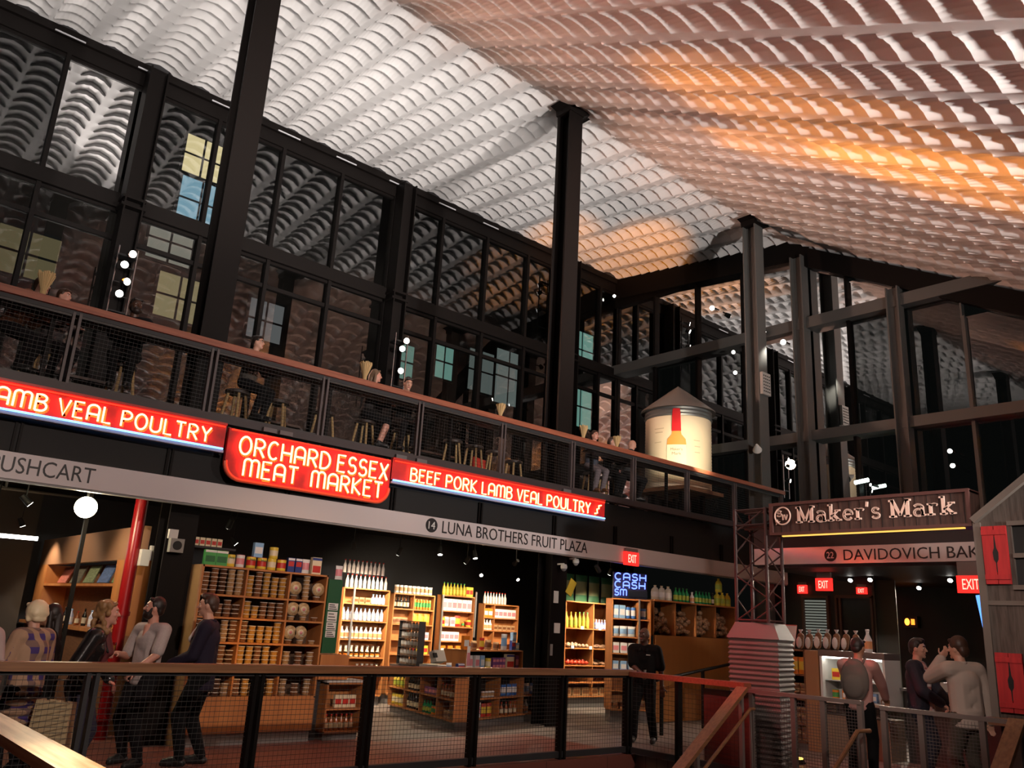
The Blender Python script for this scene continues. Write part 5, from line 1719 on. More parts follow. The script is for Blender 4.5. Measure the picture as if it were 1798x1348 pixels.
M_GREYTEE = mat('grey_tee', (.40, .34, .315), .9, noise=(60, (.48, .42, .40), (1, 1, 6)))
M_NAVY, M_BLKCLOTH, M_DKTROU = mat('navy_suit', (.014, .010, .024), .8, spec=.3), mat('black_cloth', (.0055, .0055, .006), .9, spec=.2), mat('dark_trousers', (.008, .007, .008), .9, spec=.2)
M_LEATHER = mat('black_leather', (.012, .010, .010), .22, spec=.8)
def cup(inf, wrist, label, col, h=.11, r=.035, off=(0, 0, .0)):
    # drink held in a hand: a thing of its own, standing in the hand
    p = inf['root'].matrix_basis @ (wrist + Vector(off))
    t = thing('drink_cup', label, 'drink', p)
    MB().lathe([(r * .75, -h * .5), (r * .8, -h * .48), (r, h * .5), (r * .93, h * .5), (r * .76, -h * .4)], n=14).build('cup', glassmat('cup_plastic', (.85, .82, .78), .6, 1.3), t, True, loc=(0, 0, 0))
    MB().lathe([(r * .76, -h * .44), (r * .9, h * .25)], n=14).build('drink', col, t, True, loc=(0, 0, 0))
    return t
AMBERD = mat('amber_drink', (.45, .2, .04), .2)
bpy.context.view_layer.update()
# --- group at the left behind the lower rail
P1 = person('bearded man in a grey V-neck t-shirt with a cup, left of the suited man', (3.54, 10.2, 0), hd(l=.45, t=.90), 1.80, 'rosy', 'm', lean=-.06, side=.03, head=(-.75, .10, 0),
            hr=(.10, .155, .65), pr=(.6, -.9, -.8), hl=(-.10, .17, .56), pl=(-.9, -.7, -.2), fl=(-.09, .02, .04), fr=(.10, -.03, .04),
            top=('tee', M_GREYTEE, .006, 'short', .06), bottom=('slim', M_DKTROU), hair=('short', HAIR_DK), beard=HAIR_DK, grip=(True, True))
q = MB(); q.cap((P1['N'] + P1['fwd'] * .07 - P1['sp'] * .03), (P1['N'] + P1['fwd'] * .118 - P1['sp'] * .16), .045, .012, 10); remesh(q, 'neck_opening', SKINS['rosy'], .010, 2, P1['root'])['label'] = 'bare skin in the V neck'
P2 = person('man in a dark navy suit jacket facing left before the tall rack', (4.13, 9.98, 0), hd(l=.95, t=.12), 1.87, 'light', 'm', lean=.02, head=(0, -.05, 0),
            hl=(-.07, .185, .575), pl=(-.4, -1, -.1), hr=(.07, .18, .58), pr=(.4, -1, -.1), fl=(-.06, .05, .04), fr=(.06, -.05, .04),
            inner=(pm((.55, .5, .48)),), top=('blazer', M_NAVY, .010, 'long', .10), bottom=('slim', M_BLKCLOTH), hair=('quiff', HAIR_BR), grip=(True, True))
P3 = person('woman with curly fair hair in a shiny black leather jacket left of the red pipe', (2.66, 9.42, 0), hd(r=.9, a=.1), 1.74, 'rosy', 'f', lean=.20, twist=.1, head=(.25, .0, 0),
            hl=(-.13, .12, .545), pl=(-.9, -.8, -.2), hr=(.12, .10, .53), pr=(.9, -.9, -.2), inner=(mat('dark_red_top', (.10, .012, .012), .7),), top=('jacket', M_LEATHER, .012, 'long', .03), bottom=('slim', mat('dark_jeans', (.018, .016, .035), .85)), hair=('curly', HAIR_CU))
t = thing('handbag', 'cream canvas tote bag hanging beside the woman in black leather', 'bag', (2.42, 9.22, .35))
m = MB(); m.prism([(-.19, 0), (.19, 0), (.17, .42), (-.15, .44)], -.07, .07, None, Matrix.Translation((2.42, 9.22, .35)) @ Matrix.Rotation(-.7, 4, 'Z') @ Matrix.Rotation(PI / 2, 4, 'X'))
m.build('bag_body', mat('cream_canvas', (.48, .36, .20), .85), t)
m = MB(); m.tube([(2.36, 9.27, .78), (2.40, 9.24, .97), (2.48, 9.17, .97), (2.50, 9.15, .78)], .012, 6); m.build('strap', C_BLACK, t, True)
P4 = person('blond woman in a blue and tan plaid coat at the far left', (2.22, 9.62, 0), hd(l=.8, a=.35), 1.68, 'light', 'f', lean=.06, head=(0, -.05, 0),
            hl=(-.10, .17, .56), hr=(.10, .16, .56), top=('coat', plaid('plaid_cloth', (.38, .24, .15), (.20, .12, .10), (.06, .035, .16), 8), .014, 'long', .26, .02), bottom=('slim', M_DKTROU), hair=('bob', HAIR_BL))
P5 = person('dark haired woman in black between the blond woman and the woman in leather', (2.52, 10.25, 0), hd(l=.85, t=.2), 1.66, 'tan', 'f', lean=.03, top=('coat', M_BLKCLOTH, .012, 'long', .12), bottom=('slim', M_BLKCLOTH), hair=('long', HAIR_DK))
P6 = person('person in a pale jacket cut off by the left photo edge behind the lower rail', (1.60, 9.2, 0), hd(l=.6, a=.7), 1.70, 'rosy', 'm', lean=.05, top=('jacket', mat('pale_pink_jacket', (.42, .32, .30), .8), .014, 'long', .06), bottom=('slim', M_DKTROU), hair=('thick', HAIR_DK))
P7 = person('person in a pale blue shirt behind the blond woman at the far left', (1.80, 10.6, 0), hd(l=.7, t=.3), 1.66, 'light', 'm', top=('shirt', mat('pale_blue_shirt', (.22, .34, .48), .8), .008, 'long', .05), bottom=('slim', M_DKTROU), hair=('thick', HAIR_DK))
# --- man in black polo
P8 = person('bald man in a black polo shirt standing by the corner of the lower rail', (11.41, 9.44, 0), hd(t=.92, l=.35), 1.80, 'dark', 'm', lean=-.03, head=(-.4, .05, 0), hr=(-.01, .18, .60), pr=(.9, -.5, -.5), hl=(-.17, .03, .475), pl=(-.7, -.9, 0),
            fl=(-.09, .0, .04), fr=(.09, .03, .04), top=('polo_shirt', M_BLKCLOTH, .014, 'short', .03), bottom=('loose', M_BLKCLOTH), hair=('bald', HAIR_DK), grip=(False, True))
q = MB(); q.box(P8['C'] + P8['fwd'] * .158 - P8['rgt'] * .09 + P8['sp'] * .05, (.07, .006, .014)); q.build('chest_badge', PAPER, P8['root'], loc=(0, 0, 0))
cup(P8, P8['WR'] + Vector((-.06, .04, .03)), 'small clear cup held by the man in the black polo shirt', mat('clear_drink', (.5, .5, .48), .2), .1, .03)
cup(P1, P1['WR'] + Vector((-.01, .06, .06)), 'clear cup of amber drink in the raised hand of the bearded man', AMBERD)
cup(P1, P1['WL'] + Vector((.03, .07, .0)), 'clear cup of amber drink held low by the bearded man', AMBERD)
# --- right hand group
P9 = person('man with a grey backpack and pink shirt facing the bakery shelf', (11.75, 5.92, 0), hd(a=.75, r=.55), 1.80, 'tan', 'm', lean=.08, head=(-.3, -.1, 0), hl=(-.08, .24, .56), hr=(.14, .26, .55), pl=(-.9, -.6, -.3), pr=(.9, -.6, -.3),
            top=('shirt', mat('dusty_pink_shirt', (.48, .25, .22), .85), .010, 'long', .05), bottom=('loose', M_BLKCLOTH), hair=('short', HAIR_DK))
bp = thing('backpack', 'grey backpack worn by the man facing the bakery shelf', 'bag', (11.75, 5.92, 0), P9['root'].rotation_euler[2])
q = MB()
q.ell(P9['C'] - P9['fwd'] * .20 - P9['sp'] * .08, (.19, .10, .29), 10, None, Matrix((P9['rgt'], P9['fwd'], P9['sp'])).transposed())
q.ell(P9['C'] - P9['fwd'] * .27 - P9['sp'] * .17, (.14, .06, .15), 8)
remesh(q, 'pack_body', mat('grey_pack', (.13, .105, .09), .85), .014, 2, bp)
for s in (-1, 1):
    q = MB()
    q.tube([P9['S'] - P9['fwd'] * .15 + P9['rgt'] * .09 * s, P9['S'] + P9['rgt'] * .10 * s + P9['sp'] * .10 - P9['fwd'] * .02, P9['C'] + P9['fwd'] * .135 + P9['rgt'] * .11 * s, P9['W'] + P9['fwd'] * .05 + P9['rgt'] * .165 * s, P9['W'] - P9['fwd'] * .14 + P9['rgt'] * .12 * s], .018, 8)
    q.build('strap', mat('grey_pack', (.13, .105, .09), .85), bp, True, loc=(0, 0, 0))
P10 = person('dark haired man in a navy jacket over a plaid shirt, facing right', (12.2, 5.30, 0), hd(r=.80, t=.62), 1.83, 'light', 'm', lean=.0, head=(-.05, -.03, 0), hl=(-.02, .20, .56), hr=(.10, .17, .56), pl=(-.9, -.6, -.3), pr=(.9, -.7, -.3),
             inner=(plaid('plaid_shirt', (.45, .24, .22), (.28, .10, .10), (.55, .45, .42), 16), 0, .02), top=('jacket', mat('navy_jacket', (.013, .013, .024), .8), .014, 'long', .03), bottom=('loose', mat('navy_trousers', (.012, .013, .026), .85)), hair=('quiff', HAIR_DK), grip=(True, True))
P11 = person('brown haired man in a pale linen shirt seen from behind, hand raised to his face', (11.35, 4.36, 0), hd(a=.92, l=.12), 1.86, 'light', 'm', lean=.05, head=(.45, -.05, 0), hl=(-.07, .12, .86), pl=(-.5, .1, -1), hr=(.17, .02, .48), pr=(.8, -.8, 0),
             top=('shirt', mat('pale_linen_shirt', (.42, .34, .29), .9), .014, 'long', .09), bottom=('loose', mat('olive_trousers', (.06, .048, .034), .85)), hair=('thick', HAIR_BR))

# ---------------------------------------------------------------- upper floor: bar ledge, stools, people
led = thing('bar_ledge', 'long dark drink ledge running behind the upper guard rail', 'counter', (8, 11.4, 5.1))
MB().bb((-1.2, 11.2, 5.14), (11.0, 11.50, 5.19)).build('ledge_top', mat('dark_ledge', (.05, .026, .018), .4), led)
for x in (0.0, 2.1, 6.1, 8.5, 10.8):
    MB().bb((x - .025, 11.4, 4.15), (x + .025, 11.46, 5.14)).build('bracket_post', STEEL, led)
led2 = thing('bar_ledge', 'far dark drink ledge with bright edge left of the water tank', 'counter', (14, 11.45, 5.1))
MB().bb((11.9, 11.2, 5.14), (17.0, 11.50, 5.19)).build('ledge_top', mat('dark_ledge', (.05, .026, .018), .4), led2)
for x in (12.1, 14.5, 16.9):
    MB().bb((x - .025, 11.4, 4.15), (x + .025, 11.46, 5.14)).build('bracket_post', STEEL, led2)
ROPE = mat('rope_wrapped_legs', (.42, .29, .13), .8, noise=(3, (.26, .16, .07), (.1, .1, 20)))
st0 = thing('bar_stool', 'rope legged bar stool on the upper floor, leftmost at the photo edge', 'stool', (0, 0, 0), 0, None)
MB().lathe([(.17, .70), (.18, .71), (.18, .745), (.16, .76)], n=20).build('seat', mat('dark_seat', (.03, .02, .016), .5), st0, True, loc=(0, 0, 0))
for k in range(4):
    a = PI / 4 + k * PI / 2
    MB().cyl((.23 * math.cos(a), .23 * math.sin(a), 0), (.13 * math.cos(a), .13 * math.sin(a), .70), .021, .021, 8).build('leg', ROPE, st0, True, loc=(0, 0, 0))
MB().tube([(.185 * math.cos(t), .185 * math.sin(t), .3) for t in [2 * PI * i / 16 for i in range(16)]], .01, 6, None, True).build('foot_ring', CHROME, st0, True, loc=(0, 0, 0))
stools = [(1.25, 11.98, 'rope legged bar stool under the woman at the far left of the upper floor'), (2.15, 12.15, 'rope legged bar stool under the person in the brown coat'), (3.2, 12.05, 'rope legged bar stool under the dark bearded man of the upper floor'),
          (4.85, 12.0, 'rope legged bar stool under the person with glasses'), (5.55, 12.05, 'empty rope legged bar stool next to the person with glasses'), (6.4, 12.1, 'empty rope legged bar stool above the word ESSEX'),
          (7.15, 12.05, 'rope legged bar stool under the woman beside the wheat bundle'), (7.97, 12.15, 'rope legged bar stool under the man right of the wheat bundle'), (9.0, 12.0, 'left one of three empty stools above the words BEEF PORK'),
          (9.55, 12.05, 'middle one of three empty stools above the word LAMB'), (10.1, 12.1, 'right one of three empty stools left of the middle post'), (10.95, 12.5, 'brightly lit rope stool just left of the middle post'), (12.75, 12.05, 'rope stool under the person in grey trousers'), (13.3, 12.1, 'rope stool between the grey trousered person and the bald man')]
first = True
for x, y, lab in stools:
    if first:
        st0.location = (x, y, 4.15); st0['label'] = lab; first = False
    else:
        dup(st0, (x, y, 4.15), rng.uniform(0, 1.5), lab)
# bundles of broom-like dried stems in jars along the ledge
def bundle(x, label, h=.34, y=11.37, z=5.192, s=.82, seed=1):
    rr = random.Random(seed)
    t = thing('dried_stem_bundle', label, 'dried flowers', (x, y, z))
    MB().lathe([(.05 * s, 0), (.06 * s, .02), (.055 * s, .13 * s), (.045 * s, .15 * s)], n=14).build('jar', mat('jar_tan', (.25, .17, .09), .5), t, True, loc=(0, 0, 0))
    q = MB()
    for k in range(150):
        a, f = rr.uniform(0, 2 * PI), math.sqrt(rr.random())
        r0_, r1_ = .03 * f * s, .12 * f * s
        hh = .28 * s + h * s * rr.uniform(.8, 1.0)
        m1_ = (r0_ * 1.3 * math.cos(a), r0_ * 1.3 * math.sin(a), .32 * s)
        q.tube([(r0_ * math.cos(a), r0_ * math.sin(a), .08 * s), m1_, (r1_ * math.cos(a), r1_ * math.sin(a), hh)], [.004, .006, .011], 5)
    q.build('stems', mat('straw', (.52, .36, .17), .85), t, True, loc=(0, 0, 0))
bundle(1.91, 'bundle of dried straw stems on the ledge beside the leftmost woman of the upper floor', seed=2)
bundle(6.65, 'bundle of dried straw stems left of the woman facing right on the upper floor', seed=3)
bundle(9.57, 'small bundle of dried straw stems alone on the ledge left of the middle post', seed=4, s=.7)
bundle(11.78, 'round headed bundle of dried stems just right of the middle post', seed=5, s=.75)
bundle(12.79, 'bundle of dried straw stems beside the bald man of the upper floor', seed=6, s=.7)
def seated(label, x, y, heading, skin, sex, H, head=(0, 0, 0), lean=.12, **kw):
    z = 4.15
    hip = (.89) / H
    if 'hl' not in kw:
        kw['hl'] = (-.07, .25, hip + .13)
    if 'hr' not in kw:
        kw['hr'] = (.07, .24, hip + .13)
    return person(label, (x, y, z), heading, H, skin, sex, lean=lean, head=head, hip=hip + .02, fl=(-.06, .17, .25), fr=(.06, .15, .24), kl=(-.1, 1, .6), kr=(.1, 1, .6), vox=.012, finger=False, **kw)
seated('woman with fair skin looking right beside the leftmost straw bundle on the upper floor', 2.28, 12.35, (.45, -.9), 'rosy', 'f', 1.62, head=(.3, 0, 0), top=('sweater', mat('grey_sweater', (.12, .10, .10), .8), .008, 'long', 0), bottom=('slim', M_DKTROU), hair=('pony', HAIR_BR))
seated('person in a brown coat behind the leftmost rail mesh of the upper floor', 1.72, 12.0, (.8, -.5), 'light', 'm', 1.60, lean=.5, top=('coat', mat('rust_coat', (.20, .075, .035), .85), .014, 'long', .06), bottom=('slim', M_DKTROU), hair=('short', HAIR_BR))
seated('dark bearded man with black hair looking left over the upper rail', 3.22, 12.05, (-.4, -.92), 'dark', 'm', 1.72, head=(.5, 0, 0), top=('jacket', M_BLKCLOTH, .01, 'long', 0), bottom=('slim', M_BLKCLOTH), hair=('short', HAIR_DK), beard=HAIR_DK)
seated('person with tied up hair and glasses on the upper floor right of the nearest post', 4.98, 12.02, (.6, -.8), 'light', 'f', 1.60, head=(.2, 0, 0), top=('sweater', mat('olive_stripe', (.10, .085, .07), .85), .008, 'long', .05), bottom=('slim', M_BLKCLOTH), hair=('bun', HAIR_DK), glasses=True)
seated('woman with fair long hair facing right next to the straw bundle on the upper floor', 7.16, 12.05, (.85, -.5), 'rosy', 'f', 1.60, head=(.1, 0, 0), top=('dress', mat('black_dress', (.012, .01, .01), .8), .008, 'long', .05), bottom=('shorts', M_BLKCLOTH), hair=('long', mat('ash_hair', (.16, .10, .06), .5)))
seated('short haired man looking down right of the fair haired woman on the upper floor', 7.95, 12.15, (-.2, -.98), 'light', 'm', 1.68, head=(0, -.35, 0), top=('shirt', M_BLKCLOTH, .008, 'long', 0), bottom=('slim', M_DKTROU), hair=('short', HAIR_DK))
seated('bald man brightly lit from behind with a hand at his face on the upper floor', 13.88, 12.05, (.8, -.55), 'light', 'm', 1.64, head=(0, -.3, 0), hl=(-.03, .12, .75), top=('jacket', mat('dark_grey_jacket', (.03, .03, .032), .8), .01, 'long', 0), bottom=('slim', M_BLKCLOTH), hair=('bald', HAIR_DK))
seated('person in grey trousers with crossed feet right of the middle post', 12.75, 12.05, (-.1, -.99), 'rosy', 'm', 1.56, top=('jacket', mat('blue_grey_jacket', (.05, .06, .085), .8), .01, 'long', 0), bottom=('loose', mat('grey_trousers', (.16, .13, .14), .85)), hair=('short', HAIR_BR), shoes=C_BROWN)
seated('person in a dark jacket with pale scarf left of the bald man', 13.33, 12.1, (.3, -.95), 'light', 'f', 1.52, top=('jacket', M_BLKCLOTH, .012, 'long', .02), inner=(pm((.5, .48, .44)),), bottom=('slim', M_BLKCLOTH), hair=('long', HAIR_BR))
# tables further back on the upper floor
for i, (x, y, lab) in enumerate(((2.9, 13.6, 'dark square table on the upper floor behind the leftmost stools'), (6.2, 13.8, 'dark square table on the upper floor behind the ESSEX stools'), (9.6, 13.6, 'dark square table on the upper floor behind the three empty stools'))):
    t = thing('table', lab, 'table', (x, y, 4.15))
    MB().bb((-.45, -.4, .72), (.45, .4, .76)).build('tabletop', mat('dark_table', (.06, .035, .025), .4), t, loc=(0, 0, 0))
    MB().cyl((0, 0, .02), (0, 0, .72), .03, .03, 10).build('stem', STEEL, t, True, loc=(0, 0, 0))
    MB().cyl((0, 0, 0), (0, 0, .02), .25, .25, 18).build('base', STEEL, t, loc=(0, 0, 0))
t = thing('chair', 'red chair on the upper floor behind the three empty stools', 'chair', (10.75, 13.1, 4.15), .3)
RC = mat('red_plastic', (.45, .03, .02), .4)
MB().bb((-.22, -.22, .42), (.22, .22, .46)).build('seat', RC, t, loc=(0, 0, 0))
MB().bb((-.22, .18, .46), (.22, .22, .85)).build('backrest', RC, t, loc=(0, 0, 0))
for sx in (-.19, .19):
    for sy in (-.19, .19):
        MB().bb((sx - .015, sy - .015, 0), (sx + .015, sy + .015, .42)).build('leg', STEEL, t, loc=(0, 0, 0))
# ---------------------------------------------------------------- entrance arch with the wooden sign
ar = thing('wooden_sign', 'dark plank sign with pale slab lettering and a round emblem over the stair head', 'sign', (10.5, 5.1, 3.13))
q = MB(); q.bb((10.52, 3.79, 3.13), (10.80, 6.43, 3.545)); q.build('plank_box', SIGNBROWN, ar)
q = MB()
for (a, b) in (((10.49, 3.79, 3.52), (10.83, 6.45, 3.56)), ((10.49, 3.79, 3.115), (10.83, 6.45, 3.15))):
    q.bb(a, b)
q.bb((10.49, 6.40, 3.15), (10.52, 6.45, 3.52)); q.bb((10.49, 3.79, 3.15), (10.52, 3.83, 3.52))
q.build('frame', mat('red_brown_frame', (.10, .04, .034), .6), ar)
q = MB()
for i in range(18):
    y = 3.86 + i * .142
    q.bb((10.515, y, 3.15), (10.52, y + .006, 3.52))
q.build('plank_joints', C_BLACK, ar)
q = MB(); q.bb((10.56, 3.9, 3.098), (10.60, 6.3, 3.113)); q.build('under_light', emat('amber_strip', (1.0, .50, .10), 1.6), ar)
PALE = mat('pale_pink_letters', (.90, .66, .55), .55)
# slab serif glyphs drawn as ribbons
def ribbon(mb, pts, t, place, d=.02):
    for i in range(len(pts) - 1):
        a, b = Vector((pts[i][0], pts[i][1])), Vector((pts[i + 1][0], pts[i + 1][1]))
        ta = t[i] if isinstance(t, list) else t
        dv = (b - a)
        if dv.length < 1e-6:
            continue
        n = Vector((-dv.y, dv.x)).normalized() * ta / 2
        e = dv.normalized() * ta * .12
        P = [a + n - e, a - n - e, b - n + e, b + n + e]
        V = [place(p.x, p.y, 0) for p in P] + [place(p.x, p.y, d) for p in P]
        mb.add(V, [(0, 1, 2, 3), (4, 7, 6, 5), (0, 4, 5, 1), (1, 5, 6, 2), (2, 6, 7, 3), (3, 7, 4, 0)])
SG = {
 'M': (1.05, [([(.16, 0), (.16, 1)], .17), ([(.18, .95), (.52, .12)], .15), ([(.52, .12), (.86, .95)], .11), ([(.88, 0), (.88, 1)], .19), ([(0, .05), (.34, .05)], .10), ([(0, .95), (.24, .95)], .10), ([(.70, .05), (1.05, .05)], .10), ([(.80, .95), (1.05, .95)], .10)]),
 'a': (.62, [(arc(.27, .2, .2, .19, 0, 360, 14), .11), ([(.47, .0), (.47, .5)], .15), (arc(.27, .48, .2, .17, 0, 150, 8), .11), ([(.45, .05), (.62, .05)], .09)]),
 'k': (.72, [([(.16, 0), (.16, 1)], .16), ([(.18, .28), (.52, .60)], .10), ([(.28, .38), (.58, .05)], .14), ([(0, .05), (.32, .05)], .09), ([(0, .96), (.18, .96)], .09), ([(.38, .62), (.66, .62)], .09), ([(.44, .05), (.72, .05)], .09)]),
 'e': (.56, [(arc(.28, .33, .22, .29, 0, 320, 16), .12), ([(.08, .35), (.5, .35)], .09)]),
 'r': (.50, [([(.15, 0), (.15, .64)], .15), (arc(.33, .44, .17, .18, 150, 40, 8), .12), ([(0, .05), (.33, .05)], .09), ([(0, .62), (.16, .62)], .09)]),
 "'": (.22, [([(.10, 1), (.07, .74)], .12)]),
 's': (.46, [(arc(.22, .48, .15, .14, 20, 250, 8) + arc(.22, .18, .17, .15, 80, -160, 8), .11)]),
 'S': (.46, [(arc(.22, .74, .19, .22, 20, 250, 8) + arc(.22, .27, .2, .24, 80, -160, 8), .16)]),
 'I': (.2, [([(.1, 0), (.1, 1)], .2)]), 'V': (.6, [([(0.05, 1), (.3, 0), (.55, 1)], .17)]),
 ' ': (.30, [])}
def slab(txt, u0, u1, z0, z1, place, root, nm='lettering'):
    tot = sum(SG[c][0] + .07 for c in txt)
    s = (u1 - u0) / tot
    x = u0
    h = z1 - z0
    for c in txt:
        q = MB()
        for pts, t in SG[c][1]:
            ribbon(q, [(x + p[0] * s, z0 + p[1] * h) for p in pts], t * s * .95, place)
        if q.v:
            q.build(nm, PALE, root)
        x += (SG[c][0] + .07) * s
PX = at_x(10.515)
slab("Maker's Mark", -6.04, -3.93, 3.265, 3.485, PX, ar, 'letter')
q = MB(); q.tube([(10.50, 6.245 + .118 * math.cos(t), 3.375 + .118 * math.sin(t)) for t in [2 * PI * i / 32 for i in range(32)]], .011, 6, None, True); q.build('emblem_ring', PALE, ar, True)
q = MB()
sp_ = [(-6.33 + (.045 if i % 2 == 0 else .018) * math.sin(PI * i / 5), 3.29 + (.045 if i % 2 == 0 else .018) * math.cos(PI * i / 5)) for i in range(10)]
q.add([PX(a, b, .012) for a, b in sp_] + [PX(a, b, 0) for a, b in sp_], [tuple(range(10))] + [(i, (i + 1) % 10, 10 + (i + 1) % 10, 10 + i) for i in range(10)])
q.build('emblem_star', PALE, ar)
slab('S', -6.33, -6.25, 3.37, 3.45, PX, ar, 'emblem_letter')
slab('IV', -6.25, -6.16, 3.32, 3.39, PX, ar, 'emblem_letter')
tr = thing('truss_tower', 'dark red brown lattice tower standing on the metal pedestal left of the plank sign', 'truss', (10.75, 6.8, 1.93))
TM = mat('truss_steel', (.050, .022, .020), .5)
for (x, y) in ((10.52, 6.53), (10.52, 7.03), (10.92, 6.53), (10.92, 7.03)):
    MB().cyl((x, y, 1.93), (x, y, 3.52), .024, .024, 8).build('post', TM, tr, True)
q = MB()
for (x0, y0), (x1, y1) in (((10.52, 6.53), (10.52, 7.03)), ((10.92, 6.53), (10.92, 7.03)), ((10.52, 6.53), (10.92, 6.53)), ((10.52, 7.03), (10.92, 7.03))):
    for i in range(5):
        za, zb = 1.95 + i * .31, 1.95 + (i + 1) * .31
        a, b = ((x0, y0, za), (x1, y1, zb)) if i % 2 else ((x1, y1, za), (x0, y0, zb))
        q.cyl(a, b, .011, .011, 6)
    for z in (1.96, 3.28, 3.50):
        q.cyl((x0, y0, z), (x1, y1, z), .014, .014, 6)
q.build('lattice', TM, tr, True)
q = MB()
for z in (3.26, 3.50):
    q.bb((10.56, 6.455, z - .02), (10.60, 7.03, z + .02)); q.bb((10.76, 6.455, z - .02), (10.80, 7.03, z + .02))
q.build('beam', TM, tr)
pd = thing('pedestal', 'corrugated metal pedestal with a truncated pyramid cap under the lattice tower', 'pedestal', (10.80, 6.83, 0), math.radians(14))
CORR = mat('corrugated_metal', (.16, .15, .138), .6, .15, noise=(3, (.14, .125, .11), (1, 1, 1)))
V, Fs = [], []
n = 120
m = MB()
for i in range(n + 1):
    z = 1.72 * i / n
    w = .345 + .010 * math.sin(2 * PI * z / .065)
    V += [(-w, -w, z), (w, -w, z), (w, w, z), (-w, w, z)]
for i in range(n):
    for j in range(4):
        a, b = i * 4 + j, i * 4 + (j + 1) % 4
        Fs.append((a, b, b + 4, a + 4))
m.add(V, Fs)
m.build('corrugated_body', CORR, pd, False, loc=(0, 0, 0))
m = MB()
m.add([(-.37, -.37, 1.715), (.37, -.37, 1.715), (.37, .37, 1.715), (-.37, .37, 1.715), (-.27, -.27, 1.93), (.27, -.27, 1.93), (.27, .27, 1.93), (-.27, .27, 1.93)], [(0, 1, 5, 4), (1, 2, 6, 5), (2, 3, 7, 6), (3, 0, 4, 7), (4, 5, 6, 7), (3, 2, 1, 0)])
m.build('pyramid_cap', mat('dull_zinc', (.17, .16, .15), .6, .15), pd, loc=(0, 0, 0))
# ---------------------------------------------------------------- barn front booth
bt = thing('barn_booth', 'grey weathered barn front booth with red shutters at the right edge', 'booth', (11, 3.2, 0))
y0, y1 = 3.78, 2.2
pk = 2.99
m2x = Matrix(((0, 0, 1, 0), (-1, 0, 0, 0), (0, 1, 0, 0), (0, 0, 0, 1)))
poly = [(-3.78, .95), (-2.2, .95), (-2.2, 3.2), (-pk, 3.74), (-3.78, 3.17)]
poly = [(-3.78, .95), (-3.39, .95), (-3.39, 3.12), (-2.2, 3.12), (-2.2, 3.2), (-pk, 3.74), (-3.78, 3.17)]
MB().prism(poly, 10.52, 10.60, None, m2x).build('plank_wall', BARNWOOD, bt)
MB().bb((10.52, 2.2, .95), (10.60, 3.39, 2.42)).build('plank_wall', BARNWOOD, bt)
MB().bb((10.60, 3.70, .95), (12.2, 3.78, 3.15)).build('side_wall', BARNWOOD, bt)
MB().bb((10.56, 2.25, 2.42), (10.62, 3.39, 3.12)).build('window_opening', C_BLACK, bt)
q = MB(); q.bb((10.5, 2.2, 2.74), (10.54, 3.39, 2.79)); q.bb((10.49, 2.2, 3.10), (10.53, 3.42, 3.15)); q.bb((10.48, 2.2, 2.39), (10.54, 3.42, 2.44)); q.build('window_frame', mat('grey_barn_trim', (.15, .125, .105), .8), bt)
q = MB(); q.bar((10.48, 3.77, 3.17), (10.48, pk, 3.76), .08, .07); q.bar((10.48, pk, 3.76), (10.48, 2.1, 3.13), .08, .07); q.build('gable_trim', mat('grey_barn_trim', (.15, .125, .105), .8), bt)
q = MB()
q.prism([(-3.785, 3.17), (-pk, 3.78), (-pk, 3.82), (-3.785, 3.21)], 10.5, 12.2, None, m2x); q.prism([(-pk, 3.78), (-2.1, 3.12), (-2.1, 3.16), (-pk, 3.82)], 10.5, 12.2, None, m2x); q.build('roof', mat('dark_shingles', (.05, .045, .04), .9), bt)
q = MB(); q.bb((10.49, 3.70, .95), (10.53, 3.78, 3.15)); q.bb((10.50, 2.2, 2.22), (10.53, 3.7, 2.27)); q.build('corner_boards', mat('grey_barn_trim', (.15, .125, .105), .8), bt)
MB().bb((10.42, 2.2, .95), (10.62, 3.80, 1.03)).build('ledge', BROWNWOOD, bt)
MB().bb((10.55, 2.2, 0), (12.2, 3.72, .95)).build('base', DARK, bt)
SHUT = mat('red_shutter_paint', (.50, .022, .024), .5, noise=(6, (.38, .016, .018), (5, 5, .5)))
def shutter(label, ya, yb, za, zb):
    t = thing('shutter', label, 'shutter', (10.47, (ya + yb) / 2, za))
    q = MB(); mid = (ya + yb) / 2
    q.bb((10.475, ya, za), (10.505, mid - .004, zb)); q.bb((10.475, mid + .004, za), (10.505, yb, zb)); q.build('panel', SHUT, t)
    q = MB()
    for z in (za + .05, zb - .10):
        q.bb((10.462, ya, z), (10.475, yb, z + .055))
    q.build('batten', SHUT, t)
    q = MB()
    h = zb - za
    bpts = [(-.006, .18), (-.012, .42), (-.030, .36), (-.030, .56), (-.012, .64), (-.006, .82)]
    pl_ = [(mid + a, za + b * h) for a, b in [(-.005, .2), (-.006, .36), (-.026, .42), (-.030, .54), (-.012, .62), (-.005, .82), (.005, .82), (.012, .62), (.030, .54), (.026, .42), (.006, .36), (.005, .2)]]
    q.add([(10.4735, y, z) for y, z in pl_] + [(10.476, y, z) for y, z in pl_], [tuple(range(len(pl_)))] + [(i, (i + 1) % 12, 12 + (i + 1) % 12, 12 + i) for i in range(12)])
    q.build('cut_out', C_BLACK, t)
shutter('upper red plank shutter beside the black barn window', 3.43, 3.69, 2.45, 3.10)
shutter('lower red plank shutter above the brown ledge of the barn front', 3.41, 3.68, 1.09, 1.71)

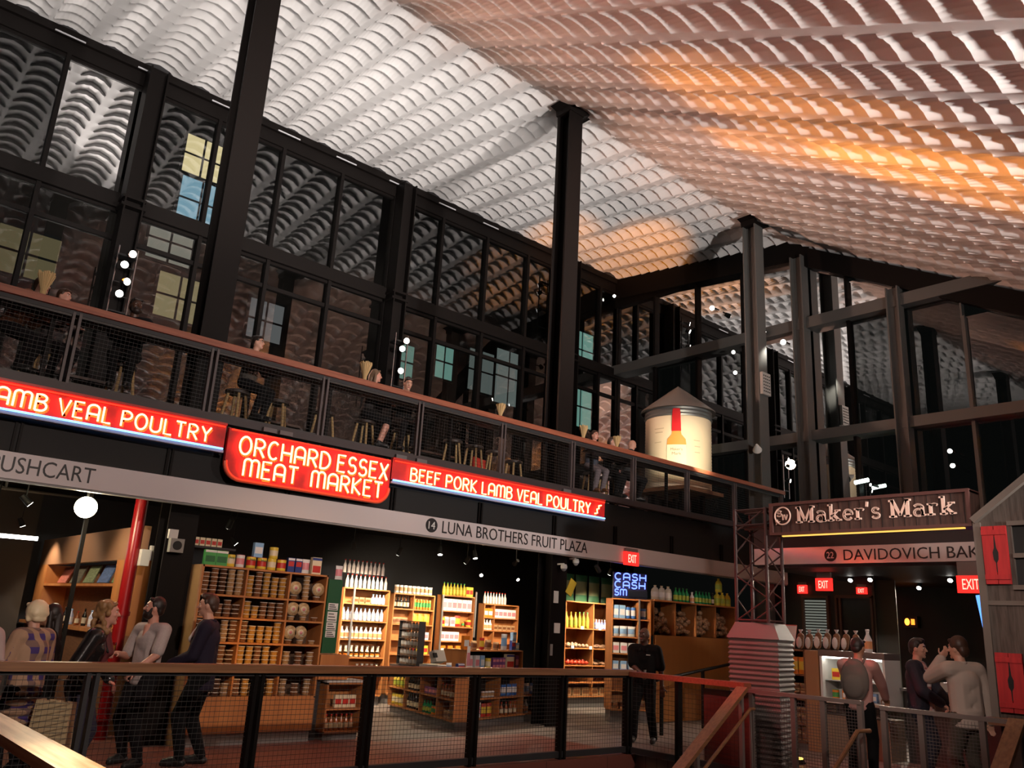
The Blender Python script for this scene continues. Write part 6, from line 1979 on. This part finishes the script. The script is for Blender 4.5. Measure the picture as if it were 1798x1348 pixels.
# ---------------------------------------------------------------- bakery shelf and case
BK = Unit('bakery_shelf', 'brown open bakery shelf with stacked packs left of the lit display case', 'shelf', (13.6, 8.62, 0), -PI / 2, [0, .37, .85], [.12, .40, .79, 1.18, 1.58], .45, wood=BROWNWOOD, kick=.1)
BK.part('end_panel', [((.86, -.01, 0), (1.10, .5, 1.58))], mat('oak_end_panel', (.36, .19, .09), .5))
for z, p, n, c, g in ((1.18, 'orange_chips', 'snack_bag', 'orange and yellow snack bag on the top shelf of the bakery shelf', 'orange snack bags in the bakery'), (.79, 'brownbag', 'bread_pack', 'tan bread pack on the middle shelf of the bakery shelf', 'bread packs, middle'), (.40, 'brownbag', 'bread_pack', 'tan bread pack on the third shelf of the bakery shelf', 'bread packs, third'), (.12, 'brownbag', 'bread_pack', 'tan bread pack on the lowest shelf of the bakery shelf', 'bread packs, lowest')):
    BK.row(p, n, 3, .39, .815, .06, z, c, 'packaged food', g, sc=(.8, 1, 1.15 if z > 1 else 1))
    if z < 1:
        BK.row(p, n, 3, .39, .815, .06, z + .135, 'upper ' + c, 'packaged food', g + ' upper layer', sc=(.85, 1, .84))
    BK.row('red_chips', 'snack_bag', 2, .04, .34, .06, z, 'red bag at the left end of the bakery shelf, %.1f m up' % z if False else 'red bag in the left column of the bakery shelf, %s row' % {1.18: 'top', .79: 'second', .40: 'third', .12: 'lowest'}[z], 'packaged food', 'red bags of the bakery shelf, %s row' % {1.18: 'top', .79: 'second', .40: 'third', .12: 'lowest'}[z], sc=(.9, 1, .9))
cs = thing('display_case', 'brightly lit bakery display case right of the oak end panel', 'display case', (13.6, 7.1, 0), 0)
MB().bb((13.6, 6.4, 1.5), (14.15, 7.52, 1.6)).build('counter_top', mat('grey_top', (.14, .11, .10), .4), cs)
q = MB(); q.bb((14.1, 6.4, .82), (14.15, 7.5, 1.5)); q.bb((13.6, 6.4, .78), (14.15, 7.5, .83)); q.bb((13.6, 6.4, .78), (14.15, 6.44, 1.5)); q.bb((13.6, 7.46, .78), (14.15, 7.5, 1.5)); q.build('cabinet', PAPER, cs)
MB().bb((13.68, 6.44, 1.12), (14.1, 7.46, 1.135)).build('glass_shelf', mat('glass_shelf_white', (.7, .72, .72), .2), cs)
MB().bb((13.63, 6.44, 1.47), (13.68, 7.46, 1.498)).build('light_tube', emat('case_light', (1, .95, .85), 9), cs)
q = MB()
for i in range(7):
    q.bb((13.6, 6.4, .60 + i * .025), (13.63, 7.5, .612 + i * .025))
q.build('vent_slats', CHARCOAL, cs)
MB().bb((13.62, 6.4, 0), (14.15, 7.5, .60)).build('base_panel', mat('beige_panel', (.26, .19, .13), .6), cs)
for i, (y, z, p, w, s) in enumerate(((7.3, 1.135, 'yellow_box', 'yellow and white packs', (1, .5, 1)), (7.1, 1.135, 'brown_box', 'brown carton', (1, 1, .9)), (6.85, 1.135, 'white_box', 'white carton', (1.2, 1, .8)), (7.32, .83, 'green_can', 'green topped tin', (1.6, 1.6, 1.4)), (7.14, .83, 'orange_box', 'orange carton', (1, 1, .8)), (6.95, .83, 'white_box', 'white carton', (1.3, 1, .6)), (6.7, .83, 'lblue_box', 'light blue carton', (1, 1, .7)))):
    put(p, 'tin' if 'can' in p else 'carton', (13.75, y, z), -PI / 2, '%s on the %s shelf of the lit bakery case' % (w, 'upper' if z > 1 else 'lower'), 'packaged food', None, s)
# bread loaves in clear bags along the counter top
m = MB()
for j in range(5):
    t = j / 4
    m.ell((0, -.02 + .04 * t, .063 + .12 * t), (.055, .05, .06), 6, 0)
m.ell((0, -.05, .10), (.048, .026, .085), 6, 1)
m.lathe([(.05, .0), (.045, .03), (.018, .06), (.012, .075), (.035, .12)], (0, .02, .17), 10, 2)
PROTO['bread'] = m.mesh('bread_bag', [mat('bread_crust', (.20, .09, .04), .6), mat('bread_label', (.72, .66, .62), .6), mat('bread_film', (.55, .47, .45), .3)], True)
for i in range(9):
    y = 8.28 - i * .165
    if i == 1:
        continue
    put('bread', 'bread_bag', (13.80, y, 1.60 if y < 7.7 else 1.58), -PI / 2 + rng.uniform(-.25, .25), 'bagged loaf with white label in the row along the bakery counter', 'bread', 'bagged loaves on the bakery counter', (1.1, 1.1, 1.15))
t = thing('menu_board', 'white clipboard notice on a red stand at the left end of the bakery counter', 'notice', (13.66, 8.15, 1.58))
q = MB(); q.box((13.66, 8.17, 1.79), (.03, .42, .40), 0, None, Matrix.Rotation(.28, 3, 'Y')); q.build('stand', mat('red_stand', (.55, .10, .07), .5), t)
q = MB(); q.box((13.64, 8.14, 1.79), (.012, .38, .37), 0, None, Matrix.Rotation(.28, 3, 'Y')); q.build('sheet', PAPER, t)
q = MB(); q.box((13.615, 8.14, 1.95), (.02, .07, .03)); q.build('clip', C_BLACK, t)
put('milk', 'bottle', (13.75, 6.72, 1.60), 0, 'white bottle with green cap at the right end of the bakery counter', 'bottle', None, (1.3, 1.3, 1.5))
# bakery back wall and doors
struct(MB().bb((19.3, 4.0, 0), (19.4, 11.9, 3.6)).build('wall_bakery_back', mat('dark_green_grey', (.022, .024, .02), .6)))
LITGREY = emat('shutter_light', (.50, .52, .44), .30)
w = MB(); w.bb((19.2, 10.30, .2), (19.3, 10.36, 2.8)); w.bb((19.2, 10.95, .2), (19.3, 11.0, 2.8)); w.bb((19.2, 10.36, 2.75), (19.3, 10.95, 2.8))
dr = struct(w.build('window_201', mat('door_wood', (.10, .05, .035), .6)))
q = MB()
for i in range(15):
    z = 1.75 + i * .065
    q.bb((19.26, 10.37, z), (19.29, 10.94, z + .036))
q.build('slats', LITGREY, dr)
w = MB()
for y in (10.08, 9.98, 9.22):
    w.bb((19.18, y, 0), (19.3, y + .05, 2.8))
w.bb((19.18, 9.22, 2.75), (19.3, 10.1, 2.82))
dr = struct(w.build('door_1', mat('door_wood', (.10, .05, .035), .6)))
q = MB(); q.bb((19.24, 9.27, .1), (19.26, 9.98, 2.75)); q.build('pane', mat('night_pane', (.03, .038, .04), .15), dr)
hcol('entrance_column', 'dark green grey column between the bakery door and the street window', 17.2, 8.0, 0, 3.0, .42, .4, mat('dark_green_grey2', (.055, .06, .04), .5))
sg = thing('pedestrian_signal', 'glowing orange pedestrian signal seen outside through the street window', 'traffic light', (20.4, 9.0, 2.3))
MB().bb((19.15, 8.22, 2.14), (19.28, 8.56, 2.38)).build('housing', C_BLACK, sg)
q = MB(); q.ell((19.14, 8.44, 2.26), (.015, .055, .075), 8); q.build('hand_symbol', emat('signal_orange', (1, .22, .02), 7), sg, True)
q = MB(); q.bb((19.13, 8.28, 2.2), (19.15, 8.35, 2.32)); q.build('digit', emat('signal_orange2', (1, .22, .02), 3), sg)
tv = thing('screen', 'narrow bright blue screen beside the barn front', 'screen', (13.9, 4.95, 2.1))
q = MB(); q.box((13.9, 4.93, 2.28), (.03, .20, .52), 0, None, Matrix.Rotation(-.12, 3, 'X')); q.build('display', emat('blue_screen', (.10, .30, 1.0), 2.2), tv)
q = MB(); q.box((13.93, 4.93, 2.28), (.03, .23, .55), 0, None, Matrix.Rotation(-.12, 3, 'X')); q.build('casing', C_BLACK, tv)
q = MB(); q.bar((13.95, 4.93, 2.5), (13.988, 4.93, 3.08), .02, .02); q.build('hanger', C_BLACK, tv)
ct = thing('bar_counter', 'dark counter with small glass racks behind the two talking men', 'counter', (14.4, 5.0, 0))
MB().bb((14.0, 3.9, 0), (14.5, 6.3, 1.05)).build('counter_body', mat('dark_counter_body', (.04, .034, .032), .5), ct)
MB().bb((13.95, 3.85, 1.05), (14.55, 6.35, 1.09)).build('counter_top', mat('steel_top', (.35, .35, .34), .25, .8), ct)
for i in range(4):
    tag(MB().bb((14.1, 5.55 - i * .28, 1.09), (14.4, 5.78 - i * .28, 1.22 + .04 * (i % 2))).build('tray', mat('steel_tray', (.5, .5, .48), .3, .7)), 'small steel tray on the dark counter behind the two talking men', 'tray', 'steel trays on the bar counter')
fs = thing('floor_light', 'glowing amber floor light beside the bakery shelf', 'lamp', (12.0, 7.05, 0))
MB().cyl((12.0, 7.05, 0), (12.0, 7.05, .06), .13, .10, 16).build('housing', STEEL, fs)
MB().cyl((12.0, 7.05, .06), (12.0, 7.05, .075), .09, .09, 16).build('lens', emat('amber_lens', (1, .55, .08), 6), fs)

# ---------------------------------------------------------------- water tank on the upper floor
tk = thing('water_tank', 'lit rooftop style water tank with cone roof and a painted bottle on its pale drum', 'tank', (16.98, 13.0, 4.15))
RT = .83
MB().lathe([(RT, 5.2 - 4.15), (RT, 5.55 - 4.15)] + [(RT + .012 * (i % 2), 5.55 - 4.15 + .04 * i) for i in range(37)], n=48, k=0).build('drum', mat('cream_tank_paint', (.72, .60, .42), .55), tk, True, loc=(0, 0, 0))
MB().lathe([(RT + .015, 2.84), (RT + .035, 2.88), (RT + .01, 2.92), (RT + .035, 2.97), (RT + .01, 3.02), (RT + .035, 3.07), (RT + .01, 3.12)], n=48).build('metal_band', GALV, tk, True, loc=(0, 0, 0))
MB().lathe([(RT + .13, 3.06), (RT + .12, 3.10), (.30, 3.60), (.28, 3.62), (.03, 3.80), (.01, 3.82)], n=40).build('cone_roof', mat('tank_roof_metal', (.20, .17, .15), .45, .5), tk, True, loc=(0, 0, 0))
for k in range(4):
    a = PI / 4 + k * PI / 2
    MB().bb((.6 * math.cos(a) - .05, .6 * math.sin(a) - .05, 0), (.6 * math.cos(a) + .05, .6 * math.sin(a) + .05, .98)).build('leg', STEEL, tk, loc=(0, 0, 0))
q = MB(); q.bb((-.8, -.8, .95), (.8, .8, 1.04)); q.build('platform', BROWNWOOD, tk, loc=(0, 0, 0))
ca = math.atan2(-13.0, -16.98)
def on_tank(u, z, r):
    return ((RT + r) * math.cos(ca + u / RT), (RT + r) * math.sin(ca + u / RT), z)
def tank_shape(name, rows, m, r=.02):
    q = MB()
    n = 6
    V = []
    for (z, wl, wr) in rows:
        for i in range(n + 1):
            V.append(on_tank(wl + (wr - wl) * i / n, z, r))
    Fq = []
    for j in range(len(rows) - 1):
        for i in range(n):
            a = j * (n + 1) + i
            Fq.append((a, a + 1, a + n + 2, a + n + 1))
    q.add(V, Fq)
    q.build(name, m, tk, True, loc=(0, 0, 0))
bc = -.04
tank_shape('bottle_picture', [(1.45, bc - .22, bc + .22), (2.05, bc - .24, bc + .24), (2.22, bc - .22, bc + .22), (2.34, bc - .12, bc + .12), (2.45, bc - .10, bc + .10)], mat('amber_paint', (.70, .30, .06), .5), .021)
tank_shape('bottle_label', [(1.55, bc - .235, bc + .235), (2.08, bc - .235, bc + .235)], mat('cream_label', (.78, .68, .48), .6), .024)
tank_shape('bottle_cap', [(2.42, bc - .11, bc + .11), (2.9, bc - .095, bc + .095), (3.0, bc - .08, bc + .08)], mat('red_wax', (.60, .015, .02), .4), .045)
q = MB()
tm = fit_text("Maker's", bc - .14, bc + .14, 1.93, 2.0, lambda u, v, w: on_tank(u, v, .027 + w), .002)
tm.build('label_lettering', mat('faded_brown', (.25, .14, .07), .6), tk, loc=(0, 0, 0))
fit_text("Mark", bc - .11, bc + .11, 1.82, 1.89, lambda u, v, w: on_tank(u, v, .027 + w), .002).build('label_lettering', mat('faded_brown', (.25, .14, .07), .6), tk, loc=(0, 0, 0))
q = MB()
for (u0, u1, z) in ((-.62, -.35, 2.5), (-.6, -.38, 2.4), (-.62, -.42, 2.15), (.38, .55, 2.2), (.40, .56, 2.05), (.40, .55, 1.9)):
    V = [on_tank(u0, z, .026), on_tank(u1, z, .026), on_tank(u1, z + .02, .026), on_tank(u0, z + .02, .026)]
    q.add(V, [(0, 1, 2, 3)])
q.build('faint_script', mat('faint_script', (.50, .40, .26), .6), tk, loc=(0, 0, 0))
light('SPOT', 'tank_spot', (14.6, 10.2, 5.2), (16.6, 12.6, 6.1), 620, (1, .88, .62), .08, 40, .8)
light('SPOT', 'tank_spot', (19.4, 11.2, 9.5), (17.2, 12.8, 7.4), 160, (1, .93, .8), .08, 30, .8)

# ---------------------------------------------------------------- lamps on the window columns
def lamp_ladder(x, y, z0, z1, lab, heads, mt=CHROME):
    t = thing('lamp_ladder', 'pair of bright metal bars carrying spotlights on ' + lab, 'lighting truss', (x, y, z0))
    q = MB(); q.cyl((x - .19, y, z0), (x - .19, y, z1), .018, .018, 8); q.build('bar', mt, t, True)
    q = MB(); q.cyl((x + .19, y, z0), (x + .19, y, z1), .018, .018, 8); q.build('bar', mt, t, True)
    for zz_ in (z0 + .3, z1 - .2):
        q = MB(); q.bb((x - .19, y, zz_), (x + .19, y + (.265 if y < 17.8 else .085), zz_ + .03)); q.build('bracket', DARK, t)
    for i, (hx, hz, ax, ay, az, w) in enumerate(heads):
        s = spot_head('%s spotlight clamped to the bars on %s' % (w, lab), (x + hx, y - .16, hz), (ax, ay, az), 0, WARM, .02, 60, r=.085)
        q = MB(); q.bar((0, .1, 0), (0, .16, 0), .03, .03); q.bar((-abs(hx) - .2 if hx > 0 else 0, .16, 0), (0 if hx > 0 else abs(hx) + .2, .16, 0), .02, .02); q.build('clamp', DARK, s, loc=(0, 0, 0))
ORD = ['topmost', 'second', 'third', 'lowest']
lamp_ladder(4.36, 17.72, 7.2, 8.95, 'the window column left of the nearest post', [(.06, 8.78, 7, 4, 5, 'topmost'), (-.06, 8.5, 2, 4, 5, 'second'), (.05, 8.15, 9, 4, 5, 'third'), (-.05, 7.85, 4, 4, 4, 'lowest')])
lamp_ladder(11.36, 17.72, 7.2, 8.95, 'the middle window column', [(.05, 8.75, 8, 4, 5, 'topmost'), (-.06, 8.5, 6, 2, 4, 'second'), (-.04, 7.9, 7, 3, 4, 'lowest')])
lamp_ladder(17.75, 17.9, 11.0, 13.1, 'the far window column', [(-.1, 12.85, 6, 4, 9, 'topmost'), (-.1, 12.55, 8, 2, 4, 'second'), (-.1, 11.95, 7, 3, 7, 'lowest')], STEEL)
for i, (y, z, lab) in enumerate(((14.23, 11.5, 'bright spotlight on the back wall left of the farthest post, level with the orange glow'), (12.47, 10.3, 'bright spotlight on the back wall beam just right of the farthest post'), (11.85, 9.85, 'second bright spotlight right of the farthest post, a little lower'), (18.3, 13.0, 'bright spotlight in the top back corner under the ceiling'),
        (13.5, 9.9, 'upper of two small spotlights left of the farthest post'), (13.45, 9.25, 'lower of two small spotlights left of the farthest post'), (7.65, 6.2, 'upper small spotlight on the back wall above the plank sign'), (7.62, 5.85, 'lower small spotlight on the back wall above the plank sign'))):
    s = spot_head(lab, (20.30, y, z), (12, y - 4, z - 3), 0, WARM, .02, 60, r=.085 if i in (0, 1, 2) else .06)  # some of these heads stand in for lamp reflections in the glass
    q = MB(); q.bar((.05, 0, .04), (.36, 0, .04), .03, .03); q.build('wall_arm', DARK, s, loc=(0, 0, 0))
s = thing('reflection_tube', 'greenish white tube standing for a lamp reflection in the back glass above the plank sign', 'lamp', (20.3, 9.8, 5.68))
MB().cyl((20.3, 9.65, 5.70), (20.3, 10.0, 5.66), .05, .05, 12).build('tube', emat('greenish_tube', (.8, 1.0, .88), 10), s, True)  # glowing tube imitates an elongated lamp reflection in the glass
q = MB(); q.bb((20.3, 9.8, 5.65), (20.66, 9.84, 5.70)); q.build('arm', DARK, s)
s = thing('wall_speaker', 'pale perforated speaker panel on the farthest post', 'speaker', (18.6, 11.48, 8.0))
MB().bb((18.48, 11.42, 7.85), (18.86, 11.50, 8.45)).build('panel', mat('pale_speaker', (.40, .38, .35), .6), s)
for i in range(4):
    q = MB()
    for j in range(6):
        q.bb((18.52 + i * .085, 11.41, 7.92 + j * .085), (18.56 + i * .085, 11.42, 7.95 + j * .085))
    q.build('slot_row', C_BLACK, s)
s = thing('cone_lamp', 'white cone shaped lamp mounted left of the farthest post', 'lamp', (18.2, 11.6, 6.4))
MB().cyl((18.24, 11.5, 6.46), (18.42, 11.6, 6.36), .025, .12, 16).build('shade', PAPER, s, True)
q = MB(); q.bar((18.40, 11.6, 6.36), (18.475, 11.6, 6.36), .03, .03); q.build('arm', DARK, s)

# ---------------------------------------------------------------- left stall, red pipe, lamp
ps = thing('stall_wall_unit', 'orange wood wall unit of the left stall with leaning placards on its shelf', 'wall unit', (4.0, 15, 0))
MB().bb((4.0, 12.55, 2.33), (4.12, 18.1, 2.80)).build('top_panel', mat('stall_panel', (.33, .17, .09), .5), ps)
q = MB(); q.bb((4.0, 12.55, .9), (4.4, 13.45, 2.33)); q.build('end_panel', ORANGEWOOD, ps)
q = MB(); q.bb((4.0, 17.5, .9), (4.4, 18.1, 2.33)); q.build('end_panel', ORANGEWOOD, ps)
q = MB(); q.bb((4.0, 13.45, 1.95), (4.4, 17.5, 1.99)); q.build('placard_shelf', ORANGEWOOD, ps)
q = MB(); q.bb((3.85, 12.55, 1.28), (4.4, 18.1, 1.33)); q.build('counter_shelf', ORANGEWOOD, ps)
q = MB(); q.bb((4.4, 12.55, 0), (4.45, 18.1, 2.33)); q.build('back_panel', BROWNWOOD, ps)
q = MB(); q.bb((3.95, 12.55, 0), (4.38, 18.1, 1.28)); q.build('base_cabinet', BROWNWOOD, ps)
for i, (y, c, w) in enumerate(((16.9, (.25, .07, .05), 'dull red'), (16.1, (.12, .11, .08), 'brown grey'), (15.3, (.16, .19, .10), 'olive green'), (14.5, (.08, .14, .30), 'blue'), (13.75, (.10, .20, .08), 'green'))):
    q = MB(); q.box((4.2, y, 2.15), (.02, .55, .30), 0, None, Matrix.Rotation(.35, 3, 'Y'))
    tag(q.build('placard', mat('placard_%d' % i, c, .5, noise=(9, tuple(x * 1.6 for x in c), (1, 1, 4)))), '%s placard leaning on the shelf of the left stall' % w, 'placard')
for i in range(9):
    y = 13.8 + i * .38
    put(('dark_bottle', 'amber_bottle', 'water')[i % 3], 'bottle', (4.1, y, 1.33), 0, ('dark', 'amber', 'clear')[i % 3] + ' bottle standing on the counter shelf of the left stall', 'bottle', ('dark', 'amber', 'clear')[i % 3] + ' bottles of the left stall')
q = thing('stall_post', 'thin dark post in front of the orange wall unit of the left stall', 'post', (3.6, 13.3, 0))
MB().bb((3.22, 12.57, 0), (3.27, 12.62, 3.7)).build('pole', STEEL, q)
rp = thing('red_pipe', 'thick glossy red standpipe between the woman in leather and the bearded man', 'pipe', (3.82, 12.22, 0))
REDP = mat('red_pipe_paint', (.26, .006, .008), .3)
MB().cyl((3.82, 12.22, 0), (3.82, 12.22, 3.74), .085, .085, 20).build('pipe', REDP, rp, True)
for z in (1.58, .25, 3.4):
    MB().cyl((3.82, 12.22, z - .03), (3.82, 12.22, z + .03), .10, .10, 20).build('coupling', REDP, rp, True)
q = MB(); q.bb((3.88, 12.05, 2.22), (4.0, 12.16, 2.44)); q.bb((4.0, 12.07, 2.30), (4.06, 12.13, 2.50)); q.build('white_control_box', mat('white_plastic', (.6, .58, .55), .5), rp)
fl_ = thing('globe_lamp', 'blazing round lamp under the band at the left stall', 'lamp', (2.98, 11.7, 2.87))
MB().ell((0, 0, 0), (.135, .135, .135), 12).build('globe', emat('blazing_lamp', (1.0, .86, .55), 40), fl_, True, loc=(0, 0, 0))
MB().cyl((0, 0, .12), (0, 0, .88), .015, .015, 8).build('stem', DARK, fl_, loc=(0, 0, 0))
light('POINT', 'globe_light', (2.98, 11.7, 2.70), None, 45, (1.0, .82, .52), .13)
sp2 = thing('pa_speaker', 'grey horn speaker fixed high beside the tall rack', 'speaker', (4.15, 11.42, 2.5))
MB().bb((4.02, 11.40, 2.40), (4.20, 11.50, 2.58)).build('cabinet', mat('grey_speaker', (.25, .24, .22), .5), sp2)
MB().cyl((4.11, 11.40, 2.49), (4.11, 11.39, 2.49), .06, .06, 16).build('cone', DARK, sp2)
MB().bb((4.0, 11.46, 2.58), (4.12, 11.52, 2.70)).build('bracket', mat('white_plastic', (.6, .58, .55), .5), sp2)
MB().cyl((4.28, 11.6, 0), (4.28, 11.6, 2.6), .022, .022, 8).build('conduit', mat('grey_conduit', (.30, .29, .27), .5), sp2, True)
for i, (x, y, w) in enumerate(((2.3, 15.5, 'left'), (3.4, 17.2, 'middle'), (2.6, 13.0, 'right'))):
    spot_head('%s small spotlight in the dark ceiling of the left stall' % w, (x, y, 2.95), (4, y, 1.8), 110, WARM, .78, 90)
s = thing('tube_lamp', 'white tube lamp low at the left photo edge in the left stall', 'lamp', (2.2, 14.0, 2.55))
MB().cyl((1.9, 14.2, 2.56), (3.0, 14.0, 2.56), .03, .03, 10).build('tube', LAMPWHITE, s, True)
MB().cyl((2.4, 14.1, 2.56), (2.4, 14.1, 3.74), .01, .01, 6).build('hanger', DARK, s)
struct(MB().bb((-4, 18.0, 0), (3.8, 18.1, 3.7)).build('wall_stall_back', mat('stall_dark_wall', (.05, .04, .03), .7)))
t = thing('roof_truss', 'grey ceiling truss of the left stall seen under the white band', 'truss', (1.6, 14, 3.3))
q = MB()
for (a, b) in (((.6, 13.0, 3.1), (4.2, 16.4, 3.5)), ((.6, 13.0, 3.55), (4.2, 16.4, 3.7)), ((1.5, 13.85, 3.2), (1.5, 13.85, 3.74)), ((2.6, 14.9, 3.32), (2.6, 14.9, 3.74)), ((1.5, 13.85, 3.58), (2.6, 14.9, 3.32))):
    q.cyl(a, b, .022, .022, 6)
q.build('members', mat('grey_truss', (.12, .11, .09), .5), t, True)
# things on the middle post
for i, (x, z, w) in enumerate(((11.34, 2.77, 'left'), (11.66, 2.9, 'right'))):
    t = thing('dome_camera', '%s white dome camera near the top of the black post in the market' % w, 'camera', (x, 11.35, z))
    MB().lathe([(.06, .02), (.065, .06), (.05, .10)], n=14).build('housing', PAPER, t, True, loc=(0, 0, 0))
    MB().ell((0, 0, .02), (.05, .05, .05), 7).build('dome', C_GREY, t, True, loc=(0, 0, 0))
    MB().bb((-.015, 0, .09), (.015, .166, .12)).build('arm', PAPER, t, loc=(0, 0, 0))
q = MB(); q.box((0, 0, 0), (.17, .015, .30), 0, None, Matrix.Rotation(.5, 3, 'Y')); tag(q.build('yellow_notice', C_YELLOW, loc=(11.68, 11.48, 2.47)), 'tilted bright yellow notice hanging on the black post in the market', 'notice')
for x0, x1, z0, z1, w, m_ in ((11.26, 11.38, 2.16, 2.38, 'pale notice high on the black post in the market', PAPER), (11.30, 11.45, 1.62, 1.80, 'square paper notice at head height on the black post in the market', PAPER), (11.22, 11.28, 1.22, 1.42, 'small grey switch box on the black post in the market', C_GREY)):
    tag(MB().bb((x0, 11.505, z0), (x1, 11.515, z1)).build('notice', m_), w, 'notice')

# ---------------------------------------------------------------- night buildings outside
BRICK = mat('night_brick', (.020, .014, .011), .9)
def ext(label, x0, x1, y, h, wins, lab):
    t = thing('building', label, 'building', ((x0 + x1) / 2, y, 0))
    MB().bb((x0, y, 0), (x1, y + 4, h)).build('wall', BRICK, t)
    for (x, z, w, hh, col, s) in wins:
        f = MB()
        f.bb((x - w / 2 - .08, y - .06, z - hh / 2 - .08), (x + w / 2 + .08, y - .01, z + hh / 2 + .08))
        fr = f.build('window', C_BLACK, t)
        q = MB()
        for i in range(2):
            for j in range(2):
                q.bb((x - w / 2 + i * w / 2 + .05, y - .08, z - hh / 2 + j * hh / 2 + .05), (x - w / 2 + (i + 1) * w / 2 - .05, y - .07, z - hh / 2 + (j + 1) * hh / 2 - .05))
        q.build('pane', emat('win_%s' % (str(col) + str(s)), col, s), fr)
WY, WB, WG = (1.0, .80, .42), (.45, .80, 1.0), (.45, .9, .75)
ext('dark brick apartment house across the street behind the left glass wall', -10, 21, 34, 34, [(6.9, 21.0, 1.9, 1.9, WY, .5), (10.6, 20.7, 1.7, 1.9, WY, .9), (10.8, 18.6, 1.9, 2.1, WB, .5), (9.9, 16.4, 1.9, 1.9, (.9, .85, .7), .25), (4.9, 14.1, 2.2, 1.9, WY, .12), (10.6, 14.1, 1.9, 2.0, WY, .25), (14.5, 14.2, 1.7, 1.9, (.8, .8, .8), .15), (2.5, 23.6, 1.4, .5, WB, .6)], '')
ext('dark tower with green lit windows across the street behind the middle post', 21.2, 40, 34, 30, [(24.5, 14.8, 1.2, 1.9, WG, .3), (22.1, 14.2, 1.0, 1.9, WG, .25), (34.8, 18.2, 2.0, 2.4, WG, .35), (34.8, 14.6, 2.0, 2.6, WG, .35), (27.0, 14.9, 1.8, 2.4, (.6, .7, .65), .16), (29.0, 15.0, 2.0, 3.2, (.6, .7, .65), .20)], '')
